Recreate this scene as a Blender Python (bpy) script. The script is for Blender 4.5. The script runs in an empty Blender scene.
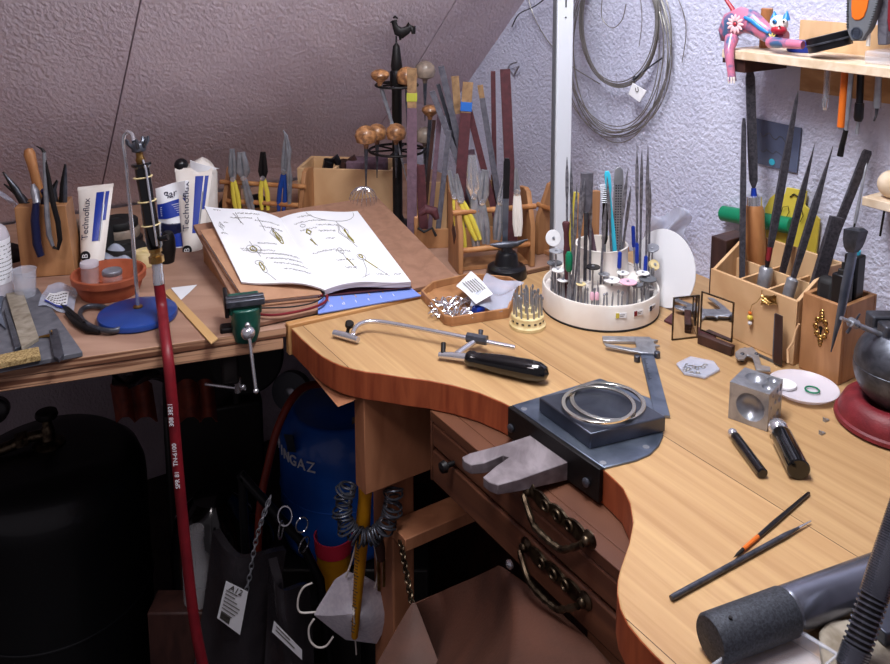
import bpy, bmesh, math, random
from mathutils import Vector, Matrix, Quaternion
C = bpy.context.scene.collection
SC = bpy.context.scene
PI = math.pi
random.seed(7)
V = Vector
# ------------------------------------------------------------------ camera
F_PX, PITCH, PPY, CAM_Z = 840.0, math.radians(8.7), 83.0, 1.35
cd = bpy.data.cameras.new('camera'); cam = bpy.data.objects.new('camera', cd); C.objects.link(cam)
cam.location = (0, 0, CAM_Z); cam.rotation_euler = (PI/2 - PITCH, 0, 0)
cd.sensor_width = 36; cd.lens = 36*F_PX/890; cd.shift_y = -(332-PPY)/890; cd.clip_start = 0.02
SC.camera = cam
SC.view_settings.view_transform = 'Standard'; SC.view_settings.look = 'None'
SC.view_settings.gamma = 1; SC.view_settings.use_curve_mapping = False
SC.view_settings.exposure = 0.0
# ------------------------------------------------------------------ world and light
w = bpy.data.worlds.new('room_air'); SC.world = w; w.use_nodes = True
w.node_tree.nodes['Background'].inputs[0].default_value = (0.62, 0.55, 0.62, 1)
w.node_tree.nodes['Background'].inputs[1].default_value = 0.30
def area_light(name, loc, target, sx, sy, power, col):
    d = bpy.data.lights.new(name, 'AREA'); d.shape = 'RECTANGLE'; d.size = sx; d.size_y = sy
    d.energy = power; d.color = col
    o = bpy.data.objects.new(name, d); C.objects.link(o); o.location = loc
    o.rotation_euler = (V(target)-V(loc)).to_track_quat('-Z', 'Y').to_euler()
    return o
area_light('bench_lamp_light', (0.10, 0.80, 1.74), (0.12, 0.85, 0.9), 0.16, 0.62, 15.5, (0.93, 0.96, 1.0))
area_light('room_light', (-0.45, 0.25, 2.15), (-0.4, 1.2, 1.0), 0.5, 0.5, 19.0, (1.0, 0.90, 0.92))
# ------------------------------------------------------------------ pixel rays to places in the room
def ray(x, y):
    a = (x-445)/F_PX; b = -(y-PPY)/F_PX
    return V((a, math.cos(PITCH)+b*math.sin(PITCH), -math.sin(PITCH)+b*math.cos(PITCH)))
CP = V((0, 0, CAM_Z))
def onz(x, y, z):
    d = ray(x, y); return CP + d*((z-CAM_Z)/d.z)
def ony(x, y, Y):
    d = ray(x, y); return CP + d*(Y/d.y)
def onp(x, y, p, n):
    d = ray(x, y); return CP + d*((V(p)-CP).dot(n)/d.dot(n))
TOP = 0.90
def B(x, y, h=0.0): return onz(x, y, TOP+h)
U = V((-.545, .8384, 0)).normalized(); N = V((U.y, -U.x, 0))          # along the gable wall, into the gable wall
WP = onz(683, 301, TOP) + N*0.094
def W(x, y, off=0.0): return onp(x, y, WP - N*off, N)               # on the gable wall
def frame(loc, xd, zd=(0, 0, 1)):
    z = V(zd).normalized(); x = V(xd); x = (x - z*x.dot(z)).normalized(); y = z.cross(x)
    m = Matrix((x, y, z)).transposed().to_4x4(); m.translation = V(loc); return m
def axis(p, q, hint=(0.3, -1, 0.1)):                                 # z axis from p to q, x axis near hint
    z = (V(q)-V(p)).normalized(); x = V(hint); x = (x - z*x.dot(z)).normalized(); y = z.cross(x)
    m = Matrix((x, y, z)).transposed().to_4x4(); m.translation = V(p); return m
# ------------------------------------------------------------------ mesh builder
class MB:
    def __init__(s, M=None): s.v = []; s.f = []; s.mi = []; s.M = M; s.k = 0
    def add(s, vs, fs):
        o = len(s.v)
        s.v += [(s.M @ V(p)) if s.M else V(p) for p in vs]
        s.f += [[i+o for i in f] for f in fs]; s.mi += [s.k]*len(fs); return s
    def box(s, x0, x1, y0, y1, z0, z1):
        vs = [(x, y, z) for z in (z0, z1) for y in (y0, y1) for x in (x0, x1)]
        return s.add(vs, [[0,2,3,1],[4,5,7,6],[0,1,5,4],[2,6,7,3],[0,4,6,2],[1,3,7,5]])
    def hexa(s, b, t):                                                # four bottom and four top corners
        return s.add(list(b)+list(t), [[3,2,1,0],[4,5,6,7],[0,1,5,4],[1,2,6,5],[2,3,7,6],[3,0,4,7]])
    def prism(s, poly, z0, z1, side_k=None):
        n = len(poly); a = [(p[0], p[1], z0) for p in poly]; b = [(p[0], p[1], z1) for p in poly]
        area = sum(poly[i][0]*poly[(i+1) % n][1]-poly[(i+1) % n][0]*poly[i][1] for i in range(n))
        if area < 0: a = a[::-1]; b = b[::-1]
        s.add(a+b, [list(range(n))[::-1], list(range(n, 2*n))])
        s.f += [[x+len(s.v)-2*n for x in (i, (i+1) % n, n+(i+1) % n, n+i)] for i in range(n)]
        s.mi += [s.k if side_k is None else side_k]*n; return s
    def tube(s, pts, r, n=8, caps=True, flat=1.0, hint=None):
        pts = [V(p) for p in pts]; m = len(pts)
        rs = r if isinstance(r, (list, tuple)) else [r]*m
        t0 = (pts[1]-pts[0]).normalized()
        x = V(hint) if hint is not None else (V((0, 0, 1)) if abs(t0.z) < .9 else V((1, 0, 0)))
        vs = []
        for i in range(m):
            t = (pts[min(i+1, m-1)]-pts[max(i-1, 0)])
            t = t.normalized() if t.length > 1e-9 else t0
            x = (x - t*x.dot(t));
            if x.length < 1e-6: x = t.orthogonal()
            x.normalize(); y = t.cross(x)
            for j in range(n):
                a = 2*PI*j/n; vs.append(pts[i] + x*(math.cos(a)*rs[i]) + y*(math.sin(a)*rs[i]*flat))
        fs = [[i*n+j, i*n+(j+1) % n, (i+1)*n+(j+1) % n, (i+1)*n+j] for i in range(m-1) for j in range(n)]
        if caps: fs += [list(range(n))[::-1], [(m-1)*n+j for j in range(n)]]
        return s.add(vs, fs)
    def lathe(s, prof, n=24, M=None, sx=1.0, sy=1.0):
        vs = []
        for r, z in prof:
            for j in range(n):
                a = 2*PI*j/n; p = V((r*math.cos(a)*sx, r*math.sin(a)*sy, z)); vs.append(M @ p if M else p)
        m = len(prof)
        fs = [[i*n+j, i*n+(j+1) % n, (i+1)*n+(j+1) % n, (i+1)*n+j] for i in range(m-1) for j in range(n)]
        if prof[0][0] > 1e-6: fs.append(list(range(n))[::-1])
        if prof[-1][0] > 1e-6: fs.append([(m-1)*n+j for j in range(n)])
        return s.add(vs, fs)
    def ball(s, c, r, sc=(1, 1, 1), n=16, M=None):
        k = n//2
        prof = [(max(1e-7, math.sin(PI*i/k)), -math.cos(PI*i/k)) for i in range(k+1)]
        vs = []
        for a, z in prof:
            for j in range(n):
                t = 2*PI*j/n; p = V((a*math.cos(t)*r*sc[0], a*math.sin(t)*r*sc[1], z*r*sc[2]))
                vs.append(V(c) + (M @ p if M else p))
        return s.add(vs, [[i*n+j, i*n+(j+1) % n, (i+1)*n+(j+1) % n, (i+1)*n+j] for i in range(k) for j in range(n)])
    def torus(s, c, R, r, n=32, m=8, M=None, a0=0, a1=2*PI, sx=1, sy=1, hz=1):
        full = abs(a1-a0-2*PI) < 1e-4; k = n if full else n+1; vs = []
        for i in range(k):
            t = a0+(a1-a0)*i/n
            for j in range(m):
                q = 2*PI*j/m; p = V(((R+r*math.cos(q))*math.cos(t)*sx, (R+r*math.cos(q))*math.sin(t)*sy, r*hz*math.sin(q)))
                vs.append(V(c) + (M @ p if M else p))
        fs = [[i*m+j, ((i+1) % k)*m+j, ((i+1) % k)*m+(j+1) % m, i*m+(j+1) % m] for i in range(n if full else k-1) for j in range(m)]
        if not full: fs += [list(range(m)), [(k-1)*m+j for j in range(m)][::-1]]
        return s.add(vs, fs)
    def sheet(s, fn, nu, nv, th=0.0):                                 # fn(u,v) -> point ; th gives it thickness along its normal
        g = [[V(fn(i/nu, j/nv)) for j in range(nv+1)] for i in range(nu+1)]
        vs = [p for r in g for p in r]; q = nv+1
        fs = [[i*q+j, (i+1)*q+j, (i+1)*q+j+1, i*q+j+1] for i in range(nu) for j in range(nv)]
        if th:
            o = len(vs); lo = []
            for i in range(nu+1):
                for j in range(nv+1):
                    a = g[min(i+1, nu)][j]-g[max(i-1, 0)][j]; b = g[i][min(j+1, nv)]-g[i][max(j-1, 0)]
                    c = a.cross(b); lo.append(g[i][j]-(c.normalized() if c.length > 1e-12 else V((0, 0, 1)))*th)
            vs += lo; fs += [[x+o for x in f[::-1]] for f in fs]
            e = [i*q for i in range(nu+1)] + [nu*q+j for j in range(1, nv+1)] + [i*q+nv for i in range(nu-1, -1, -1)] + [j for j in range(nv-1, 0, -1)]
            fs += [[e[k], e[k-1], e[k-1]+o, e[k]+o] for k in range(len(e))]
        return s.add(vs, fs)
def spl(q, k=6):
    out = []
    for i in range(len(q)-1):
        p0 = q[max(i-1, 0)]; p1 = q[i]; p2 = q[i+1]; p3 = q[min(i+2, len(q)-1)]
        for j in range(k):
            u_ = j/k; out.append(.5*((2*p1)+(p2-p0)*u_+(2*p0-5*p1+4*p2-p3)*u_*u_+(3*p1-p0-3*p2+p3)*u_**3))
    out.append(q[-1]); return out
def wmat(o):
    m = Matrix.Identity(4)
    while o: m = o.matrix_basis @ m; o = o.parent
    return m
def link_mesh(me, name, mat, parent=None, bevel=0, smooth=40, seg=2):
    for mm in (mat if isinstance(mat, (list, tuple)) else [mat]): me.materials.append(mm)
    me.name = name
    o = bpy.data.objects.new(name, me); C.objects.link(o)
    if parent: o.parent = parent
    if smooth:
        me.polygons.foreach_set('use_smooth', [True]*len(me.polygons)); me.set_sharp_from_angle(angle=math.radians(smooth))
    if bevel:
        b = o.modifiers.new('bevel', 'BEVEL'); b.width = bevel; b.segments = seg; b.limit_method = 'ANGLE'; b.angle_limit = math.radians(35)
        b.harden_normals = False
    return o
def mk(mb, name, mat, parent=None, world=False, bevel=0, smooth=40, label=None, seg=2):
    vs = mb.v
    if world and parent:
        mi = wmat(parent).inverted(); vs = [mi @ p for p in vs]
    me = bpy.data.meshes.new(name); me.from_pydata(vs, [], mb.f); 
    if any(mb.mi): me.polygons.foreach_set('material_index', mb.mi)
    me.update()
    o = link_mesh(me, name, mat, parent, bevel, smooth, seg)
    if label: o['label'] = label
    return o
def tag(o, label, cat, group=None, kind=None):
    o['label'] = label; o['category'] = cat
    if group: o['group'] = group
    if kind: o['kind'] = kind
    return o
def thing(name, label, cat, M=None, group=None):
    o = bpy.data.objects.new(name, None); C.objects.link(o); o.empty_display_size = .02
    if M is not None:
        o.matrix_basis = M if isinstance(M, Matrix) else Matrix.Translation(V(M))
    return tag(o, label, cat, group)
def solo(mb, name, mat, label, cat, group=None, bevel=0, smooth=40, kind=None, seg=2):   # a thing that is one mesh, origin at its base
    xs = [p.x for p in mb.v]; ys = [p.y for p in mb.v]; zs = [p.z for p in mb.v]
    c = V(((min(xs)+max(xs))/2, (min(ys)+max(ys))/2, min(zs)))
    mb.v = [p-c for p in mb.v]
    o = mk(mb, name, mat, None, False, bevel, smooth, seg=seg); o.location = c
    return tag(o, label, cat, group, kind)
def struct(mb, name, mat, bevel=0, smooth=40):
    o = mk(mb, name, mat, None, False, bevel, smooth); o['kind'] = 'structure'; return o
def text(body, name, mat, parent, M, size, depth=0.0002, world=True, align='CENTER', sx=1.0, label=None, shear=0):
    cu = bpy.data.curves.new('t', 'FONT'); cu.body = body; cu.size = size; cu.extrude = depth; cu.align_x = align; cu.align_y = 'CENTER'; cu.shear = shear; cu.resolution_u = 3
    o = bpy.data.objects.new('t', cu); C.objects.link(o); bpy.context.view_layer.update()
    me = bpy.data.meshes.new_from_object(o.evaluated_get(bpy.context.evaluated_depsgraph_get()))
    C.objects.unlink(o); bpy.data.objects.remove(o)
    me.materials.clear()
    T = (wmat(parent).inverted() if (world and parent) else Matrix.Identity(4)) @ M @ Matrix.Diagonal((sx, 1, 1, 1))
    me.transform(T)
    q = link_mesh(me, name, mat, parent, smooth=0)
    if label: q['label'] = label
    return q
def boolcut(o, cutters):                                              # real cavities: cut, keep the result, drop the tools
    for c in cutters:
        m = o.modifiers.new('b', 'BOOLEAN'); m.operation = 'DIFFERENCE'; m.object = c; m.solver = 'EXACT'
    bpy.context.view_layer.update()
    me = bpy.data.meshes.new_from_object(o.evaluated_get(bpy.context.evaluated_depsgraph_get()))
    o.modifiers.clear(); o.data = me
    for c in cutters: bpy.data.objects.remove(c)
    me.polygons.foreach_set('use_smooth', [True]*len(me.polygons)); me.set_sharp_from_angle(angle=math.radians(35))
# ------------------------------------------------------------------ materials
def lin(c):
    c = c/255.0
    return c/12.92 if c <= .04045 else ((c+.055)/1.055)**2.4
def rgb(c): return (lin(c[0]), lin(c[1]), lin(c[2]), 1)
def mat(name, col, rough=.5, metal=0.0, col2=None, scale=40, stretch=(1, 1, 1), rot=(0, 0, 0), bump=0, bscale=None, alpha=1, trans=0, coat=0, detail=4, lo=.35, hi=.65, seam=0, seamw=.01, ior=1.45, sub=0, bdist=.001, coords='Object'):
    m = bpy.data.materials.new(name); m.use_nodes = True; nt = m.node_tree; b = nt.nodes['Principled BSDF']; L = nt.links.new
    b.inputs['Base Color'].default_value = rgb(col); b.inputs['Roughness'].default_value = rough; b.inputs['Metallic'].default_value = metal
    b.inputs['Alpha'].default_value = alpha; b.inputs['Transmission Weight'].default_value = trans; b.inputs['Coat Weight'].default_value = coat; b.inputs['IOR'].default_value = ior
    if col2 or bump or seam:
        tc = nt.nodes.new('ShaderNodeTexCoord'); mp = nt.nodes.new('ShaderNodeMapping'); L(tc.outputs[coords], mp.inputs[0])
        mp.inputs['Rotation'].default_value = rot
        m2 = nt.nodes.new('ShaderNodeVectorMath'); m2.operation = 'MULTIPLY'; m2.inputs[1].default_value = stretch; L(mp.outputs[0], m2.inputs[0])
    if col2:
        n = nt.nodes.new('ShaderNodeTexNoise'); n.inputs['Scale'].default_value = scale; n.inputs['Detail'].default_value = detail; n.inputs['Distortion'].default_value = .6
        L(m2.outputs[0], n.inputs['Vector'])
        r = nt.nodes.new('ShaderNodeValToRGB'); r.color_ramp.elements[0].position = lo; r.color_ramp.elements[1].position = hi
        r.color_ramp.elements[0].color = rgb(col2); r.color_ramp.elements[1].color = rgb(col); L(n.outputs[0], r.inputs[0])
        out = r.outputs[0]
        if seam:
            sp = nt.nodes.new('ShaderNodeSeparateXYZ'); L(mp.outputs[0], sp.inputs[0])
            a = nt.nodes.new('ShaderNodeMath'); a.operation = 'DIVIDE'; a.inputs[1].default_value = seam; L(sp.outputs[1], a.inputs[0])
            f = nt.nodes.new('ShaderNodeMath'); f.operation = 'FRACT'; L(a.outputs[0], f.inputs[0])
            g = nt.nodes.new('ShaderNodeMath'); g.operation = 'LESS_THAN'; g.inputs[1].default_value = seamw; L(f.outputs[0], g.inputs[0])
            fl = nt.nodes.new('ShaderNodeMath'); fl.operation = 'FLOOR'; L(a.outputs[0], fl.inputs[0])
            wn = nt.nodes.new('ShaderNodeTexWhiteNoise'); wn.noise_dimensions = '1D'; L(fl.outputs[0], wn.inputs['W'])
            hs = nt.nodes.new('ShaderNodeHueSaturation'); L(out, hs.inputs['Color'])
            mr = nt.nodes.new('ShaderNodeMapRange'); mr.inputs[3].default_value = .86; mr.inputs[4].default_value = 1.08; L(wn.outputs[0], mr.inputs[0]); L(mr.outputs[0], hs.inputs['Value'])
            mx = nt.nodes.new('ShaderNodeMix'); mx.data_type = 'RGBA'; L(g.outputs[0], mx.inputs[0]); L(hs.outputs[0], mx.inputs[6]); mx.inputs[7].default_value = rgb((70, 40, 22)); out = mx.outputs[2]
        L(out, b.inputs['Base Color'])
    if bump:
        n2 = nt.nodes.new('ShaderNodeTexNoise'); n2.inputs['Scale'].default_value = bscale or scale; n2.inputs['Detail'].default_value = 3
        L(m2.outputs[0], n2.inputs['Vector'])
        bp = nt.nodes.new('ShaderNodeBump'); bp.inputs['Strength'].default_value = bump; bp.inputs['Distance'].default_value = bdist
        L(n2.outputs[0], bp.inputs['Height']); L(bp.outputs[0], b.inputs['Normal'])
    return m
aU = math.atan2(U.y, U.x)
M_ = {}
def mm(key, *a, **k): M_[key] = mat(key, *a, **k); return M_[key]
mm('gable_plaster', (204, 205, 226), .9, col2=(192, 193, 216), scale=9, bump=.9, bscale=190, bdist=.004)
mm('slope_plaster', (228, 214, 222), .9, col2=(208, 192, 202), scale=6, bump=.9, bscale=210, bdist=.003, stretch=(1, .55, .55))
mm('dark_floor', (60, 50, 46), .8, col2=(40, 34, 32), scale=8)
mm('bench_wood', (198, 160, 114), .42, col2=(174, 134, 92), scale=34, stretch=(.12, 3.2, 1), rot=(0, 0, -aU), detail=8, lo=.3, hi=.7, bump=.12, bscale=60, seam=.19, seamw=.004)
mm('bench_edge', (172, 88, 52), .5, col2=(138, 62, 36), scale=90, stretch=(1, 1, .12), detail=5, bump=.1)
mm('lip_wood', (206, 158, 104), .5, col2=(178, 128, 78), scale=30, stretch=(.2, .2, 1), bump=.1)
mm('ply_wood', (176, 140, 120), .6, col2=(146, 110, 92), scale=16, stretch=(.35, 1.6, 1), detail=7, bump=.15)
mm('ply_edge', (196, 150, 118), .6, col2=(110, 70, 50), scale=150, stretch=(.02, .02, 1), detail=2, lo=.42, hi=.52)
mm('drawer_wood', (114, 72, 50), .5, col2=(84, 50, 36), scale=26, stretch=(.25, .25, 2.4), rot=(0, 0, 0), detail=7, bump=.12)
mm('leg_wood', (176, 118, 84), .6, col2=(152, 98, 68), scale=40, stretch=(1, 1, .3), detail=5, bump=.1)
mm('rack_wood', (182, 132, 90), .5, col2=(146, 100, 64), scale=45, stretch=(1, 1, .22), detail=5, bump=.1)
mm('pale_wood', (216, 178, 136), .55, col2=(194, 152, 110), scale=45, stretch=(.25, 1, .25), detail=5, bump=.1)
mm('plane_wood', (190, 150, 108), .55, col2=(164, 122, 82), scale=40, stretch=(.2, 1, 2), detail=5, bump=.1)
mm('light_ply_edge', (226, 206, 184), .6, col2=(205, 180, 150), scale=60)
mm('handle_wood', (184, 130, 82), .45, col2=(156, 100, 58), scale=60, stretch=(1, 1, .2), coat=.3)
mm('bulb_wood', (186, 132, 86), .4, col2=(108, 70, 44), scale=120, detail=5, coat=.3)
mm('grey_wood', (150, 132, 118), .5, col2=(110, 96, 86), scale=60, coat=.2)
mm('dark_wood', (70, 42, 36), .5, col2=(48, 28, 25), scale=50, stretch=(1, 1, .3))
mm('steel', (176, 178, 186), .32, .65, col2=(146, 148, 156), scale=60, bump=.05)
mm('chrome', (215, 215, 222), .14, .8)
mm('needle_steel', (150, 150, 160), .38, .6, col2=(100, 100, 110), scale=120)
mm('dark_steel', (92, 94, 104), .38, .6, col2=(64, 66, 74), scale=90, bump=.1)
mm('grip_steel', (74, 76, 84), .6, .5, col2=(50, 52, 58), scale=600, bump=.3, bscale=1500, bdist=.0005)
mm('bar_steel', (136, 138, 150), .26, .85, col2=(104, 106, 118), scale=30)
mm('block_steel', (96, 100, 112), .36, .85, col2=(72, 76, 88), scale=28, bump=.1, detail=6)
mm('plate_steel', (140, 150, 168), .38, .9, col2=(96, 106, 124), scale=24, bump=.1, detail=7)
mm('file_steel', (92, 90, 98), .45, .6, col2=(66, 64, 72), scale=300, bump=.35, bscale=900, bdist=.0005)
mm('black_iron', (22, 20, 22), .5, .5, col2=(34, 30, 30), scale=60, bump=.1)
mm('black_plastic', (18, 18, 22), .3)
mm('black_gloss', (8, 8, 10), .12, coat=.6)
mm('rubber', (26, 24, 26), .7)
mm('brass', (196, 160, 98), .3, 1.0, col2=(140, 104, 56), scale=80)
mm('old_brass', (110, 96, 78), .4, 1.0, col2=(50, 40, 32), scale=120)
mm('silver', (240, 234, 218), .22, 1.0)
mm('white_paint', (206, 208, 216), .4)
mm('white_plastic', (238, 232, 226), .4, col2=(226, 216, 208), scale=20)
mm('cream_plastic', (228, 208, 160), .5, col2=(206, 184, 130), scale=60)
mm('paper', (240, 240, 244), .8, col2=(228, 228, 234), scale=10)
mm('paper_edge', (216, 208, 210), .8, col2=(170, 160, 164), scale=500, stretch=(.05, .05, 1))
mm('ink', (70, 66, 60), .8)
mm('pencil', (104, 98, 92), .8)
mm('olive_ink', (150, 140, 60), .8)
mm('kraft', (186, 142, 112), .8, col2=(168, 124, 96), scale=30)
mm('board_brown', (158, 118, 96), .7, col2=(142, 104, 84), scale=60, detail=5, bump=.05)
mm('calendar_blue', (120, 142, 214), .6)
mm('red_rubber', (126, 24, 34), .45, col2=(104, 18, 28), scale=30)
mm('orange_rubber', (140, 50, 34), .5)
mm('terracotta', (176, 92, 60), .75, col2=(150, 72, 46), scale=40, bump=.2)
mm('blue_paint', (28, 64, 140), .35, coat=.3, col2=(22, 52, 118), scale=20)
mm('gas_blue', (26, 92, 190), .35, coat=.3, col2=(22, 78, 166), scale=10, bump=.05)
mm('gas_black', (20, 22, 26), .4, coat=.2)
mm('vise_green', (22, 84, 70), .4, coat=.3, col2=(14, 62, 54), scale=40)
mm('yellow_plastic', (212, 192, 74), .4)
mm('raw_wood', (158, 124, 88), .7, col2=(112, 84, 58), scale=80)
mm('amber_plastic', (214, 150, 20), .4, col2=(196, 130, 14), scale=30)
mm('blue_plastic', (18, 50, 150), .35)
mm('navy_plastic', (18, 24, 60), .4)
mm('turquoise', (60, 190, 220), .4)
mm('green_plastic', (10, 120, 84), .4)
mm('orange_plastic', (214, 106, 30), .4)
mm('pink_plastic', (214, 50, 74), .4)
mm('burgundy', (88, 44, 50), .7, col2=(70, 34, 40), scale=120, bump=.2)
mm('mauve_paper', (112, 86, 100), .75, col2=(92, 70, 82), scale=120, bump=.2)
mm('grey_stick', (98, 96, 106), .6, col2=(74, 72, 82), scale=120, bump=.15)
mm('leather', (80, 46, 33), .65, col2=(60, 34, 24), scale=14, bump=.35, bscale=300, bdist=.001, detail=6)
mm('red_leather', (122, 34, 42), .5, col2=(98, 24, 32), scale=60, bump=.25, bscale=500)
mm('belt_leather', (132, 56, 36), .55, col2=(96, 38, 26), scale=50)
mm('slate', (104, 104, 112), .7, col2=(80, 80, 88), scale=50, bump=.3)
mm('sandstone', (184, 158, 110), .9, col2=(120, 96, 58), scale=420, bump=.5, detail=2)
mm('grey_stone', (158, 148, 134), .9, col2=(120, 108, 92), scale=60, bump=.5, bdist=.003)
mm('pin_wood', (134, 124, 128), .6, col2=(98, 88, 92), scale=60, stretch=(1, .5, 1), bump=.4, bdist=.002)
mm('pink_stone', (226, 178, 196), .7)
mm('white_stone', (226, 224, 226), .7)
mm('grey_rubber', (96, 98, 104), .6)
mm('clear_plastic', (225, 228, 240), .12, alpha=.28)
mm('zip_plastic', (206, 212, 232), .2, alpha=.45, bump=.6, bscale=60, bdist=.004)
mm('frosted', (232, 226, 236), .35, alpha=.62)
mm('glassware', (240, 240, 245), .05, alpha=.22)
mm('dark_bag', (50, 46, 50), .25, alpha=.85, bump=.6, bscale=20, bdist=.01)
mm('mirror', (235, 235, 240), .03, 1.0)
mm('photo_card', (88, 96, 122), .25, col2=(62, 68, 92), scale=14)
mm('mask_white', (226, 222, 230), .8, col2=(206, 202, 214), scale=200)
mm('tub_black', (30, 28, 28), .35)
mm('cork', (190, 150, 100), .8)
mm('wire_metal', (140, 136, 132), .35, .6)
mm('tape_yellow', (168, 168, 62), .5); mm('tape_blue', (40, 100, 180), .5)
mm('bristle', (30, 26, 24), .9); mm('white_bristle', (220, 224, 230), .8)
mm('cat_pink', (196, 112, 140), .35, col2=(64, 96, 136), scale=60, coat=.4, detail=3, lo=.4, hi=.55)
mm('cat_blue', (40, 130, 200), .35, coat=.4); mm('cat_red', (170, 30, 50), .35, coat=.4); mm('cat_white', (235, 225, 220), .4)
mm('petal', (240, 190, 196), .4); mm('petal_yellow', (240, 220, 120), .4)
# ------------------------------------------------------------------ the room
CN = onp(475, 72, WP, N)                                              # a point where sloped ceiling meets gable wall
SLOPE = (U - V((0, 0, math.tan(math.radians(44))))).normalized()      # down the slope, away from the viewer
SN = N.cross(SLOPE).normalized();
if SN.dot(CP-CN) < 0: SN = -SN
def onslope(x, y, off=0): return onp(x, y, CN+SN*off, SN)
def slope_pt(s, z):                                                    # s metres left of the gable wall along the eave
    t = (z-CN.z)/SLOPE.z; return CN + SLOPE*t - N*s
m = MB()
js = [-.02]
for px, py in ((120, 100), (440, 27)):
    q = onslope(px, py); js.append((CN-q).dot(N))
js = sorted(js)+[3.0]
for a, b in zip(js, js[1:]):
    a2 = a+.0012; b2 = b-.0012
    p = [slope_pt(a2, .35), slope_pt(b2, .35), slope_pt(b2, 2.5), slope_pt(a2, 2.5)]
    m.hexa([q-SN*.02 for q in p], p)
struct(m, 'ceiling', M_['slope_plaster'])
m = MB(); p = [slope_pt(-.1, .3)-SN*.03, slope_pt(3, .3)-SN*.03, slope_pt(3, 2.5)-SN*.03, slope_pt(-.1, 2.5)-SN*.03]
m.hexa([q-SN*.02 for q in p], p); struct(m, 'trim_1', M_['dark_wood'])                    # lathing behind the joints
m = MB(); q0 = slope_pt(-.02, .37); q1 = slope_pt(3, .37)
m.hexa([V((q0.x, q0.y, 0)), V((q1.x, q1.y, 0)), V((q1.x, q1.y, 0))+U*.05, V((q0.x, q0.y, 0))+U*.05], [q0, q1, q1+U*.05, q0+U*.05]); struct(m, 'wall_back', M_['slope_plaster'])
m = MB(); g = WP.copy(); g.z = 0; a = g+U*2.2; b = g-U*2.6
m.hexa([a, b, b+N*.06, a+N*.06], [q+V((0, 0, 2.5)) for q in (a, b, b+N*.06, a+N*.06)]); struct(m, 'wall_right', M_['gable_plaster'])
m = MB(); m.box(-3.2, 2.2, -1.5, 3.2, -.03, 0); struct(m, 'floor', M_['dark_floor'])
# ------------------------------------------------------------------ right workbench with drawers
edge_px = [(291,328),(301,338),(312,348),(322,356),(333,362),(343,366),(354,369),(366,371.5),(379,373),(404,377),(428,380),(453,385),(478,392),(500,401),
           (512,407),(558,438),(604,470),(613,478),(623,488),(630,503),(633,522),(629,543),(620,569),(617.5,580),(617,592),(620,608),(628,624),(640,639),(655,655),(672,671),(700,700)]
edge = [B(*p) for p in edge_px]
lip0 = B(291, 328); lip1 = B(423, 298); LD = (lip1-lip0).normalized(); LN = V((-LD.y, LD.x, 0))
def hit_wall(p, d): return p + d*((WP-p).dot(N)/d.dot(N))
lip_end = hit_wall(lip1, LD)
wallR = lip_end - U*((lip_end-hit_wall(B(890, 700), V((1, .2, 0)).normalized())).dot(U)) 
poly = [(p.x, p.y) for p in edge] + [((wallR-N*.002).x, (wallR-N*.002).y), ((lip_end-N*.002).x, (lip_end-N*.002).y)]
bench = thing('workbench', 'curved pale wood workbench with red-brown front edge and drawers on the right', 'workbench', V((.1, .9, 0)))
m = MB(); m.prism(poly, TOP-.034, TOP, side_k=1)
mk(m, 'tabletop', [M_['bench_wood'], M_['bench_edge']], bench, world=True, bevel=.0015, smooth=30)
m = MB(); a = lip0-LD*.003; b = lip1+LD*.012
m.hexa([a+LN*.001+V((0,0,-.036)), b+LN*.001+V((0,0,-.036)), b+LN*.0125+V((0,0,-.036)), a+LN*.0125+V((0,0,-.036))], [a+LN*.001+V((0,0,.004)), b+LN*.001+V((0,0,.004)), b+LN*.0125+V((0,0,.004)), a+LN*.0125+V((0,0,.004))])
mk(m, 'edge_strip', M_['lip_wood'], bench, world=True, bevel=.0015)
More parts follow.
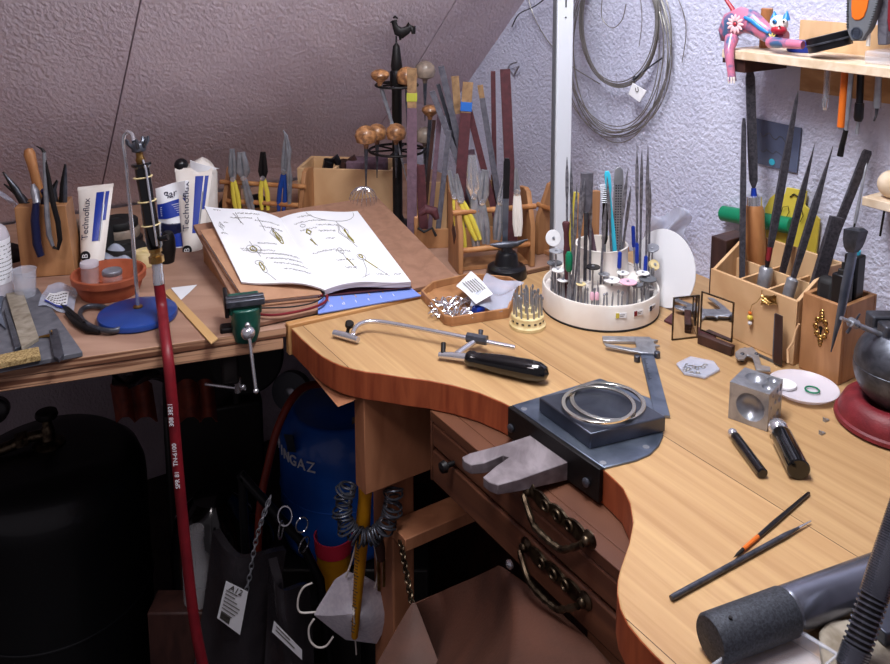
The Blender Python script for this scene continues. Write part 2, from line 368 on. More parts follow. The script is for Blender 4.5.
# cabinet under the top: face plane parallel to the gable wall
ZU = TOP-.0345
A = onz(430, 410, ZU)
def face(x, y, off=0): return onp(x, y, A-N*off, N)
CF = frame((A.x, A.y, 0), -U)                                          # x towards the viewer along the drawer front, y into the cabinet
CFi = CF.inverted()
z1 = (face(431, 452).z+face(617, 608).z)/2; z2 = (face(428, 481).z+face(618, 656).z)/2
LEN = .62
m = MB(CF); m.box(0, LEN, .018, .38, z2-.002, ZU); mk(m, 'carcass', M_['drawer_wood'], bench, world=True, bevel=.001)
m = MB(CF); m.box(0, LEN, 0, .0178, ZU-.011, ZU); m.box(0, .0035, 0, .0178, z2, ZU-.011); mk(m, 'face_rail', M_['drawer_wood'], bench, world=True, bevel=.0008)
def drawer(za, zb, lab, hp):
    m = MB(CF); m.box(.004, LEN, 0, .017, za, zb); d = mk(m, 'drawer', M_['drawer_wood'], bench, world=True, bevel=.0025, label=lab)
    a = CFi @ face(*hp[0]); b = CFi @ face(*hp[1])
    m = MB(CF)                                                         # ornate bail pull
    zc = (a.z+b.z)/2 ; L = b.x-a.x
    for x in (a.x, b.x):
        m.ball((x, -.005, zc+.002), .0045, (1, .8, 1)); m.lathe([(.008, 0), (.008, .0012), (.004, .004)], 16, Matrix.Translation((x, 0, zc+.002)) @ Matrix.Rotation(PI/2, 4, 'X'))
    pts = []
    for i in range(21):
        t = i/20; pts.append((a.x+L*t, -.009-.006*math.sin(PI*t), zc+.001-.0165*min(1, math.sin(PI*t)*1.35)))
    m.tube(pts, [.0022+.0012*abs(math.sin(i*1.3)) for i in range(21)], 8)
    pl = []
    for i in range(25):
        t = i/24; wv = .0035+.0035*abs(math.sin(3*PI*t)); pl.append((a.x+.004+(L-.008)*t, zc+.002+wv))
    for i in range(24, -1, -1):
        t = i/24; wv = .0035+.005*abs(math.sin(3*PI*t)); pl.append((a.x+.004+(L-.008)*t, zc+.002-wv))
    q = MB(CF @ Matrix.Rotation(PI/2, 4, 'X')); q.prism(pl, .0, .0022)
    m.v += q.v[:]; o = len(m.v)-len(q.v); m.f += [[i+o for i in f] for f in q.f]; m.mi += q.mi
    for k in (.3, .5, .7): m.torus(CF.inverted() @ (CF @ V((a.x+L*k, -.003, zc+.001))), .0045, .0014, 14, 6, Matrix.Rotation(PI/2, 3, 'X'))
    mk(m, 'handle', M_['old_brass'], d, world=True, label='ornate antique brass pull')
    return d
drawer(z1+.002, ZU-.012, None, ((531, 493), (590, 540)))
drawer(z2, z1-.002, None, ((527, 550), (586, 600)))
pk = CFi @ face(454, 463)
m = MB(CF); m.lathe([(.0025, 0), (.003, .008), (.0065, .011), (.0055, .016), (1e-6, .018)], 14, Matrix.Translation((pk.x, 0, pk.z)) @ Matrix.Rotation(PI/2, 4, 'X')); mk(m, 'knob', M_['black_iron'], bench, world=True)
# leg board beside the cabinet
lp = lambda x, y: onp(x, y, A+U*.06, U)
w0 = CFi @ lp(364, 410)
zl = lp(392, 485).z
m = MB(CF); m.box(-.084, -.06, w0.y, .075, zl, ZU-.001); mk(m, 'leg_board', M_['leg_wood'], bench, world=True, bevel=.001)
m = MB(CF); m.box(-.135, -.085, (CFi @ onp(393, 560, A+U*.085, U)).y, .03, 0, ZU-.001); mk(m, 'leg', M_['leg_wood'], bench, world=True, bevel=.002)
# bracket under the overhang
pb = [B(309, 370, -.034), B(338, 400, -.034), B(372, 392, -.034), B(330, 352, -.034)]
p3 = [onz(309, 372, ZU), onz(360, 398, ZU), onz(350, 340, ZU), onz(312, 345, ZU)]
m = MB(); lo = onz(338, 407, ZU-.012)
m.add([p3[0], p3[1], lo, p3[2]+V((0, 0, 0)), p3[3]], [[0, 2, 1], [0, 4, 3, 2], [1, 2, 3], [0, 1, 3, 4]]); mk(m, 'corner_bracket', M_['leg_wood'], bench, world=True)
# stretcher rail
s0 = CFi @ onp(404, 540, A+U*.055, U)
m = MB(CF); m.box(-.083, -.045, s0.y-.004, .16, s0.z-.008, s0.z+.008); mk(m, 'stretcher', M_['leg_wood'], bench, world=True, bevel=.001)
m = MB(CF); m.box(-.95, LEN+.2, .39, .396, .02, ZU-.001); mk(m, 'back_panel', M_['dark_wood'], bench, world=True)  # added dark sheet, stands in for the shade below the bench
m = MB(CF); m.box(LEN-.09, LEN-.03, .2, .26, 0, z2-.003); mk(m, 'leg', M_['leg_wood'], bench, world=True, bevel=.002)
m = MB(CF); m.box(.02, .08, .22, .28, 0, z2-.003); mk(m, 'leg', M_['leg_wood'], bench, world=True, bevel=.002)
# ------------------------------------------------------------------ left bench
e0 = B(0, 372); e1 = B(290, 331); ED = (e1-e0).normalized(); EN = V((-ED.y, ED.x, 0))
def cross(p, d, q, e):
    den = d.x*e.y-d.y*e.x; t = ((q.x-p.x)*e.y-(q.y-p.y)*e.x)/den; return p+d*t
off = lip0+LN*.014
c_fr = lip0-LD*.0045+LN*.004; far = e0-ED*.75; ED = (c_fr-far).normalized(); EN = V((-ED.y, ED.x, 0))
bk0 = slope_pt(0.0, TOP)-U*.006; 
c_br = hit_wall(off, LD)-N*.003
c_bk = cross(bk0, N, c_br, U); c_bk = c_bk - U*.004 - N*.003
c_bl = cross(bk0, N, far, EN)
lb = thing('side_bench', 'pale plywood bench top along the sloped ceiling on the left', 'workbench', V((-.4, 1.2, 0)))
m = MB(); m.prism([(p.x, p.y) for p in (far, c_fr, off-LD*.004, c_br, c_bk, c_bl)], TOP-.012, TOP, side_k=1); mk(m, 'top_panel', [M_['ply_wood'], M_['ply_edge']], lb, world=True, bevel=.0008)
m = MB(); f2 = far-EN*.002; g2 = c_fr-EN*.002+ED*.0
m.prism([(p.x, p.y) for p in (far+EN*.001, c_fr+EN*.001-ED*.004, c_fr+EN*.06-ED*.004, far+EN*.06)], TOP-.028, TOP-.0125, side_k=1); mk(m, 'front_rail', [M_['ply_wood'], M_['ply_edge']], lb, world=True, bevel=.0015)
for p in (far+EN*.05, e0+ED*.0-ED*.3+EN*.3):
    m = MB(frame((p.x, p.y, 0), ED)); m.box(0, .05, .03, .08, 0, TOP-.0285 if p is not None else 0); mk(m, 'leg', M_['leg_wood'], lb, world=True)
# ------------------------------------------------------------------ leather apron hung below the drawers
def lerp(a, b, t): return a+(b-a)*t
ap = thing('bench_apron', 'brown leather catch apron slung beneath the drawers', 'leather apron', face(500, 600))
top = [face(412, 604, .04), face(440, 592, .015), face(470, 580, .006), face(500, 566, .003), face(540, 596, .003), face(580, 634, .003), face(640, 700, .003)]
bot = [lp(385, 664)+V((0, -.12, -.06)), face(420, 720, .10), face(455, 740, .13), face(500, 750, .15), face(560, 780, .15), face(620, 800, .14), face(660, 830, .12)]
def smp(L, t):
    t = t*(len(L)-1); i = min(int(t), len(L)-2); return lerp(L[i], L[i+1], t-i)
def apf(u, v):
    p = lerp(smp(top, u), smp(bot, u), v); sag = math.sin(PI*v)*.05
    return p + N*(sag*(1-v)*.6) - V((0, 0, sag*.3)) + N*(.012*math.sin(u*17+v*2)*v)
m = MB(); m.sheet(apf, 48, 16, .002); mk(m, 'skin', M_['leather'], ap, world=True, smooth=80)
q = face(510.5, 564, .006)
m = MB(frame(q, -U, -N)); m.lathe([(.0045, 0), (.0045, .002), (.002, .004), (1e-6, .004)], 14); mk(m, 'rivet', M_['chrome'], ap, world=True)
c0 = lp(400, 538); c1 = smp(top, 0)
m = MB()
for i in range(14):
    t = (i+.5)/14; p = lerp(c0, c1, t); m.torus(p, .0035, .001, 12, 5, (axis(p, p+(c1-c0)) @ Matrix.Rotation(PI/2*(i % 2), 4, 'Z') @ Matrix.Rotation(PI/2, 4, 'X')).to_3x3(), sx=1, sy=1)
m.tube([c0, c1], .0009, 6)
mk(m, 'chain', M_['old_brass'], ap, world=True)
def corner(u, v): 
    a = smp(top, 0); return lerp(lerp(a, lp(392, 640), v), lerp(a, bot[1], v), u)
m = MB(); m.sheet(lambda u, v: lerp(lerp(top[0], onp(378, 664, top[0]-V((0, .05, 0)), V((0, 1, 0))), v), lerp(top[0]+V((.004, 0, 0)), onp(440, 668, top[0]-V((0, .06, 0)), V((0, 1, 0))), v), u)+V((0, -.02*math.sin(PI*u)*v, 0)), 12, 8, .002); mk(m, 'folded_flap', M_['leather'], ap, world=True, smooth=80)
# ------------------------------------------------------------------ bench pin and its steel plate
pin = thing('bench_pin', 'forked grey bench pin on a steel plate let into the bench front', 'bench pin', B(560, 440, -.03))
pts = [(512, 407), (542, 398), (600, 380), (650, 400), (663, 424), (663, 438), (659, 447), (650, 456), (636, 462), (604, 470)]
m = MB(); m.prism([(B(*p).x, B(*p).y) for p in pts], TOP+.0002, TOP+.0022); mk(m, 'top_plate', M_['plate_steel'], pin, world=True, bevel=.0006)
fa = B(512, 407); fb = B(604, 470); fd = (fb-fa).normalized(); fn = V((fd.y, -fd.x, 0))
PF = frame(V((fa.x, fa.y, TOP)), fd)
pl_ = (fb-fa).length
m = MB(PF); m.box(0, pl_, -.0055, -.0005, -.03, .0022); fp = mk(m, 'face_plate', M_['black_iron'], pin, world=True, bevel=.0008)
for x in (.006, pl_*.62, pl_*.88):
    m = MB(PF @ Matrix.Translation((x, -.0055, -.018)) @ Matrix.Rotation(PI/2, 4, 'X')); m.lathe([(.0042, 0), (.0042, .002), (.0025, .003), (1e-6, .003)], 14); mk(m, 'screw', M_['dark_steel'], pin, world=True)
for p in ((524, 409), (603, 463), (646, 447)):
    m = MB(Matrix.Translation(B(*p, .0022))); m.lathe([(.0032, 0), (.003, .0004), (1e-6, .0005)], 14); mk(m, 'screw', M_['steel'], pin, world=True)
pz = -.012
ppx = [(534, 434), (571, 461), (520, 479), (498, 485), (489, 482), (483, 477), (496, 466), (509, 457), (503, 455), (484, 463), (471, 465), (464, 461), (462, 457), (470, 453), (500, 445)]
pp = [B(p[0], p[1], pz) for p in ppx]
def thick(p): 
    d = (PF.inverted() @ p).y; t = min(1, max(0, -d/.11)); return .019-.013*t
m = MB(); n = len(pp)
lo = [p-V((0, 0, thick(p)))+fn*.0 for p in pp]
m.add(pp+lo, [list(range(n))[::-1], list(range(n, 2*n))]+[[i, (i+1) % n, n+(i+1) % n, n+i] for i in range(n)])
mk(m, 'forked_pin', M_['pin_wood'], pin, world=True, bevel=.0008)
# steel bench block + rings
bpx = [(539, 397), (590.5, 434), (666, 416.5), (609, 383)]
bb = [B(p[0], p[1], .0175) for p in bpx]
m = MB(); m.prism([(p.x, p.y) for p in bb], TOP+.0023, TOP+.0175); solo(m, 'bench_block', M_['block_steel'], 'dark square steel block lying on the bench plate under two rings', 'steel block', bevel=.0012)
def ring(px, py, r, z0, tilt, wd, th, lab):
    c = onz(px, py, z0)
    M = Matrix.Translation(c) @ Matrix.Rotation(tilt, 4, V((.5, .8, 0)))
    m = MB(M); m.lathe([(r-wd/2, -th/2), (r+wd/2, -th/2), (r+wd/2, th/2), (r-wd/2, th/2), (r-wd/2, -th/2)], 64)
    m.f = [f for f in m.f if len(f) == 4]; m.mi = m.mi[:len(m.f)]
    solo(m, 'bangle', M_['silver'], lab, 'bangle', 'flat silver rings on the steel block', bevel=.0003)
ring(607.5, 401, .0345, TOP+.0188, 0, .0042, .0022, 'flat silver ring lying underneath, flat on the dark steel block')
ring(598.5, 404, .0335, TOP+.0225, -.03, .0036, .0022, 'brighter silver ring resting on top of the other ring, nearer the pin')
# caliper
cal = thing('caliper', 'steel sliding caliper lying beyond the steel block', 'caliper', B(640, 350))
c0 = B(643, 341); c1 = B(661, 413); cdv = (c1-c0).normalized(); CM = frame(V((c0.x, c0.y, TOP)), cdv); L = (c1-c0).length
m = MB(CM); m.box(-.004, L+.01, -.0074, .0074, .0006, .0036); 
mk(m, 'beam', M_['plate_steel'], cal, world=True, bevel=.0004)
def jaw(pxs, z0, z1, nm='jaw'):
    m = MB(); m.prism([(B(*p).x, B(*p).y) for p in pxs], TOP+z0, TOP+z1); mk(m, nm, M_['steel'], cal, world=True, bevel=.0004)
jaw([(602, 339), (650, 340), (652, 345), (603, 344)], .0007, .0042); jaw([(604, 348), (632, 353), (640, 352), (648, 346), (656, 349), (650, 358), (632, 356), (606, 351)], .0040, .0062)
jaw([(648, 341), (658, 343), (650, 345)], .001, .004); jaw([(648, 348), (660, 350), (649, 352)], .003, .006)
m = MB(CM); m.box(.008, .042, -.0105, .0105, .0040, .0060); mk(m, 'slider', M_['steel'], cal, world=True, bevel=.0005)
m = MB()
for k in range(22): 
    m.M = CM; m.box(.052+k*.0022, .0523+k*.0022, -.0058, -.0058+(.004 if k % 5 == 0 else .0022), .0037, .0039)
mk(m, 'scale_marks', M_['ink'], cal, world=True, smooth=0)
for p in ((657, 357), (637, 361)):
    m = MB(Matrix.Translation(B(*p, .001))); m.lathe([(.0035, 0), (.0035, .006), (.003, .0065), (1e-6, .0065)], 14); mk(m, 'thumb_wheel', M_['dark_steel'], cal, world=True)
# ------------------------------------------------------------------ things on the right bench
def zrot(o, p): return Matrix.Translation(p)
# mandrel, lying
a = B(706, 634, .0185); a = onz(710, 640, TOP+.0158); b = onz(905, 567, TOP+.0158)
MX = axis(a, b, (0, 0, 1)); L = (b-a).length+.12
t = thing('ring_mandrel', 'thick steel mandrel with dark rough grip end lying at the front right', 'mandrel', MX)
m = MB(); m.lathe([(1e-6, -.001), (.0138, 0), (.0153, .002), (.0155, .0625), (.0148, .0635)], 40); mk(m, 'grip', M_['grip_steel'], t, bevel=.0003, label='rough dark end with a small hole')
m = MB(); m.lathe([(.0143, .0635), (.0147, .065), (.0150, .0665), (.0152, L)], 40); mk(m, 'bar', M_['bar_steel'], t)
m = MB(Matrix.Translation((.0146, .004, .012)) @ Matrix.Rotation(PI/2, 4, 'Y')); m.lathe([(.0013, 0), (.0013, .0013), (1e-6, .0013)], 12); mk(m, 'hole', M_['black_iron'], t)
# black rod and fine brush
def rod(name, p, q, h, parts, label, cat, group=None):
    P = onz(p[0], p[1], TOP+h); Q = onz(q[0], q[1], TOP+h); L = (Q-P).length
    t = thing(name, label, cat, axis(P, Q, (0, 0, 1)), group)
    for nm, prof, mt in parts:
        m = MB(); m.lathe([(r, z*L) for r, z in prof], 14); mk(m, nm, M_[mt], t)
    return t
rod('scriber', (671, 598), (811, 521), .0026, [('shaft', [(.0019, 0), (.0021, .02), (.0019, .8), (.0010, .9)], 'dark_steel'), ('prongs', [(.0012, .9), (.0005, 1), (1e-6, 1)], 'chrome')], 'long slim black rod with fine silver tip lying on the open bench', 'scriber')
rod('paint_brush', (733, 558), (810, 492), .0022, [('bristles', [(1e-6, 0), (.0012, .06), (.0014, .12)], 'bristle'), ('ferrule', [(.0015, .12), (.0017, .3)], 'orange_plastic'), ('handle', [(.0016, .3), (.0019, .5), (.0014, .98), (1e-6, 1)], 'black_plastic')], 'short black paint brush with orange band beside the slim rod', 'paint brush')
# doming block
p1 = B(728, 418); p2 = B(764, 431); p3 = B(788, 419)
xd = (p2-p1).normalized(); s = .038
DM = frame(V((p1.x, p1.y, TOP)), xd)
m = MB(); m.box(0, s, 0, s, .0003, s+.0003)
def ballcut(c, r):
    q = MB(); q.ball(c, r, n=24); return mk(q, 'cut', M_['dark_steel'])
o = mk(m, 'doming_block', [M_['steel']], None)
cuts = [ballcut((s*.55, -.004, s*.5), .0145), ballcut((s*.45, s*.62, s+.0045), .0115), ballcut((s*.82, s*.8, s+.002), .006), ballcut((s*.84, s*.35, s+.002), .006)]
for i, (y, z) in enumerate(((.2, .25), (.45, .2), (.72, .22), (.2, .55), (.5, .6), (.8, .55), (.3, .84), (.62, .86), (.85, .85))): cuts.append(ballcut((s+.001, s*y, s*z), .0022+.0008*(i % 3)))
boolcut(o, cuts)
o.matrix_basis = DM; tag(o, 'small steel doming cube with round hollows standing on the bench', 'doming block')
# punches
def punch(p, q, r, rb, label):
    P = onz(p[0], p[1], TOP+r); Q = onz(q[0], q[1], TOP+r); L = (Q-P).length
    t = thing('doming_punch', label, 'doming punch', axis(P, Q, (0, 0, 1)), 'doming punches beside the cube')
    m = MB(); m.ball((0, 0, rb*.8), rb, n=20); m.lathe([(rb*.55, rb*1.2), (rb*.7, rb*1.9)], 18); mk(m, 'ball_tip', M_['chrome'], t)
    m = MB(); m.lathe([(r*.7, rb*1.7), (r*.98, rb*2.1), (r, rb*2.4), (r, L-.001), (r-.001, L), (1e-6, L)], 28); mk(m, 'shank', M_['black_gloss'], t)
punch((731, 431), (763, 474), .0048, .0046, 'slimmer black doming punch with small chrome ball')
punch((776, 424), (799, 470), .0098, .0092, 'thicker black doming punch with large chrome ball')
# loose bits and zip bag
m = MB(); c = [(676, 366), (690, 359), (714, 364), (720, 372), (705, 380), (684, 376)]
m.prism([(B(*p).x, B(*p).y) for p in c], TOP+.0008, TOP+.004); bag = solo(m, 'jump_ring_bag', M_['zip_plastic'], 'small clear bag of wire rings lying before the mirror', 'plastic bag', bevel=.001)
m = MB()
for i in range(26):
    p = B(690+random.uniform(-6, 16), 368+random.uniform(-4, 5), .0045+random.uniform(-.002, .001)); m.torus(p, .0022, .0004, 10, 4, Matrix.Rotation(random.uniform(-.5, .5), 3, 'X'))
o = solo(m, 'jump_rings', M_['wire_metal'], 'tiny wire rings inside the small clear bag', 'wire rings', kind='stuff')
for (x, y, lab) in ((826, 421, 'tiny steel clip lying left of the red ring cushion'), (822, 434, 'tiny metal chip in front of the glass dish'),):
    m = MB(frame(B(x, y), (1, .5, 0))); m.box(-.003, .003, -.0015, .0015, 0, .0015); m.box(-.003, -.002, -.0015, .0015, .0015, .004); solo(m, 'metal_clip', M_['steel'], lab, 'metal chip')
# wrench-like cutter behind the cube
W_ = [(735, 359), (740, 355), (752, 354), (758, 360), (761, 372), (770, 374), (770, 378), (756, 377), (752, 364), (747, 362), (744, 366), (738, 366), (735, 363)]
t = thing('hook_wrench', 'small steel hook wrench lying behind the doming cube', 'wrench', B(750, 366))
m = MB(); m.prism([(B(*p).x, B(*p).y) for p in W_], TOP+.006, TOP+.0085); mk(m, 'hook', M_['steel'], t, world=True, bevel=.0005)
m = MB()
for p in ((742, 361), (756, 361)): m.M = Matrix.Translation(B(*p, 0)); m.lathe([(.0022, 0), (.0022, .0093), (.0016, .0098), (1e-6, .0098)], 12)
mk(m, 'rivet', M_['dark_steel'], t, world=True)
# glass dish with paper disc and ring
c = onz(803, 392, TOP)
t = thing('glass_dish', 'shallow white glass dish between the cube and the red cushion', 'dish', c)
m = MB(); m.lathe([(.018, .0005), (.028, .0015), (.0335, .006), (.0345, .0075), (.0335, .0078), (.0275, .003), (.018, .002), (1e-6, .002)], 48, sx=1); mk(m, 'bowl', M_['frosted'], t)
m = MB(Matrix.Translation(c+V((-.016, .008, .0032)))); m.lathe([(.003, 0), (.0115, 0), (.0115, .002), (.003, .002)], 28); o = solo(m, 'white_disc', M_['white_stone'], 'white holed disc lying in the glass dish', 'disc')
m = MB(); m.torus(c+V((.008, -.003, .0042)), .0068, .0009, 28, 6); solo(m, 'rubber_ring', M_['green_plastic'], 'thin dark green ring in the glass dish', 'ring')
# engraver's ball on a leather ring
RC = V((.4360, .7545, TOP))
t = thing('ring_cushion', 'dark red leather ring cushion under the grey ball at the right edge', 'cushion', RC)
m = MB(); m.lathe([(.023, .0010), (.050, .0005), (.0545, .003), (.0540, .0065), (.0515, .008), (.0505, .013), (.047, .021), (.041, .0265), (.034, .027), (.027, .022), (.0232, .012), (.023, .001)], 64); m.f = [f for f in m.f if len(f) == 4]; m.mi = [0]*len(m.f); mk(m, 'pad', M_['red_leather'], t)
m = MB(); m.torus((0, 0, .0065), .0518, .0010, 64, 6); mk(m, 'piping', M_['burgundy'], t)
r = .041; BC = RC+V((0, 0, .0175))
t = thing('engraving_ball', 'heavy grey steel engraving ball sitting in the red cushion', 'engraving ball', BC)
prof = [(max(1e-6, r*math.sin(PI*k/24)), r-r*math.cos(PI*k/24)) for k in range(0, 12)] + [(r*1.0, r), (r*1.0, r+.002), (r*.985, r+.0024)] + [(r*math.sin(PI*k/24), r-r*math.cos(PI*k/24)+.002) for k in range(13, 20)]
m = MB(); m.lathe(prof, 48); mk(m, 'ball', M_['dark_steel'], t)
m = MB(Matrix.Translation((.004, .01, r*1.72))); m.box(-.026, .022, -.02, -.003, 0, .016); m.box(-.026, .022, .003, .02, 0, .016); mk(m, 'jaws', M_['dark_steel'], t, bevel=.002)
q0 = ony(841, 318, RC.y-.012); q1 = ony(872, 331, RC.y-.005)
t = thing('clamp_screw', 'steel clamp screw with cross bar in front of the keyhole box', 'clamp screw', axis(q0, q1, (0, 0, 1)))
L = (q1-q0).length; m = MB(); m.lathe([(.0018, 0), (.0018, L*.3), (.0046, L*.3), (.0046, L*.5), (.0026, L*.5), (.0026, L+.014), (1e-6, L+.014)], 16); mk(m, 'screw', M_['steel'], t)
m = MB(); m.tube([(0.011, .002, L*.4), (-.011, -.002, L*.4)], [.0008, .0016], 8); m.tube([(0.0, .009, L*.38), (0, -.009, L*.42)], .0012, 8); mk(m, 'cross_bar', M_['dark_steel'], t)
# ------------------------------------------------------------------ file box
q = B(793, 366); GM = frame(q, -U)                                     # x toward the viewer, y into the wall; z up
G = GM.inverted()
xl = (G @ onp(711, 268, q, N)).x; zf = ((G @ onp(787, 298, q, N)).z+(G @ onp(711, 268, q, N)).z)/2
dep = .088; zb = zf+.026; th = .004
t = thing('file_box', 'pale wooden box with dividers holding big black files', 'tool box', GM)
m = MB(); m.box(xl, 0, 0, th, .0005, zf); mk(m, 'front_panel', M_['pale_wood'], t, bevel=.0006)
m = MB(); m.box(xl, 0, dep-th, dep, .0005, zb); mk(m, 'back_panel', M_['pale_wood'], t, bevel=.0006)
for x in (xl, -th):
    m = MB(); Rm = Matrix(((0, 0, 1, 0), (1, 0, 0, 0), (0, 1, 0, 0), (0, 0, 0, 1)))
    m.M = Matrix.Translation((x, 0, 0)) @ Rm; m.prism([(th, .0005), (dep-th, .0005), (dep-th, zb), (dep*.62, zb+.002), (th, zf)], 0, th); mk(m, 'side_panel', [M_['pale_wood']], t, bevel=.0006)
m = MB(); m.box(xl+th, -th, dep*.5-.0015, dep*.5+.0015, .003, zf+.006); mk(m, 'divider', M_['pale_wood'], t)
for k in (.36, .68):
    m = MB(); m.box(xl*k-.0015, xl*k+.0015, th, dep-th, .003, zf-.002); mk(m, 'divider', M_['pale_wood'], t)
m = MB(); m.box(xl+th, -th, th, dep-th, .0005, .003); mk(m, 'bottom_panel', M_['pale_wood'], t)
# pendant hanging on the box front, and set square leaning on it
h = lambda x, y, o=.004: onp(x, y, q-N*o, N)
t = thing('bead_pendant', 'tangled gold chain with yellow and red beads hung on the file box', 'pendant', h(752, 318))
m = MB(); m.tube([h(762, 290), h(761.5, 296), h(757, 302), h(752, 305), h(750.5, 310), h(750, 313)], .0005, 5)
pts = []
for i in range(60):
    a = i*.9; pts.append(h(769+8*math.sin(a*1.31), 300+5*math.cos(a*1.77), .003+.002*random.random()))
m.tube(pts, .00045, 4); mk(m, 'chain', M_['brass'], t, world=True)
m = MB(); m.ball(h(750, 313, .004), .0022, n=12); mk(m, 'bead', M_['orange_plastic'], t, world=True, label='red bead')
m = MB(); m.ball(h(750, 317.5, .004), .0034, n=14); mk(m, 'bead', M_['yellow_plastic'], t, world=True, label='yellow bead')
m = MB(); m.ball(h(750, 323, .004), .0026, n=12); mk(m, 'bead', M_['white_stone'], t, world=True, label='white bead')
t = thing('set_square', 'brown steel set square leaning on the file box behind the cube', 'set square', h(775, 370, .012))
m = MB(); g = [(745, 347), (745, 356), (772, 369), (782, 374), (783, 316), (776, 313), (774, 352), (774, 360)]
fa_ = [h(p[0], p[1], .010) for p in g]; n = len(fa_)
m.add(fa_+[p-N*.003 for p in fa_], [list(range(n)), list(range(n, 2*n))[::-1]]+[[i, (i+1) % n, n+(i+1) % n, n+i][::-1] for i in range(n)]); mk(m, 'blade', M_['plate_steel'], t, world=True)
m = MB(); m.box(0, 1, 0, 1, 0, 1)
m.v = []; m.f = []; m.mi = []
g = [(775, 313), (783, 316), (781.5, 366), (773, 362)]; m.hexa([h(p[0], p[1], .011) for p in g], [h(p[0], p[1], .0165) for p in g]); mk(m, 'stock', M_['dark_wood'], t, world=True, bevel=.0008)
m = MB(); m.tube([h(788, 363, .02), h(787.5, 350, .014), h(793, 342, .014), h(796, 330, .008), h(799, 324, .008)], .0013, 6); solo(m, 'twig', M_['pale_wood'], 'thin pale peeled strip leaning in the gap between the boxes', 'wood strip')
# ------------------------------------------------------------------ wooden box with keyhole plate
q2 = B(838, 386); KM = frame(q2, -U); K = KM.inverted()
kx = -0.047; kz = ((K @ onp(803, 292, q2, N)).z+(K @ onp(841, 306, q2, N)).z)/2; kd = .062
t = thing('keyhole_box', 'small brown wooden box with brass keyhole plate right of the file box', 'wooden box', KM)
m = MB(); m.box(kx, 0, 0, .005, .0005, kz); fr = mk(m, 'front_panel', M_['rack_wood'], t, bevel=.0008)
m = MB(); m.box(kx, 0, kd-.005, kd, .0005, kz); mk(m, 'back_panel', M_['rack_wood'], t, bevel=.0008)
m = MB(); m.box(-.005, 0, .005, kd-.005, .0005, kz); mk(m, 'side_panel', M_['rack_wood'], t, bevel=.0008)
m = MB(); m.box(kx, kx+.005, .005, kd-.005, .0005, kz); mk(m, 'side_panel', M_['rack_wood'], t, bevel=.0008)
m = MB(); m.box(kx+.005, -.005, .005, kd-.005, .0005, .004); mk(m, 'bottom_panel', M_['rack_wood'], t)
e = K @ onp(821, 328, q2, N); EM = Matrix.Translation((e.x, 0, e.z)) @ Matrix.Rotation(PI/2, 4, 'X')
m = MB(EM); m.torus((0, 0, 0), .008, .0012, 24, 6, sx=.8, sy=1.3, hz=.7)
for k in range(8):
    a = 2*PI*k/8; m.torus((.0078*math.cos(a)*.8, .0078*math.sin(a)*1.4, 0.0005), .0026, .0007, 12, 5)
for k in (-1, 1): m.torus((0, k*.0145, 0), .0026, .0009, 12, 5); m.torus((0, k*.0185, 0), .0018, .0008, 12, 5)
mk(m, 'keyhole_plate', M_['brass'], t)
m = MB(EM); m.lathe([(.0022, 0), (.0022, .0012), (1e-6, .0012)], 12); m.prism([(-.0008, -.007), (.0008, -.007), (.0008, 0), (-.0008, 0)], 0, .001); mk(m, 'keyhole', M_['black_iron'], t)
def inb(x, y, dz): return KM @ V((x, y, dz))
t = thing('tool_case', 'black zipped case with turquoise edge standing in the keyhole box', 'case', inb(kx*.6, .03, .005))
m = MB(KM); m.box(kx+.008, kx+.030, .008, .026, .0045, kz+.020); mk(m, 'body', M_['rubber'], t, world=True, bevel=.006)
m = MB(); pts = [ony(817.5+0, 283, .905), ony(818, 277, .905), ony(820, 271, .905), ony(824, 267.5, .905), ony(829, 266, .905)]; m.tube(pts, .0022, 8); mk(m, 'zip_edge', M_['turquoise'], t, world=True)
for i, (x, y, hgt, lab) in enumerate(((-.012, .014, .030, 'black box-shaped cap nearest the ball in the keyhole box'), (-.014, .038, .046, 'tall black holder at the back of the keyhole box'))):
    m = MB(KM); m.box(x-.008, x+.008, y-.008, y+.008, .0045, kz+hgt); 
    t = thing('black_holder', lab, 'tool holder', inb(x, y, .0045)); mk(m, 'body', M_['black_plastic'], t, world=True, bevel=.002)
    m = MB(KM @ Matrix.Translation((x, y, kz+hgt))); m.lathe([(.005, 0), (.005, .004), (.002, .005), (.002, .012), (1e-6, .0125)], 14); mk(m, 'cap', M_['turquoise' if i else 'rubber'], t, world=True)
# long scraper leaning before the keyhole box
def path_tool(name, label, cat, Y, segs, group=None):
    b0 = segs[0][1][0]; P = ony(b0[0], b0[1], Y); t = thing(name, label, cat, P, group)
    for nm, pts, rs, mt, kw in segs:
        m = MB(); m.tube([ony(p[0], p[1], Y+(p[2] if len(p) > 2 else 0)) for p in pts], rs, kw.get('n', 10), flat=kw.get('flat', 1), hint=kw.get('hint', (1, 0, 0))); mk(m, nm, M_[mt], t, world=True)
    return t
path_tool('long_scraper', 'long curved grey steel scraper with square head leaning on the keyhole box', 'scraper', onp(853, 300, q2-N*.010, N).y, [
    ('blade', [(831, 352), (835, 335), (841, 312), (846, 285), (851, 262), (853, 250)], [.0006, .0022, .0044, .0052, .0052, .0046], 'plate_steel', dict(flat=.3)),
    ('head', [(852.5, 252), (853, 247), (854, 240), (856, 230), (856.2, 228)], [.006, .0095, .0115, .0125, .008], 'dark_steel', dict(flat=.45, n=4))])
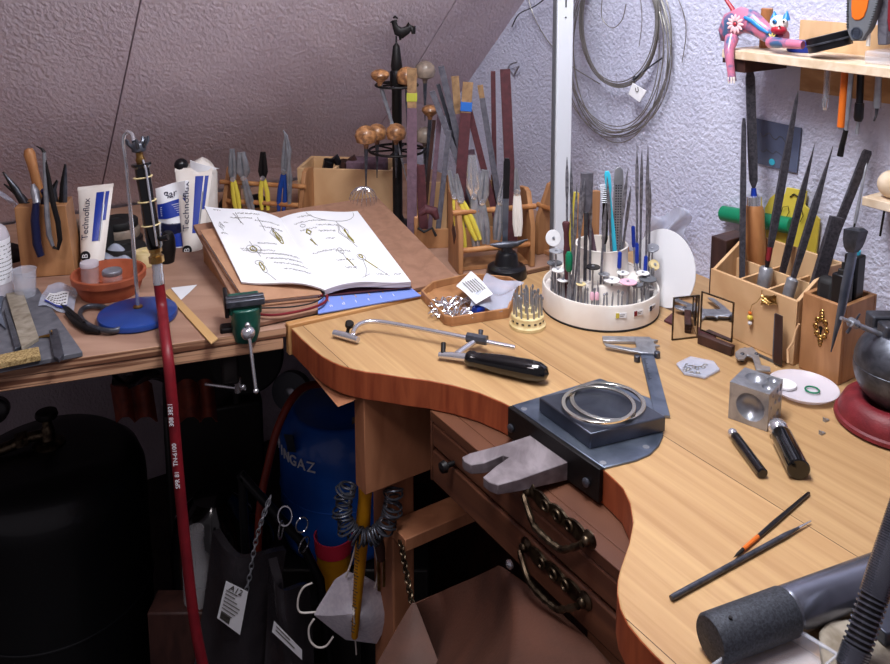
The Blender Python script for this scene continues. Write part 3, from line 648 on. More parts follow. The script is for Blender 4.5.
# ------------------------------------------------------------------ files
def wall_y(x):
    return onp(x, 150, WP, N).y
QB = B(793, 366)
def fy(px, py, yl): return onp(px, py, QB+N*yl, N).y
def stick(name, label, cat, p, q, Y, dY, parts, group=None, hint=(1, 0, 0), floor=.9065):
    dY = min(dY, wall_y(q[0])-.010-Y)
    P = ony(p[0], p[1], Y); Q = ony(q[0], q[1], Y+dY); d = (Q-P).normalized()
    if floor is None: ext = 0
    else: ext = (P.z-floor)/d.z
    L = (Q-P).length
    t = thing(name, label, cat, axis(P-d*ext, Q, hint), group)
    first = True
    for nm, kind, prof, mt in parts:
        prof = [(r, z) for r, z in prof]
        if first and ext: prof[0] = (max(prof[0][0], prof[1][0]*.7), -ext/L)
        prof = [(r, z+ext/L) for r, z in prof]; first = False
        m = MB()
        if kind == 'r': m.lathe([(r, z*L) for r, z in prof], 16)
        elif kind == 's': m.lathe([(r*1.414, z*L) for r, z in prof], 4, Matrix.Rotation(PI/4, 4, 'Z'))
        elif kind == 't': m.lathe([(r*1.5, z*L) for r, z in prof], 3)
        else:                                                          # flat: (half width, z), kind = thickness ratio
            m.lathe([(r*1.414, z*L) for r, z in prof], 4, Matrix.Diagonal((1, kind, 1, 1)) @ Matrix.Rotation(PI/4, 4, 'Z'))
        mk(m, nm, M_[mt], t, bevel=.0003 if kind not in ('r',) else 0)
    return t
gf = 'large files in the pale box'
stick('large_file', 'square black file with wooden handle turned down at the back of the box', 'file', (756, 262), (750, 72), fy(756, 262, .066), .03, [
    ('handle', 'r', [(1e-6, .02), (.0105, .025), (.0118, .06), (.0118, .27), (.0095, .30)], 'handle_wood'), ('ferrule', 'r', [(.0092, .30), (.0092, .345), (.006, .35)], 'chrome'), ('sleeve', 'r', [(.004, .35), (.003, .39)], 'blue_plastic'),
    ('blade', .3, [(.0015, .385), (.0050, .43), (.0056, .55), (.0056, .97), (.0040, 1)], 'file_steel')], gf)
stick('large_file', 'slim black file leaning upright left of the wooden handle', 'file', (742, 277), (744, 118), fy(742, 277, .024), .05, [('blade', .5, [(.0028, 0), (.0034, .2), (.0034, .6), (.0026, .95), (.0016, 1)], 'file_steel')], gf)
stick('large_file', 'tallest tapering silver-edged file with red band and steel nut', 'file', (764, 283), (798, 91), fy(764, 283, .026), .012, [
    ('nut', 'r', [(.0072, 0), (.0078, .01), (.0078, .075), (.006, .085)], 'steel'), ('tang', 'r', [(.0022, .08), (.0028, .12)], 'black_iron'), ('band', 'r', [(.0031, .12), (.0031, .19)], 'red_rubber'),
    ('blade', .6, [(.0030, .19), (.0042, .3), (.0042, .6), (.0018, .95), (.0003, 1)], 'file_steel')], gf)
stick('large_file', 'pointed black file in the middle of the box, shorter than its left neighbour', 'file', (783, 270), (815, 143), fy(783, 270, .066), .02, [('blade', .7, [(.0024, 0), (.0038, .25), (.0036, .55), (.0003, 1)], 'file_steel')], gf)
stick('large_file', 'pointed black file with steel collar standing at the right front of the box', 'file', (789, 292), (833, 146), fy(789, 292, .024), .010, [
    ('collar', 'r', [(.0060, 0), (.0065, .01), (.0065, .085), (.004, .1)], 'steel'), ('blade', .7, [(.0026, .1), (.0037, .3), (.0036, .6), (.0003, 1)], 'file_steel')], gf)
stick('large_file', 'wide blunt black file leaning far right over the box edge', 'file', (812, 292), (868, 150), fy(812, 292, .066), .0, [('blade', .4, [(.0046, 0), (.0050, .98), (.0038, 1)], 'file_steel')], gf)
stick('file_block', 'short wide black bar leaning in front of the wide file', 'file', (817, 285), (837, 217), fy(817, 285, .040), .0, [('body', .45, [(.0072, 0), (.0072, 1)], 'file_steel')], gf)
stick('thin_rod', 'thin silver wire rod with cream tip standing beside the wide black file', 'rod', (846, 268), (867, 162), fy(846, 268, .034), .02, [('rod', 'r', [(.0011, 0), (.0011, .42)], 'black_iron'), ('grip', 'r', [(.0016, .42), (.0019, .5), (.0012, .95), (1e-6, 1)], 'steel')])
# things behind the file box, against the wall
t = thing('wood_block', 'dark wood block standing left of the file box', 'wood block', B(720, 318))
x0 = GM @ V((xl-.002, .03, 0)); 
m = MB(GM); m.box(xl-.026, xl-.003, .030, .075, .0005, zf+.028); mk(m, 'body', M_['dark_wood'], t, world=True, bevel=.001)
a = W(722, 213, .013); b = W(792, 226, .013)
m = MB(); m.lathe([(1e-6, 0), (.0095, .001), (.0105, .002), (.0105, (b-a).length), (1e-6, (b-a).length+.001)], 24, axis(a, b, (0, 0, 1))); solo(m, 'green_roll', M_['green_plastic'], 'green roll lying behind the big files', 'roll')
t = thing('yellow_clamp', 'yellow plastic plate with slotted tab behind the files', 'plate', W(795, 250, .004))
yf = [(766, 208), (771, 198), (778, 192), (786, 194), (788, 187), (808, 191), (806, 205), (821, 219), (815, 270), (768, 262)]
yw = [W(p[0], p[1], .005) for p in yf]; n = len(yw); m = MB(); m.add(yw+[p-N*.003 for p in yw], [list(range(n)), list(range(n, 2*n))[::-1]]+[[i, (i+1) % n, n+(i+1) % n, n+i][::-1] for i in range(n)]); mk(m, 'plate', M_['yellow_plastic'], t, world=True, bevel=.0005)
m = MB()
for k in (0, 1): m.tube([W(780+14*k, 216+4*k, .010), W(783+14*k, 207+4*k, .011), W(788+14*k, 206+4*k, .011), W(789+14*k, 212+4*k, .011), W(786+14*k, 218+4*k, .010)], .0005, 5)
m.tube([W(790, 197, .0095), W(794, 194, .0095), W(800, 198, .0095)], .0009, 5); mk(m, 'hook', M_['black_iron'], t, world=True)
# ------------------------------------------------------------------ hinged mirror
t = thing('hinged_mirror', 'two-panel brass-edged mirror with wooden foot left of the file box', 'mirror', B(697, 342))
def panel(a, b, h, z0, nm):
    P = V((a.x, a.y, TOP+z0)); d = (b-a); L = d.length; M = frame(P, d)
    m = MB(M); f = .0013
    m.box(0, L, 0, .002, 0, f); m.box(0, L, 0, .002, h-f, h); m.box(0, f, 0, .002, f, h-f); m.box(L-f, L, 0, .002, f, h-f)
    o = mk(m, nm, M_['old_brass'], t, world=True)
    m = MB(M); m.box(f, L-f, .0008, .0016, f, h-f); mk(m, 'glass', M_['mirror'], o, world=True)
panel(B(672, 341), B(698, 338), .053, .0005, 'mirror_frame')
panel(B(699, 340), B(731, 353), .048, .0125, 'mirror_frame')
P = B(697, 344); d = B(731, 357)-P; m = MB(frame(P, d)); m.box(0, d.length, 0, .008, .0005, .012); mk(m, 'foot', M_['dark_wood'], t, world=True, bevel=.0008)
# paper disc leaning on the wall
up_d = (V((0, 0, 1))+N*.15).normalized(); c = B(659, 306)+up_d*.0505; m = MB(frame(c, -U, (-U).cross(up_d))); m.lathe([(.05, -.0005), (.05, .0003)], 48); solo(m, 'paper_disc', M_['paper'], 'round white paper disc leaning on the wall behind the bur stand', 'paper disc')
m = MB(); m.sheet(lambda u, v: W(648+40*u+4*math.sin(7*v), 212+34*v+5*math.sin(6*u), .03+.006*math.sin(9*u+5*v)), 14, 12, .0005); solo(m, 'crumpled_wrap', M_['zip_plastic'], 'crumpled clear wrap behind the right side of the bur stand', 'plastic wrap', smooth=80)
m = MB(); g = [(664, 322), (672, 315), (700, 330), (716, 338), (712, 342), (690, 334)]; m.prism([(B(*p).x, B(*p).y) for p in g], TOP+.0005, TOP+.003); solo(m, 'leather_scrap', M_['burgundy'], 'dark brown leather scrap under the paper disc', 'leather scrap')
# ------------------------------------------------------------------ saw frame
t = thing('saw_frame', 'silver jeweller saw frame with glossy black handle', 'saw', B(440, 345))
S = lambda x, y, h=.012: onz(x, y, TOP+h)
m = MB(); m.tube(spl([S(353, 333), S(356, 327, .014), S(364, 322.5, .015), (S(376, 321.5, .015)), S(400, 325, .015), S(450, 334.5, .015), S(515, 347.5, .012)]), .0027, 10); mk(m, 'bow', M_['chrome'], t, world=True)
m = MB(); m.tube([S(334, 333, .006), S(346, 336, .006), S(358, 340, .006)], [.0040, .0046, .0036], 12); cl = mk(m, 'blade_clamp', M_['chrome'], t, world=True, label='far blade clamp')
m = MB(); m.lathe([(.0022, -.010), (.0022, 0), (.0048, 0), (.0052, .001), (.0052, .005), (.004, .006), (1e-6, .006)], 16, axis(S(349, 326, .013), S(350, 322, .019))); mk(m, 'thumb_nut', M_['black_iron'], cl, world=True)
m = MB(); a = S(467, 337, .015); b = S(487, 340.5, .015); m.tube([a, b], .0058, 8); m.tube([S(480, 338, .015), S(481, 330, .022)], [.0022, .003], 10); mk(m, 'slide_clamp', M_['dark_steel'], t, world=True)
m = MB(); m.tube([S(477, 340, .013), S(468, 346, .011), S(458, 353, .008), S(454, 356, .007)], .0034, 10); mk(m, 'arm', M_['chrome'], t, world=True)
m = MB(); m.tube([S(439, 355, .006), S(452, 356, .007), S(470, 358, .0085)], [.0035, .0045, .005], 12); cl = mk(m, 'blade_clamp', M_['chrome'], t, world=True, label='near blade clamp')
m = MB(); m.tube([S(443, 355, .007), S(443.5, 343, .016)], [.0028, .0030], 10); mk(m, 'thumb_nut', M_['black_iron'], cl, world=True)
a = S(467, 358, .0095); b = S(549, 374, .0125); L = (b-a).length
m = MB(); m.lathe([(1e-6, 0), (.0070, 0), (.0088, .003), (.0088, .008), (.0078, .010), (.0092, .02), (.0104, .038), (.0112, .058), (.0115, .072), (.0105, L-.010), (.0070, L-.003), (1e-6, L)], 28, axis(a, b, (0, 0, 1))); mk(m, 'handle', M_['black_gloss'], t, world=True)
# ------------------------------------------------------------------ tray of findings
tp = [(421, 299), (444, 325), (452, 327), (509, 318), (519, 290), (510, 285), (470, 281), (432, 290)]
tw = [B(*p) for p in tp]; tc = sum(tw, V((0, 0, 0)))/len(tw)
t = thing('parts_tray', 'shallow wooden tray of metal bits near the drawing board', 'tray', tc)
m = MB(); m.prism([(p.x, p.y) for p in tw], TOP+.0006, TOP+.0025); mk(m, 'base', M_['rack_wood'], t, world=True)
m = MB(); n = len(tw); inn = [p+(tc-p).normalized()*.0035 for p in tw]; z0 = TOP+.0026; z1 = TOP+.0125; up = lambda p, z: V((p.x, p.y, z))
m.add([up(p, z0) for p in tw]+[up(p, z1) for p in tw]+[up(p, z1) for p in inn]+[up(p, z0) for p in inn], [f for i in range(n) for j in [(i+1) % n] for f in ([i, j, n+j, n+i], [n+i, n+j, 2*n+j, 2*n+i], [2*n+i, 2*n+j, 3*n+j, 3*n+i], [3*n+i, 3*n+j, j, i])]); mk(m, 'rim', M_['rack_wood'], t, world=True, bevel=.0006)
m = MB()
for i in range(150):
    p = B(random.uniform(432, 478), random.uniform(298, 316), .004+random.random()*.006); a = random.uniform(0, PI); d = V((math.cos(a), math.sin(a), random.uniform(-.3, .5)))*random.uniform(.003, .006)
    m.tube([p-d, p+V((0, 0, .002)), p+d], .0008, 5)
solo(m, 'metal_findings', M_['chrome'], 'heap of small silver findings lying in the wooden tray', 'metal bits', kind='stuff')
m = MB(); zb_ = [(474, 300), (484, 274), (520, 280), (518, 296), (500, 309)]
def bagf(u, v):
    a = lerp(B(470, 306, .016), B(488, 275, .020), v); b = lerp(B(502, 309, .014), B(524, 284, .018), v); return lerp(a, b, u)+V((0, 0, .006*math.sin(5*u+3*v)+.004*math.sin(9*v-4*u)))
m.sheet(bagf, 18, 16, .0006); t = thing('zip_bag', 'clear zip bag with white printed label lying over the parts tray', 'plastic bag', B(496, 292, .01)); mk(m, 'bag', M_['zip_plastic'], t, world=True, smooth=80)
def labf(u, v):
    a = lerp(B(456, 286, .022), B(471, 271, .028), v); b = lerp(B(476, 303, .023), B(493, 293, .028), v); return lerp(a, b, u)+V((0, 0, .0015*math.sin(4*u)))
m = MB(); m.sheet(labf, 8, 6, .0004); lb_ = mk(m, 'label', M_['paper'], t, world=True, smooth=80)
LM = frame(labf(.5, .5)+V((0, 0, .0012)), labf(1, .5)-labf(0, .5), (labf(1, .5)-labf(0, .5)).cross(labf(.5, 1)-labf(.5, 0)))
m = MB(LM)
random.seed(3)
for r_ in range(6):
    x = -.019
    while x < .016:
        w_ = random.uniform(.001, .004); m.box(x, x+w_, .0085-r_*.0034, .0096-r_*.0034, .0, .0003); x += w_+.001
m.k = 0; mk(m, 'print', M_['ink'], lb_, world=True, smooth=0)
a = B(474, 311, .0095); b = B(488, 306, .0095); m = MB(); m.lathe([(1e-6, 0), (.0055, .0005), (.0065, .003), (.0062, .012), (.0045, .0145), (1e-6, .015)], 20, axis(a, b, (0, 0, 1))); solo(m, 'blue_stopper', M_['blue_plastic'], 'blue plastic stopper lying in the wooden tray under the label', 'stopper')
# ------------------------------------------------------------------ mini horn anvil
c = B(506.5, 276); c = V((c.x, c.y+.0, TOP))
t = thing('horn_anvil', 'small black horn anvil on round base in front of the pliers rack', 'anvil', c)
m = MB(); m.lathe([(.0285, .0005), (.029, .004), (.027, .014), (.023, .017), (.018, .0185), (.0165, .021), (.0150, .032), (.0125, .036), (.008, .037), (.007, .044), (1e-6, .044)], 36); mk(m, 'base', M_['black_plastic'], t)
m = MB(frame((0, 0, .0), (1, .1, 0))); m.tube([(-.024, 0, .047), (-.012, 0, .046), (-.004, 0, .0455), (.004, 0, .0455), (.014, 0, .047), (.030, 0, .053)], [.0012, .0045, .0058, .0058, .0042, .0008], 12, flat=.9); mk(m, 'horn', M_['dark_steel'], t)
# ------------------------------------------------------------------ cream bur holder
c = B(527.5, 326); bc = c
t = thing('bur_block', 'small round cream bur holder between tray and white stand', 'bur holder', c)
m = MB(); m.lathe([(.0222, .0005), (.0222, .004), (.0210, .005), (.0200, .007), (.0200, .015), (.0190, .016), (.0150, .0163), (.0145, .021), (.008, .0212), (.0078, .0255), (1e-6, .0255)], 40); mk(m, 'block', M_['cream_plastic'], t)
m = MB()
for k in range(7):
    a = -PI/2+(k-3)*.38; m.M = t.matrix_basis @ Matrix.Translation((.0201*math.cos(a), .0201*math.sin(a), .010)) @ Matrix.Rotation(a+PI/2, 4, 'Z'); m.box(-.0016, .0016, -.0003, .0003, -.001, .001)
mk(m, 'marks', M_['ink'], t, world=True, smooth=0)
def bur(P, h, kind, lab, grp, rm='steel', tiltx=0, tilty=0):
    t = thing('bur', lab, 'bur', Matrix.Translation(P) @ Matrix.Rotation(tiltx, 4, 'X') @ Matrix.Rotation(tilty, 4, 'Y'), grp)
    m = MB(); m.lathe([(.00118, 0), (.00118, h*.7), (.0006, h*.8)], 8); mk(m, 'shank', M_['steel'], t)
    m = MB(); k = kind % 3
    prof = [(.0006, h*.78), (.0013, h*.84), (.0016, h*.92), (.0004, h)] if k == 0 else ([(.0006, h*.8), (.0016, h*.86), (.0018, h*.93), (.0012, h), (1e-6, h)] if k == 1 else [(.0006, h*.75), (.0010, h*.8), (.0003, h)])
    m.lathe(prof, 8); mk(m, 'cutter', M_[rm], t)
k = 0
for rad, cnt, z0 in ((.0172, 14, .0163), (.011, 9, .0212), (.004, 4, .0255)):
    for i in range(cnt):
        a = 2*PI*(i+.3*(rad > .01))/cnt; bur(bc+V((rad*math.cos(a), rad*math.sin(a), z0)), random.uniform(.018, .030), k, 'small steel bur with pointed cutter standing in the round cream holder', 'burs in the cream holder', tiltx=random.uniform(-.08, .08), tilty=random.uniform(-.08, .08)); k += 1
# ------------------------------------------------------------------ front right corner
t = thing('plastic_case', 'clear plastic case with raised rim at the lower frame edge', 'plastic case', onz(770, 664, TOP))
cq = [onz(700, 690, TOP), onz(778, 634, TOP), onz(838, 672, TOP), onz(760, 740, TOP)]
def edges_ring(m, q, w_, z0, z1):
    cc = sum(q, V((0, 0, 0)))/4
    for i in range(4):
        a, b = q[i], q[(i+1) % 4]; a2 = a+(cc-a).normalized()*w_; b2 = b+(cc-b).normalized()*w_
        m.hexa([up(a, z0), up(b, z0), up(b2, z0), up(a2, z0)], [up(a, z1), up(b, z1), up(b2, z1), up(a2, z1)])
m = MB(); edges_ring(m, cq, .0016, TOP+.002, TOP+.012); m.hexa([up(p, TOP+.0005) for p in cq], [up(p, TOP+.002) for p in cq]); mk(m, 'shell', M_['clear_plastic'], t, world=True, bevel=.0004)
m = MB(); edges_ring(m, cq, .0025, TOP+.0121, TOP+.0133); mk(m, 'rim', M_['clear_plastic'], t, world=True)
sp = [(818, 645), (826, 635), (862, 632), (900, 628), (905, 720), (832, 720), (820, 664)]
m = MB(); m.prism([(B(*p).x, B(*p).y) for p in sp], TOP+.0005, TOP+.012); solo(m, 'pumice_block', M_['grey_stone'], 'rough grey stone block under the spring arm', 'stone', bevel=.003)
mb_ = [(856, 604), (874, 590), (900, 604), (920, 640), (885, 648), (868, 632)]
m = MB(); m.prism([(onz(*p, TOP+.012).x, onz(*p, TOP+.012).y) for p in mb_], TOP+.0125, TOP+.022); solo(m, 'black_clamp', M_['block_steel'], 'black steel clamp plate beside the mandrel at the right edge', 'clamp', bevel=.001)
P = onz(850, 668, TOP+.0125); Q = P+(ony(906, 500, P.y+.035)-P)
L = (Q-P).length; t = thing('spring_arm', 'thick black ribbed metal spring arm rising at the lower right corner', 'spring arm', axis(P, Q, (1, 0, 0)))
m = MB(); m.lathe([(.0074, 0), (.0074, L), (1e-6, L)], 20); mk(m, 'core', M_['black_iron'], t)
m = MB(); pts = []; z = 0.0; a = 0
while z < L:
    pts.append((.0080*math.cos(a), .0080*math.sin(a), z)); f = z/L; pit = .0016 if (f < .12 or f > .42) else .0034; a += PI/8; z += pit/16
m.tube(pts, .0010, 5); mk(m, 'coil', M_['bar_steel'], t)
# ------------------------------------------------------------------ lamp pole
t = thing('lamp_pole', 'white square lamp pole rising at the back of the bench', 'lamp', B(560, 290))
PB = ony(559.5, 262, 1.13); PB.z = TOP; PT = ony(563.5, 0, 1.15); k = (1.46-TOP)/(PT.z-TOP); top = lerp(PB, PT, k)
PM = axis(PB, top, (1, .25, 0)); L = (top-PB).length
m = MB(PM); m.box(-.0115, .0115, -.009, .009, .0005, L); mk(m, 'post', M_['white_paint'], t, world=True, bevel=.0015)
m = MB(PM); zs = (ony(564, 0, 1.14).z-TOP)
m.box(-.001, .001, -.0096, -.0089, zs-.010, zs+.20); m.lathe([(.0012, 0), (.0012, .0007), (1e-6, .0007)], 10, Matrix.Translation((0, -.009, zs-.0235)) @ Matrix.Rotation(PI/2, 4, 'X')); mk(m, 'slot', M_['black_iron'], t, world=True)
m = MB(PM); m.box(-.0128, -.0117, -.006, .006, .02, L); mk(m, 'side_strip', M_['grey_rubber'], t, world=True)  # darker grey strip along the left face of the post
hd = V((.10, .80, 1.752)); 
m = MB(); m.tube([top-V((0, 0, .004)), top+V((0, -.03, .03)), lerp(top, hd, .6), hd+V((0, 0, .03))], .008, 10); mk(m, 'arm', M_['white_paint'], t, world=True)
HM = frame(hd, (1, .02, 0)); m = MB(HM); m.box(-.10, .10, -.33, .33, .002, .03); mk(m, 'lamp_head', M_['white_paint'], t, world=True, bevel=.006)
# ------------------------------------------------------------------ revolving bur stand
c = V((.1995, 1.0275, TOP)); R = .0742
t = thing('bur_stand', 'white revolving bur stand crowded with needle files and polishing wheels', 'tool stand', c)
m = MB(); m.lathe([(.070, .0005), (R, .003), (R, .030), (R-.001, .033), (R-.003, .033), (R-.004, .026), (.05, .024), (1e-6, .024)], 72); mk(m, 'tray', M_['white_plastic'], t)
m = MB(); m.lathe([(.054, .024), (.0535, .048), (.052, .050), (.048, .050), (.048, .0485), (1e-6, .0485)], 56); mk(m, 'middle_tier', M_['white_plastic'], t)
m = MB(); m.lathe([(.036, .049), (.0345, .052), (.033, .083), (.0335, .086), (.031, .086), (.030, .056), (1e-6, .056)], 48); mk(m, 'cup', M_['white_plastic'], t)
m = MB(); m.lathe([(R+.0004, .0005), (R+.0006, .0022), (R-.002, .0030)], 72); m.f = m.f[:-2]; m.mi = m.mi[:-2]; mk(m, 'foot_ring', M_['rubber'], t)
m = MB(); 
def onrim(px, z, dr=.0004):
    a0 = 0
    d = ray(px, 300); d = V((d.x, d.y, 0)).normalized(); o = V((-c.x, -c.y, 0)); bq = o.dot(d); q = bq*bq-(o.dot(o)-(R+dr)**2); s_ = -bq-math.sqrt(max(q, 0)); p = d*s_; return V((p.x, p.y, TOP+z)), math.atan2(p.y-c.y, p.x-c.x)
for px, colr in ((618, 'yellow_plastic'), (636, 'red_rubber'), (651, 'navy_plastic')):
    p, a = onrim(px, .022); FM = Matrix.Translation(p) @ Matrix.Rotation(a+PI/2, 4, 'Z')
    m = MB(FM); m.box(-.0022, .0110, -.0003, .0002, -.0032, .0032); st = mk(m, 'sticker', M_['paper'], t, world=True)
    m = MB(FM); m.box(-.0022, .0022, -.0006, -.0002, -.0032, .0032); mk(m, 'colour_patch', M_[colr], st, world=True)
    m = MB(FM); m.box(.003, .009, -.0005, -.0002, .0006, .0012); m.box(.003, .0075, -.0005, -.0002, -.0012, -.0006); mk(m, 'print', M_['ink'], st, world=True)
def in_stand(px, py, dy=0, zf=None):
    return None
def tier_z(x, y):
    r = math.hypot(x-c.x, y-c.y); return TOP+(.0565 if r < .0295 else (.050 if r < .047 and r > .037 else .025))
def inside(px, py, ry):                                               # keep a foot inside the tray's rim
    lim = R-.009
    for _ in range(4):
        dx = ony(px, py, c.y+ry).x-c.x
        if abs(dx) > lim: px += (1 if dx < 0 else -1)*(abs(dx)-lim)*F_PX/1.08; dx = math.copysign(lim, dx)
        ry = max(ry, -math.sqrt(max(0, lim*lim-dx*dx)))
    return px, ry
def tool(label, cat, name, b, tip, ry, parts, dY=0.0, group=None, hint=(1, 0, 0)):
    """b: pixel at the lower end, ry: offset of that end from the stand's centre towards the back"""
    bx_, ry = inside(b[0], b[1], ry); b = (bx_, b[1]); Y = c.y+ry; P = ony(b[0], b[1], Y); fz = tier_z(P.x, P.y)
    return stick(name, label, cat, b, tip, Y, dY, parts, group, hint, floor=min(fz, P.z-.001)+.0004)
nf = [('handle', 'r', [(.0013, 0), (.0015, .1), (.0015, .45), (.0012, .5)], 'needle_steel'), ('blade', .6, [(.0012, .48), (.0020, .6), (.0019, .8), (.0003, 1)], 'needle_steel')]
g = 'needle files in the white stand'
data = [((572, 300), (577, 183), -.055, 'needle file with dark shank at the left front of the white stand'), ((578, 301), (581, 178), -.055, 'needle file just right of the leftmost front one'),
        ((575, 285), (585, 178), -.040, 'needle file leaning right, second row at the left of the stand'), ((567, 240), (567, 157), .0, 'needle file half hidden by the white lamp pole'),
        ((572, 240), (571, 163), .02, 'needle file just right of the lamp pole'), ((612, 262), (607, 176), -.022, 'thin dark needle file leaning left in the cup'),
        ((616, 268), (628, 168), -.028, 'long grey needle file leaning right of the turquoise brush'), ((621, 262), (631, 186), -.015, 'slender needle file with green grip behind the middle'),
        ((637, 262), (637, 146), .0, 'leftmost of the tall pointed needle files at the right'), ((640, 270), (642, 148), .01, 'second of the tall pointed needle files at the right'),
        ((646, 272), (648, 144), -.01, 'tallest needle file, third of the pointed group at the right'), ((649, 262), (650, 178), .012, 'shorter needle file at the far right of the pointed group'),
        ((600, 290), (606, 200), -.042, 'dark pin-like needle file in the middle of the front row'), ((590, 268), (591, 182), -.03, 'grey needle file beneath the square-topped scraper')]
for b, tp_, ry, lab in data:
    tool(lab, 'needle file', 'needle_file', b, tp_, ry, nf, .0, g)
tool('square-topped dark tool standing at the left of the white stand', 'scraper', 'flat_scraper', (585, 270), (587, 173), -.036, [('shaft', .5, [(.0020, 0), (.0024, .5), (.0030, .6)], 'dark_steel'), ('head', .25, [(.0040, .6), (.0070, .72), (.0076, .97), (.0076, 1)], 'grey_stick')])
tool('maroon spool-shaped handle beside the lamp pole in the stand', 'tool handle', 'spool_tool', (567, 256), (566, 222), -.03, [('grip', 'r', [(.003, 0), (.0048, .1), (.0034, .35), (.0034, .7), (.0050, .95), (.004, 1)], 'burgundy')])
tool('yellow-handled tool behind the lamp pole', 'tool', 'yellow_tool', (571, 240), (576, 192), .022, [('handle', .5, [(.003, 0), (.0042, .3), (.0030, 1)], 'yellow_plastic')])
tool('green and blue rubber polisher at the left of the stand', 'polisher', 'rubber_polisher', (569, 284), (569, 252), -.05, [('shank', 'r', [(.0012, 0), (.0012, .4)], 'steel'), ('tip', 'r', [(.003, .4), (.0046, .5), (.0044, .9), (.0028, 1)], 'green_plastic')])
tool('purple-grey spatula leaning left behind the discs', 'spatula', 'spatula', (595, 256), (585, 206), -.022, [('blade', .3, [(.002, 0), (.0034, .2), (.0040, .7), (.0020, 1)], 'mauve_paper')])
tb = tool('turquoise toothbrush standing bristles left in the white cup', 'toothbrush', 'toothbrush', (615, 254), (607, 171), -.018, [('handle', .55, [(.0024, 0), (.0028, .3), (.0020, .6), (.0022, .72), (.0036, .8), (.0036, .96), (.002, 1)], 'turquoise')])
L = .118
m = MB(); [m.tube([(-.0025, .0012*(j-.5), L*(.76+.021*i)), (-.0105, .0012*(j-.5), L*(.765+.021*i))], .0005, 4) for i in range(10) for j in (0, 1)]; mk(m, 'bristles', M_['white_bristle'], tb)
tool('black bristle brush standing upright in the cup', 'brush', 'bristle_brush', (604, 262), (606, 188), -.01, [('handle', 'r', [(.0016, 0), (.0018, .25)], 'steel'), ('tuft', 'r', [(.0020, .25), (.0040, .32), (.0036, .38), (.0042, .46), (.0036, .54), (.0042, .62), (.0036, .7), (.0040, .8), (.0022, 1)], 'bristle')])
sl = tool('perforated silver sleeve with rounded top standing in the white cup', 'sleeve', 'wire_sleeve', (617, 256), (619, 167), -.008, [('tube', .35, [(.0058, 0), (.0058, .88), (.0048, .97), (.0020, 1)], 'steel')])
m = MB()
for i in range(26):
    for j in range(3): m.box(-.0042+j*.0030, -.0024+j*.0030, -.00245, -.0018, .022+i*.0034, .0238+i*.0034)
mk(m, 'perforation', M_['dark_steel'], sl, smooth=0)
for i, (b, tp_, ry, cl) in enumerate((((634, 252), (633, 226), .0, 'blue'), ((637, 268), (637, 243), -.012, 'blue'), ((645, 276), (646, 256), -.02, 'blue'), ((611, 276), (610, 256), -.03, 'navy'), ((619, 272), (620, 252), -.032, 'blue'))):
    tool(['blue-sleeved shank highest at the right group', 'blue-sleeved shank in the middle of the right group', 'blue-sleeved shank lowest at the right group', 'navy-sleeved shank under the black brush', 'blue-sleeved shank under the turquoise toothbrush'][i], 'tool shank', 'sleeved_shank', b, tp_, ry, [('shank', 'r', [(.0011, 0), (.0011, .2)], 'steel'), ('sleeve', 'r', [(.0022, .2), (.0026, .3), (.0024, .95), (.0016, 1)], cl+'_plastic')], 0, 'sleeved shanks in the white stand')
# mounted wheels
def wheel(px, py, ry, r, th_, mt, label, tilt=(0, 0), rim=None):
    px, ry = inside(px, py, ry); P = ony(px, py, c.y+ry); fz = tier_z(P.x, P.y); 
    if fz > P.z-.004: fz = TOP+.025
    t = thing('mounted_wheel', label, 'polishing wheel', V((P.x, P.y, fz)), 'mounted wheels in the white stand'); h = P.z-fz
    m = MB(); m.lathe([(.00117, 0.0004), (.00117, h-.001)], 8); mk(m, 'shank', M_['steel'], t)
    M = Matrix.Translation((0, 0, h)) @ Matrix.Rotation(tilt[0], 4, 'X') @ Matrix.Rotation(tilt[1], 4, 'Y')
    m = MB(); m.lathe([(.001, -th_/2), (r, -th_/2), (r, th_/2), (.001, th_/2)], 32, M); mk(m, 'disc', M_[mt], t, bevel=.0003)
    m = MB(); m.lathe([(.0019, th_/2), (.0019, th_/2+.0012), (.0008, th_/2+.0016), (1e-6, th_/2+.0016)], 12, M); mk(m, 'screw', M_[rim or 'steel'], t)
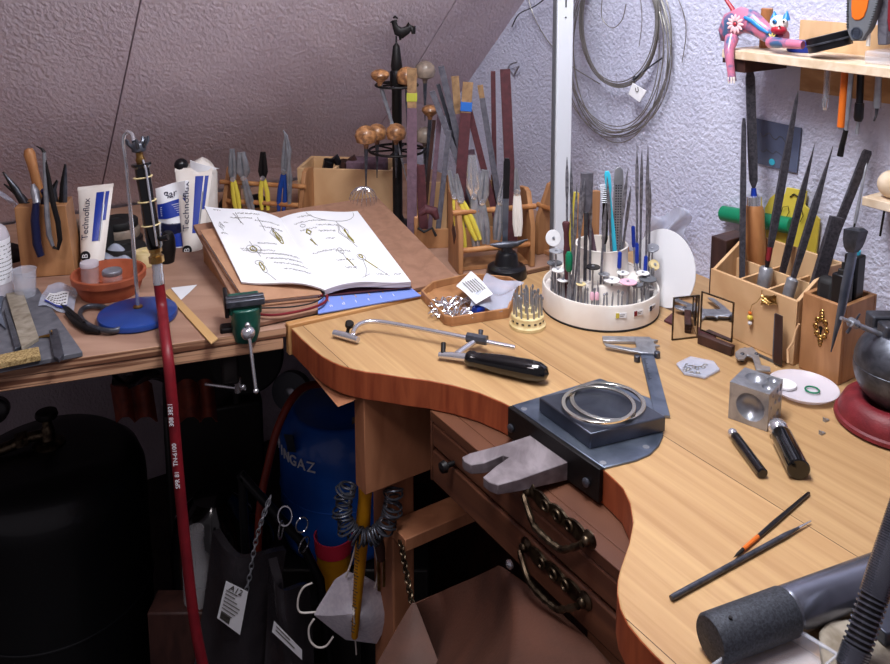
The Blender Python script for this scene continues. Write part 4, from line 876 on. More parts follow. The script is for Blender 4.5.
for a in (
    (545, 238, -.028, .0105, .0012, 'white_stone', 'large pale disc turned upright at the left of the stand', (1.25, .35)),
    (552, 263, -.045, .0098, .0016, 'grey_rubber', 'grey flat wheel at the left end of the stand'),
    (556, 251, -.030, .0088, .0012, 'steel', 'small metal disc above the grey flat wheel'),
    (563, 280, -.060, .0072, .0012, 'white_stone', 'small pale wheel near the left front rim'),
    (593, 267, -.050, .0088, .0016, 'black_plastic', 'black-rimmed wheel in the middle of the stand'),
    (612, 280, -.050, .0105, .0016, 'white_stone', 'white wheel left of the pink disc'),
    (628, 282, -.058, .0105, .0014, 'pink_stone', 'flat pink disc at the front of the stand'),
    (623, 273, -.038, .0075, .0014, 'white_stone', 'small white wheel just behind the pink disc'),
    (648, 279, -.035, .0108, .0016, 'grey_rubber', 'bluish grey wheel at the right rim'),
    (654, 265, -.020, .0070, .0040, 'cream_plastic', 'yellowish tilted felt wheel at the right end', (.8, .4)),
    (655, 248, -.002, .0085, .0016, 'steel', 'metal disc highest at the right end of the stand', (.3, -.2)),
    (643, 273, -.028, .0080, .0012, 'white_stone', 'white thin wheel above the bluish grey wheel'),
    (581, 284, -.062, .0060, .0014, 'cream_plastic', 'little cream wheel left of the pink stone points'),
    (604, 274, -.045, .0070, .0012, 'steel', 'thin metal disc between the black-rimmed and white wheels'),
    (637, 285, -.060, .0070, .0022, 'grey_rubber', 'small grey wheel just right of the pink disc'),
    (558, 270, -.035, .0080, .0014, 'white_stone', 'pale wheel just right of the grey flat wheel'),
    (650, 288, -.048, .0065, .0014, 'white_stone', 'small white wheel lowest at the right rim')): wheel(*a)
for i, (px, lab) in enumerate(((592, 'pink stone point at the front rim, left one of two'), (597, 'pink stone point at the front rim, right one of two'))):
    P = ony(px, 296, c.y-.066); P.z = TOP+.0262
    t = thing('stone_point', lab, 'stone point', P, 'pink stone points'); m = MB(); m.lathe([(.00117, 0), (.00117, .012)], 8); mk(m, 'shank', M_['steel'], t)
    m = MB(); m.lathe([(.0015, .012), (.0026, .013), (.0026, .020), (.0012, .022), (1e-6, .022)], 14); mk(m, 'stone', M_['pink_stone'], t)
random.seed(5); used = []
for k in range(34):
    a = -PI*.98+PI*.96*(k+.5)/34+random.uniform(-.02, .02); r = .0625+random.uniform(-.004, .004)
    bur(c+V((r*math.cos(a), r*math.sin(a), .0262 if r > .0 else .025)), random.uniform(.020, .034), k, 'thin steel bur standing in the outer ring of the white stand', 'burs in the white stand', tilty=random.uniform(-.06, .06))
# ------------------------------------------------------------------ pliers rack
RA = B(458.5, 275); RB = B(535, 267); RM = frame(RA, RB-RA); RL = (RB-RA).length; rh = .108
def rack(M, L, D, hgt, name, label, mt='rack_wood', cuts=.045, dowels=((.012, .088), (.004, .034)), pth=.0075, only=None):
    t = thing(name, label, 'tool rack', M)
    for x in (0, L-pth):
        m = MB(); Rm = Matrix(((0, 0, 1, 0), (1, 0, 0, 0), (0, 1, 0, 0), (0, 0, 0, 1)))
        m.M = Matrix.Translation((x, 0, 0)) @ Rm; m.prism([(0, .0005), (D, .0005), (D, hgt), (D*.55, hgt+.004), (D*.35, hgt), (0, hgt-cuts)], 0, pth); mk(m, 'side_panel', M_[mt], t, bevel=.001)
    for y, z in dowels:
        m = MB(); m.tube([(-.006 if z > .06 else pth, y, z), (L+.004 if z > .06 else L-pth, y, z)], .0042, 12); mk(m, 'dowel', M_['handle_wood'], t)
    m = MB(); m.box(pth, L-pth, D*.2, D*.9, .001, .006); mk(m, 'base_panel', M_[mt], t)
    return t
rk = rack(RM, RL, .055, rh, 'pliers_rack', 'orange wooden pliers rack behind the parts tray with yellow-handled pliers')
m = MB(RM @ Matrix(((0, 0, -1, 0), (1, 0, 0, 0), (0, 1, 0, 0), (0, 0, 0, 1)))); m.prism([(.012, .055), (.022, .038), (.034, .056), (.024, .074)], 0, .0006); mk(m, 'label_patch', M_['dark_wood'], rk, world=True)
def pliers(label, Y, bot, piv, tip, wb, wj, hm, jm='steel', group=None, jlen=None, spread=0, kind='flat', floorz=None):
    """pixels of the handle ends, the pivot and the jaw tip"""
    P = ony(bot[0], bot[1], Y); t = thing('pliers', label, 'pliers', P, group)
    pv = ony(piv[0], piv[1], Y); tp = ony(tip[0], tip[1], Y); d = (tp-pv).normalized(); sd = V((0, 1, 0)).cross(d).normalized()
    if sd.x < 0: sd = -sd
    for s_ in (-1, 1):
        e = P+sd*(s_*wb); mid = lerp(P, pv, .55)+sd*(s_*wb*1.15)
        m = MB(); m.tube([e, lerp(e, mid, .5)+sd*s_*.0006, mid, lerp(mid, pv, .75)+sd*s_*.001, pv+sd*(s_*.001)], [.0028, .0040, .0042, .0036, .0028], 10, flat=.7, hint=sd); mk(m, 'handle', M_[hm], t, world=True)
        m = MB(); w = wj
        m.tube([pv+sd*(s_*.002), lerp(pv, tp, .25)+sd*(s_*w*.6), lerp(pv, tp, .6)+sd*(s_*w*.5), tp+sd*(s_*w*.25)], [.0030, w*.62, w*.5, w*(.22 if kind == 'point' else .4)], 8, flat=.8, hint=sd); mk(m, 'jaw', M_[jm], t, world=True)
    m = MB(); m.lathe([(.0045, -.004), (.0048, 0), (.0045, .004), (1e-6, .0042)], 14, axis(pv+V((0, .001, 0)), pv-V((0, .1, 0)), (1, 0, 0))); mk(m, 'pivot', M_['chrome'], t, world=True)
    return t
YR = RA.y+.012; pg = 'pliers in the front wooden rack'
pliers('small pliers with pale yellow handles, leftmost in the front rack', YR+.008, (463, 250), (455, 196), (449, 170), .003, .0040, 'yellow_plastic', group=pg)
pliers('pliers with bright yellow curved handles sloping down right', YR+.004, (478, 240), (461, 200), (456, 174), .003, .0044, 'yellow_plastic', group=pg)
pliers('steel pliers with broad white jaws at the centre of the rack', YR+.006, (476, 246), (474, 196), (472, 155), .0028, .0085, 'steel', 'chrome', group=pg)
pliers('steel end cutters with square flat top right of the broad-jawed pliers', YR+.006, (486, 244), (482, 202), (485, 170), .0030, .0078, 'steel', group=pg)
pliers('slim steel pliers with round joint near the right of the rack', YR+.01, (497, 240), (500, 202), (506, 172), .0028, .0040, 'steel', 'chrome', group=pg)
pliers('white-handled pliers at the right end of the rack', YR+.004, (518, 236), (517, 192), (516, 168), .0026, .0034, 'white_plastic', group=pg)
stick('flat_knife', 'black and silver flat blade tool standing right of the rack centre', 'knife', (505, 238), (507, 158), YR, 0, [('handle', .5, [(.0036, 0), (.0040, .3), (.0040, .52)], 'plate_steel'), ('sheath', .5, [(.0044, .5), (.0046, .95), (.0030, 1)], 'black_plastic')], floor=TOP+.008)
# second rack behind the lamp pole
R2 = V((.136, 1.222, TOP)); R2M = frame(R2, -U)
rack(R2M, .076, .06, .108, 'file_rack', 'second orange wooden rack seen on both sides of the lamp pole', cuts=.05, dowels=((.010, .075),))
# ------------------------------------------------------------------ tall stand with sanding sticks, left of the pliers rack
SA = B(421, 262); SM = frame(SA+V((-.006, .055, 0)), (1, .12, 0))
t = thing('stick_stand', 'open wooden stand holding tall sanding sticks beside the drawing board', 'tool stand', SM)
Rm = Matrix(((0, 0, 1, 0), (1, 0, 0, 0), (0, 1, 0, 0), (0, 0, 0, 1)))
for x, lab in ((-.006, None), (.052, None), (.128, None)):
    m = MB(Matrix.Translation((x, 0, 0)) @ Rm); m.prism([(0, .0005), (.085, .0005), (.085, .092), (.06, .10), (0, .05)], 0, .006); mk(m, 'side_panel', M_['rack_wood'], t, bevel=.001)
m = MB(); m.box(-.0, .128, .06, .066, .0005, .088); mk(m, 'back_panel', M_['pale_wood'], t)
m = MB(); m.box(-.0, .128, 0, .005, .0005, .03); mk(m, 'front_panel', M_['rack_wood'], t)
m = MB(); m.box(-.0, .128, .005, .06, .0005, .004); mk(m, 'base_panel', M_['rack_wood'], t)
YS = SA.y+.09; sg = 'sanding sticks in the tall stand'
def sstick(label, p, q, hw, mt, dy=0, lean=.0, top=None, tape=None, fl=.45, name='sanding_stick'):
    e = [('body', fl, [(hw, 0), (hw, .999 if not top else 1-top)], mt)]
    if top: e.append(('wood_end', fl, [(hw*.92, 1-top), (hw*.96, .999)], 'raw_wood'))
    if tape: e.append(('tape', fl*1.1, [(hw*1.06, 1-tape[0]), (hw*1.06, 1-tape[1])], tape[2]))
    return stick(name, label, 'sanding stick', p, q, YS+dy, lean, e, sg, floor=TOP+.0045)
sstick('mauve sanding stick with wooden end and yellow tape, left of the group', (412, 230), (412, 68), .0075, 'mauve_paper', -.03, .0, .24, (.20, .15, 'tape_yellow'))
sstick('burgundy sanding stick with wooden end and blue tape in the middle', (457, 232), (468, 82), .0082, 'burgundy', -.03, .01, .20, (.19, .13, 'tape_blue'))
sstick('burgundy sanding stick with bare wooden top behind the blue-taped one', (466, 225), (455, 76), .0062, 'mauve_paper', .0, .01, .25)
sstick('dark burgundy stick leaning steeply left, right of the blue-taped one', (498, 225), (469, 110), .0050, 'burgundy', -.012, .0)
sstick('slate grey stick leaning left with pale top', (503, 225), (480, 85), .0045, 'grey_stick', -.004, .0, .09)
sstick('narrow burgundy stick standing upright between two wider sticks', (495, 210), (493, 71), .0036, 'burgundy', .018, .0)
sstick('widest burgundy stick at the right end of the group', (512, 225), (505, 69), .0078, 'burgundy', -.006, .02)
sstick('grey stick leaning left from the middle', (465, 170), (441, 66), .0048, 'grey_stick', .004, .0)
sstick('lower grey stick leaning left with chamfered tip', (462, 172), (432, 91), .0044, 'grey_stick', -.018, .0)
sstick('thin dark stick between the two grey leaning sticks', (464, 172), (438, 84), .0030, 'dark_steel', .016, .0)
sstick('thin mauve stick leaning right behind the mauve one', (430, 225), (440, 112), .0036, 'mauve_paper', .0, .0)
sstick('thin brown stick leaning right near the stand centre', (424, 222), (434, 120), .0028, 'dark_wood', .01, .0)
sstick('pale grey stick leaning right over the stand', (438, 230), (449, 130), .0040, 'grey_stick', -.022, .0)
sstick('short burgundy sanding stick at the foot of the mauve one', (424, 232), (420, 165), .0070, 'burgundy', -.02, .0)
sstick('mauve stick standing low behind the blue-taped one', (478, 225), (470, 150), .0070, 'mauve_paper', .005, .0)
path_tool('rubber_tool', 'maroon rubber handle lying in the wooden stand beside the drawing board', 'handle', SA.y+.03, [('grip', [(420, 214), (426, 209), (434, 211), (437, 219)], [.004, .0075, .0075, .004], 'burgundy', {}), ('lace', [(418, 228), (424, 232), (432, 228), (436, 236)], .0022, 'rubber', {})])
# ------------------------------------------------------------------ rooster stand with gravers
YT = 1.355; PB = ony(398, 238, YT); PB.z = TOP
rt = thing('graver_stand', 'black iron stand topped by a rooster with round wooden graver handles', 'tool stand', PB)
z = lambda y: ony(398, y, YT).z-TOP
m = MB(); m.lathe([(.032, .0005), (.032, .004), (.012, .010), (.0082, .02), (.0082, z(88)), (.011, z(86)), (.011, z(72)), (.0085, z(70)), (.0095, z(66)), (.0055, z(46)), (.0042, z(45)), (.0016, z(43)), (.0014, z(36))], 20); mk(m, 'post', M_['black_iron'], rt)
rr = lambda x, y: ony(x, y, YT)-PB
m = MB()
m.tube([rr(394, 22), rr(395.5, 27), rr(398, 31), rr(402, 33), rr(407, 30), rr(410, 27)], [.0042, .0048, .0082, .0092, .0070, .0045], 12, flat=.45, hint=(0, 0, 1))
m.tube([rr(407, 30), rr(410, 25), rr(413, 27), rr(413.5, 34)], [.005, .0058, .0052, .0030], 10, flat=.4, hint=(1, 0, 0))
m.tube([rr(395, 22), rr(394.5, 20)], [.0042, .0035], 10, flat=.6); m.tube([rr(393, 21.5), rr(390, 22.5)], [.0022, .0004], 8); m.tube([rr(393, 18), rr(395, 16.5), rr(398, 18.5)], [.0012, .0022, .001], 8)
m.tube([rr(401, 34), rr(400, 40)], [.0045, .0016], 8); mk(m, 'rooster', M_['black_iron'], rt, smooth=80)
for py in (85, 150):
    m = MB(); zz = z(py); Rr = .034 if py < 100 else .046
    m.torus((0, 0, zz), Rr, .0022, 40, 8)
    for k in range(6):
        a = 2*PI*k/6+.3; m.tube([(0, 0, zz), (Rr*math.cos(a), Rr*math.sin(a), zz)], .0016, 6)
    mk(m, 'holder_ring', M_['black_iron'], rt)
def graver(px, py, r, flat, mt, label, dy=0, low=60, tilt=0, bm='dark_steel'):
    P = ony(px, py, YT+dy); t = thing('graver', label, 'graver', P, 'gravers on the rooster stand'); m = MB()
    m.lathe([(.0034, -r*1.15), (.0045, -r*.8), (r*.85, -r*.55*flat), (r, 0), (r*.88, r*.5*flat), (r*.5, r*.85*flat), (1e-6, r*flat)], 24); mk(m, 'knob', M_[mt], t)
    m = MB(); e = ony(px+tilt, py+low, YT+dy)-P; m.tube([V((0, 0, -r)), e*.5, e], [.0034, .0026, .0006], 8); mk(m, 'blade', M_[bm], t)
graver(380, 75, .0155, .62, 'bulb_wood', 'mushroom-shaped wooden graver handle at the upper left of the rooster stand', -.02, 110, 28, 'steel')
graver(407, 77, .0175, 1, 'bulb_wood', 'round wooden graver knob at the upper right of the post', -.01, 50)
graver(425, 71, .0175, 1, 'grey_wood', 'round grey graver knob highest at the right', .015, 50)
graver(366, 136, .0180, 1, 'bulb_wood', 'round wooden graver knob, lowest at the far left', -.03, 55)
graver(377, 133, .0165, 1, 'bulb_wood', 'round darker graver knob just right of the far left one', .01, 45)
graver(396, 133, .0165, 1, 'bulb_wood', 'round graver knob beside the post in the lower ring', -.03, 45)
graver(425, 136, .0160, 1, 'grey_wood', 'round grey brown graver knob in the lower ring at the right', .0, 45)
graver(430, 110, .0135, .65, 'bulb_wood', 'mushroom-shaped graver handle right of the mauve stick', -.02, 75, -4)
# ------------------------------------------------------------------ wire coils on the gable wall
def wpt(x, y, o): return W(x, y, o)
t = thing('wire_coil', 'large loose coil of thin grey wire hanging on the wall', 'wire coil', W(625, 10, .01))
random.seed(11)
for k in range(9):
    cx = 618+random.uniform(-5, 3); top_ = -48; cy = 46+random.uniform(-7, 4); rx = 52+random.uniform(-7, 4); ry = 92+random.uniform(-10, 8)
    pts = []
    for i in range(49):
        a = 2*PI*i/48+random.uniform(-.01, .01); pts.append(wpt(cx+rx*math.cos(a)+2.5*math.sin(2*a+k), cy+ry*math.sin(a), .008+.005*math.sin(a*3+k)+.0012*k))
    m = MB(); m.tube(pts, .00085, 5, caps=False); mk(m, 'wire_loop', M_['wire_metal'], t, world=True)
t = thing('wire_coil', 'smaller dark bundled wire ring with square white tag', 'wire coil', W(618, 60, .012))
for k in range(8):
    cx = 619+random.uniform(-1.5, 1.5); cy = 20+random.uniform(-1.5, 1.5); rx = 38+random.uniform(-2, 2); ry = 65+random.uniform(-2.5, 2.5)
    m = MB(); m.tube([wpt(cx+rx*math.cos(2*PI*i/48), cy+ry*math.sin(2*PI*i/48), .019+.001*k+.001*math.sin(i)) for i in range(49)], .0009, 5, caps=False); mk(m, 'wire_loop', M_['wire_metal'], t, world=True)
m = MB(); c_ = W(635, 79, .025); m.torus(c_, .0035, .0012, 16, 6, axis(c_, c_+U+V((0, 0, -.3))).to_3x3()); m.tube([W(634, 80, .026), W(640, 74, .026), W(662, 58, .026)], .0013, 6); mk(m, 'tie', M_['dark_steel'], t, world=True)
tp4 = [W(633, 83, .030), W(647, 91, .030), W(640, 102, .030), W(629, 94, .030)]
m = MB(); m.hexa(tp4, [p-N*.0012 for p in tp4]); tg = mk(m, 'tag', M_['paper'], t, world=True)
text('U', 'tag_mark', M_['ink'], tg, frame(W(637, 90, .0320), -U, -N) @ Matrix.Rotation(.3, 4, 'Z'), .010)
def wire(label, pts, r=.0009, mt='wire_metal'):
    m = MB(); q = [V(W(*p)) for p in pts]; 
    s_ = []
    for i in range(len(q)-1):
        p0 = q[max(i-1, 0)]; p1 = q[i]; p2 = q[i+1]; p3 = q[min(i+2, len(q)-1)]
        for k in range(5):
            u_ = k/5; s_.append(.5*((2*p1)+(p2-p0)*u_+(2*p0-5*p1+4*p2-p3)*u_*u_+(3*p1-p0-3*p2+p3)*u_**3))
    s_.append(q[-1]); m.tube(s_, r, 6); return solo(m, 'loose_wire', M_[mt], label, 'wire')
wire('dark wire hooking down left of the lamp pole top', [(551, -6, .03), (535, 6, .02), (519, 14, .015), (512, 27, .01)], .0012, 'dark_steel')
wire('grey wire crossing behind the lamp pole from upper left', [(527, -6, .01), (533, 14, .008), (542, 32, .008), (552, 46, .007), (570, 65, .007), (600, 84, .008)], .0009)
wire('long thin wire sweeping down right of the coils', [(677, -4, .01), (684, 15, .01), (686, 35, .01), (682, 63, .006)], .0007)
wire('thin wire loop hanging inside the coils', [(602, 0, .03), (602, 18, .028), (612, 28, .026), (622, 20, .027), (626, 4, .03)], .0008)
wire('short thin wire hanging down inside the coils, right of the loop', [(640, -5, .03), (642, 20, .028), (639, 47, .02)], .0006)
t = thing('wall_hook', 'small grey double hook on the wall above the widest sanding stick', 'hook', W(517, 66, .002))
m = MB(); m.tube([W(508, 68, .002), W(511, 64, .012), W(517, 62, .012)], .0016, 6); m.tube([W(514, 75, .002), W(517, 70, .012), W(519, 66, .014)], .0016, 6); m.tube([W(508, 68, .002), W(514, 75, .002)], .0014, 6); mk(m, 'prongs', M_['steel'], t, world=True)
# ------------------------------------------------------------------ photo card on the wall
cp = [W(757, 163, .003), W(797, 173, .003), W(802, 128, .003), W(756, 118, .003)]
t = thing('photo_card', 'dark blue-grey picture card stuck on the wall behind the files', 'picture card', W(778, 150, .002))
m = MB(); m.hexa(cp, [p-N*.0008 for p in cp]); mk(m, 'card', M_['photo_card'], t, world=True)
m = MB(); m.tube([W(760+i*3.2, 133+3*math.sin(i*1.7)+i*.9, .0042) for i in range(11)], .0004, 4); m.tube([W(760+i*3.2, 150+2*math.sin(i*2.1)+i*.6, .0042) for i in range(11)], .0003, 4); mk(m, 'drawn_line', M_['ink'], t, world=True)
m = MB(); m.lathe([(.0042, 0), (.0042, .0006), (1e-6, .0006)], 18, frame(W(772, 162, .0042), -U, -N)); mk(m, 'dot', M_['turquoise'], t, world=True)
# ------------------------------------------------------------------ shelf
so = .088
s0_ = onp(742, 57, WP-N*so, N); s1_ = onp(890, 82, WP-N*so, N); zb_ = (s0_.z+s1_.z)/2; zt_ = zb_+.0105
SHM = frame(V((s0_.x, s0_.y, 0)), -U); SHi = SHM.inverted(); sl_ = .30
t = thing('wall_shelf', 'pale wooden wall shelf carrying the painted cat at the upper right', 'shelf', SHM @ V((0, so, zb_)))
x0 = (SHi @ onp(722, 50, WP-N*so, N)).x
m = MB(SHM); m.box(x0, sl_, 0, so-.008, zb_, zt_); mk(m, 'board', M_['light_ply_edge'], t, world=True, bevel=.0008)
zl_ = onp(830, 95, WP-N*.008, N).z
m = MB(SHM); m.box(.025, sl_, so-.008, so-.001, zl_, zb_-.0005); mk(m, 'back_rail', M_['plane_wood'], t, world=True)
zu_ = onp(830, 22, WP-N*.008, N).z
m = MB(SHM); m.box(.02, sl_, so-.008, so-.001, zb_, zu_); mk(m, 'upper_rail', M_['pale_wood'], t, world=True)
m = MB(SHM); m.box(x0+.012, x0+.030, .006, so-.001, zb_-.016, zb_-.0005); mk(m, 'bracket', M_['dark_wood'], t, world=True)
m = MB(SHM); m.box(x0, x0+.008, .002, so-.001, zb_-.006, zb_-.0005); mk(m, 'bracket', M_['dark_wood'], t, world=True)
m = MB(SHM @ Matrix.Translation((.085, so-.0085, (zu_+zt_)/2+.006)) @ Matrix.Rotation(PI/2, 4, 'X')); m.lathe([(.0036, 0), (.0036, .001), (.0015, .0025), (1e-6, .0025)], 14); mk(m, 'screw', M_['dark_steel'], t, world=True)
def sh(x, y, z=0): return SHM @ V((x, y, zt_+z))
SY = lambda px, py, o: onp(px, py, WP-N*(so-o), N)
# cat
ct = thing('painted_cat', 'painted wooden cat lying on the shelf, pink and blue with flowers, paw hanging down', 'cat figurine', sh(.02, .03, 0))
c1 = lambda px, py, o=.022: SY(px, py, o)
m = MB(); m.tube([c1(727, 41), c1(728, 33), c1(733, 24), c1(742, 20), c1(752, 22), c1(760, 28), c1(768, 34), c1(777, 36), c1(786, 38)], [.009, .0135, .0165, .0165, .0145, .012, .0105, .0105, .0085], 20, flat=.75, hint=(0, 0, 1)); body = mk(m, 'body', M_['cat_pink'], ct, world=True, smooth=80)
m = MB(); m.tube([c1(732, 38, .006), c1(729, 50, -.006), c1(730, 62, -.007), c1(731.5, 74, -.008), c1(732, 81, -.008)], [.0085, .0062, .0050, .0046, .0055], 12); pw = mk(m, 'hanging_paw', M_['cat_pink'], ct, world=True, smooth=80)
m = MB()
for k in (-1, 0, 1): m.tube([c1(731.5+k*2.6, 77, -.012), c1(731.5+k*2.8, 83.5, -.012)], [.0016, .0010], 8)
mk(m, 'claws', M_['cat_white'], pw, world=True)
m = MB(); m.tube([c1(770, 42, .012), c1(782, 43, .008), c1(796, 44.5, .006), c1(803, 45, .006)], [.007, .0058, .0052, .0045], 12); mk(m, 'front_paw', M_['cat_pink'], ct, world=True, smooth=80)
m = MB(); m.tube([c1(736, 17, .03), c1(732, 8, .03), c1(727, 1, .03), c1(723, -6, .03)], [.0035, .0028, .0024, .002], 10); mk(m, 'tail', M_['cat_red'], ct, world=True, smooth=80)
hc = c1(779, 24, .018); hm_ = SHM.to_3x3()
m = MB(); m.ball(hc, .0115, (.95, .8, .9), n=20, M=hm_); hd_ = mk(m, 'head', M_['cat_white'], ct, world=True, smooth=80)
m = MB(); m.ball(c1(779, 30, .015), .0098, (1, .8, .62), n=18, M=hm_); mk(m, 'muzzle', M_['cat_red'], hd_, world=True, smooth=80)
for px in (774.5, 786):
    m = MB(); m.lathe([(.0052, 0), (.0034, .005), (.0006, .0105)], 12, axis(c1(px, 20, .018), c1(px+(.0 if px < 780 else 1.5), 9, .018))); mk(m, 'ear', M_['cat_blue'], hd_, world=True)
for px, mt_ in ((774.5, 'cat_blue'), (784.5, 'cat_white')):
    m = MB(); e_ = c1(px, 21.5, .0085); m.ball(e_, .0030, (1, .5, 1), n=14, M=hm_); ey = mk(m, 'eye', M_[mt_], hd_, world=True, smooth=80)
    m = MB(); m.ball(e_-N*.0012, .0014, (1, .6, 1), n=10, M=hm_); mk(m, 'pupil', M_['black_plastic'], hd_, world=True, smooth=80)
m = MB(); m.ball(c1(779.5, 26.5, .008), .0013, n=8); mk(m, 'nose', M_['black_plastic'], hd_, world=True)
def flower(px, py, o, r, parent, n=12):
    P = c1(px, py, o); M = frame(P, -U, -N)
    m = MB(M)
    for k in range(n):
        a = 2*PI*k/n; m.ball((r*.62*math.cos(a), r*.62*math.sin(a), 0), r*.38, (1, .42, .16), n=8, M=Matrix.Rotation(a, 3, 'Z'))
    f = mk(m, 'flower', M_['petal' if n > 9 else 'petal_yellow'], parent, world=True, smooth=80)
    m = MB(M); m.ball((0, 0, .0004), r*.2, (1, 1, .5), n=8); mk(m, 'flower_centre', M_['cat_red'], parent, world=True)
flower(735, 24, .006, .0125, ct, 12); flower(772, 38, .011, .0065, ct, 8)
m = MB(); m.tube([c1(744, 17, .010), c1(752, 21, .011), c1(760, 28, .013), c1(768, 33, .013)], [.0018, .003, .003, .0015], 8, flat=.5); mk(m, 'blue_stripe', M_['cat_blue'], ct, world=True, smooth=80)
# other things on the shelf
P = SHM.inverted() @ c1(764, 20, .05); m = MB(SHM); m.lathe([(1e-6, zt_), (.0068, zt_+.0002), (.0072, zt_+.001), (.0072, zt_+.048), (.0062, zt_+.049), (1e-6, zt_+.049)], 20, Matrix.Translation((P.x, .055, 0))); solo(m, 'wooden_dowel', M_['handle_wood'], 'short upright wooden dowel behind the cat', 'dowel')
a = c1(829, 41.5, .024); t = thing('round_tin', 'round black lid tilted against things on the shelf', 'lid', a)
LM_ = axis(a, a+(-(-U)*.30+V((0, 0, 1))-N*.10), (1, 0, 0)); m = MB(LM_); m.lathe([(.0225, -.0082), (.0232, -.0075), (.0232, .0075), (.0225, .0082), (1e-6, .0082)], 40); mk(m, 'rim', M_['black_plastic'], t, world=True)
m = MB(LM_); m.lathe([(.0245, -.0008), (.0245, .0008), (.0236, .0012), (.0236, -.0012)], 40); m.f = [f for f in m.f if len(f) == 4]; m.mi = [0]*len(m.f); mk(m, 'bead', M_['dark_steel'], t, world=True)
P = SHi @ c1(800, 40, .05); m = MB(SHM); m.lathe([(.016, zt_+.0003), (.017, zt_+.002), (.017, zt_+.012), (.016, zt_+.013), (1e-6, zt_+.013)], 28, Matrix.Translation((P.x, .055, 0))); solo(m, 'blue_tin', M_['blue_plastic'], 'blue lid lying on the shelf behind the cat paw', 'lid')
P = SHi @ c1(858, 50, .0); m = MB(SHM); m.box(P.x, P.x+.085, .012, .062, zt_+.0004, zt_+.014); t = thing('clear_case', 'clear plastic case with needles on the shelf below the orange grip', 'plastic case', SHM @ V((P.x, .03, zt_))); mk(m, 'case', M_['clear_plastic'], t, world=True, bevel=.002)
m = MB(SHM); m.tube([(P.x+.02, .03, zt_+.005), (P.x+.07, .034, zt_+.005)], .0015, 6); mk(m, 'needle', M_['chrome'], t, world=True)
# big grips standing above the shelf
def grip(pts, rs, th_, name, label, cat, mt, o, inset=None, imt=None, teeth=None):
    t = thing(name, label, cat, SY(*pts[0], o)); m = MB(); l = [SY(p[0]-r, p[1], o) for p, r in zip(pts, rs)]; r_ = [SY(p[0]+r, p[1], o) for p, r in zip(pts, rs)]
    q = l+r_[::-1]; n = len(q); m.add(q+[p+N*th_ for p in q], [list(range(n))[::-1], list(range(n, 2*n))]+[[i, (i+1) % n, n+(i+1) % n, n+i] for i in range(n)]); b = mk(m, 'body', M_[mt], t, world=True, bevel=.0012)
    if inset:
        l = [SY(p[0]-r, p[1], o-.0012) for p, r in inset]; r_ = [SY(p[0]+r, p[1], o-.0012) for p, r in inset]; q = l+r_[::-1]; n = len(q); m = MB(); m.add(q+[p+N*.002 for p in q], [list(range(n))[::-1], list(range(n, 2*n))]+[[i, (i+1) % n, n+(i+1) % n, n+i] for i in range(n)]); mk(m, 'inset', M_[imt], t, world=True, bevel=.0006)
    return t
g_ = grip([(856.5, 41), (857, 34), (858, 28), (861, 12), (864, -10)], [5.5, 9, 12, 15, 17], .010, 'orange_grip', 'grey cutter with ribbed edge and orange inset standing above the shelf', 'cutter', 'grey_rubber', .022, [((857, 20), 2.5), ((857.5, 17), 6), ((859, 8), 8), ((861, -10), 9)], 'orange_plastic')
m = MB()
for i in range(14):
    for s_ in (0, 1):
        py = 27-i*2.6; e = 12+(28-py)*.16; p = SY(858+(28-py)*.16+(e-1.2 if s_ else -e+1.2), py, .0205); m.box(0, 0, 0, 0, 0, 0) if False else m.ball(p, .0008, (2.2, 1, .6), n=6)
mk(m, 'ribbing', M_['rubber'], g_, world=True)
m = MB(); M__ = frame(SY(856.5, 33, .0212), -U, -N); m.lathe([(.0065, 0), (.0065, .0006), (.0052, .0006), (.0052, 0)], 24, M__); 
for k in (-1, 0, 1): m.v += []; 
m2 = MB(M__); [m2.box(-.003, .003, k*.0024-.0004, k*.0024+.0004, 0, .0008) for k in (-1, 0, 1)]
o_ = len(m.v); m.v += m2.v; m.f += [[i+o_ for i in f] for f in m2.f]; m.mi += m2.mi; mk(m, 'button', M_['plate_steel'], g_, world=True)
m = MB(); m.tube([SY(868, 46, .03), SY(869, 28, .03), SY(871, 2, .035)], .0022, 8); solo(m, 'white_rod', M_['white_plastic'], 'thin white rod right of the grey cutter', 'rod')
grip([(882, 45), (882, 35), (883, 10), (884, -10)], [4.5, 5, 5.5, 6], .008, 'blue_tool', 'dark blue tool handle standing at the right of the shelf', 'tool handle', 'grey_stick', .03)
grip([(893, 32), (893, 20), (894, -10)], [5, 6, 6], .008, 'red_tool', 'dark red tool handle at the very edge above the shelf', 'tool handle', 'red_rubber', .025)
# tools hanging through the shelf
def hang(name, label, parts, o, cat='screwdriver'):
    p0 = parts[0][1][0]; t = thing(name, label, cat, SY(p0[0], p0[1], o), 'tools hanging under the shelf')
    for nm, pts, rs, mt in parts:
        m = MB(); m.tube([SY(p[0], p[1], o) for p in pts], rs, 12); mk(m, nm, M_[mt], t, world=True)
hang('clear_screwdriver', 'clear tube with metal tip hanging leftmost under the shelf', [('tube', [(828, 60), (826, 100)], .0034, 'clear_plastic'), ('core', [(828, 60), (826, 100)], .0016, 'steel'), ('tip', [(826, 98), (825.5, 104), (825, 110)], [.004, .0042, .0026], 'chrome')], .035)
hang('orange_screwdriver', 'long orange screwdriver handle hanging under the shelf', [('handle', [(846, 62), (841, 127)], .0042, 'orange_plastic'), ('ferrule', [(841, 127), (840.8, 129)], .0030, 'steel')], .025)
hang('steel_screwdriver', 'steel screwdriver with black flat tip right beside the orange handle', [('handle', [(852, 64), (849, 100), (846, 132)], [.0026, .0026, .0018], 'steel'), ('blade', [(846, 130), (842, 146), (840, 156)], [.0026, .0030, .0034], 'black_iron')], .020)
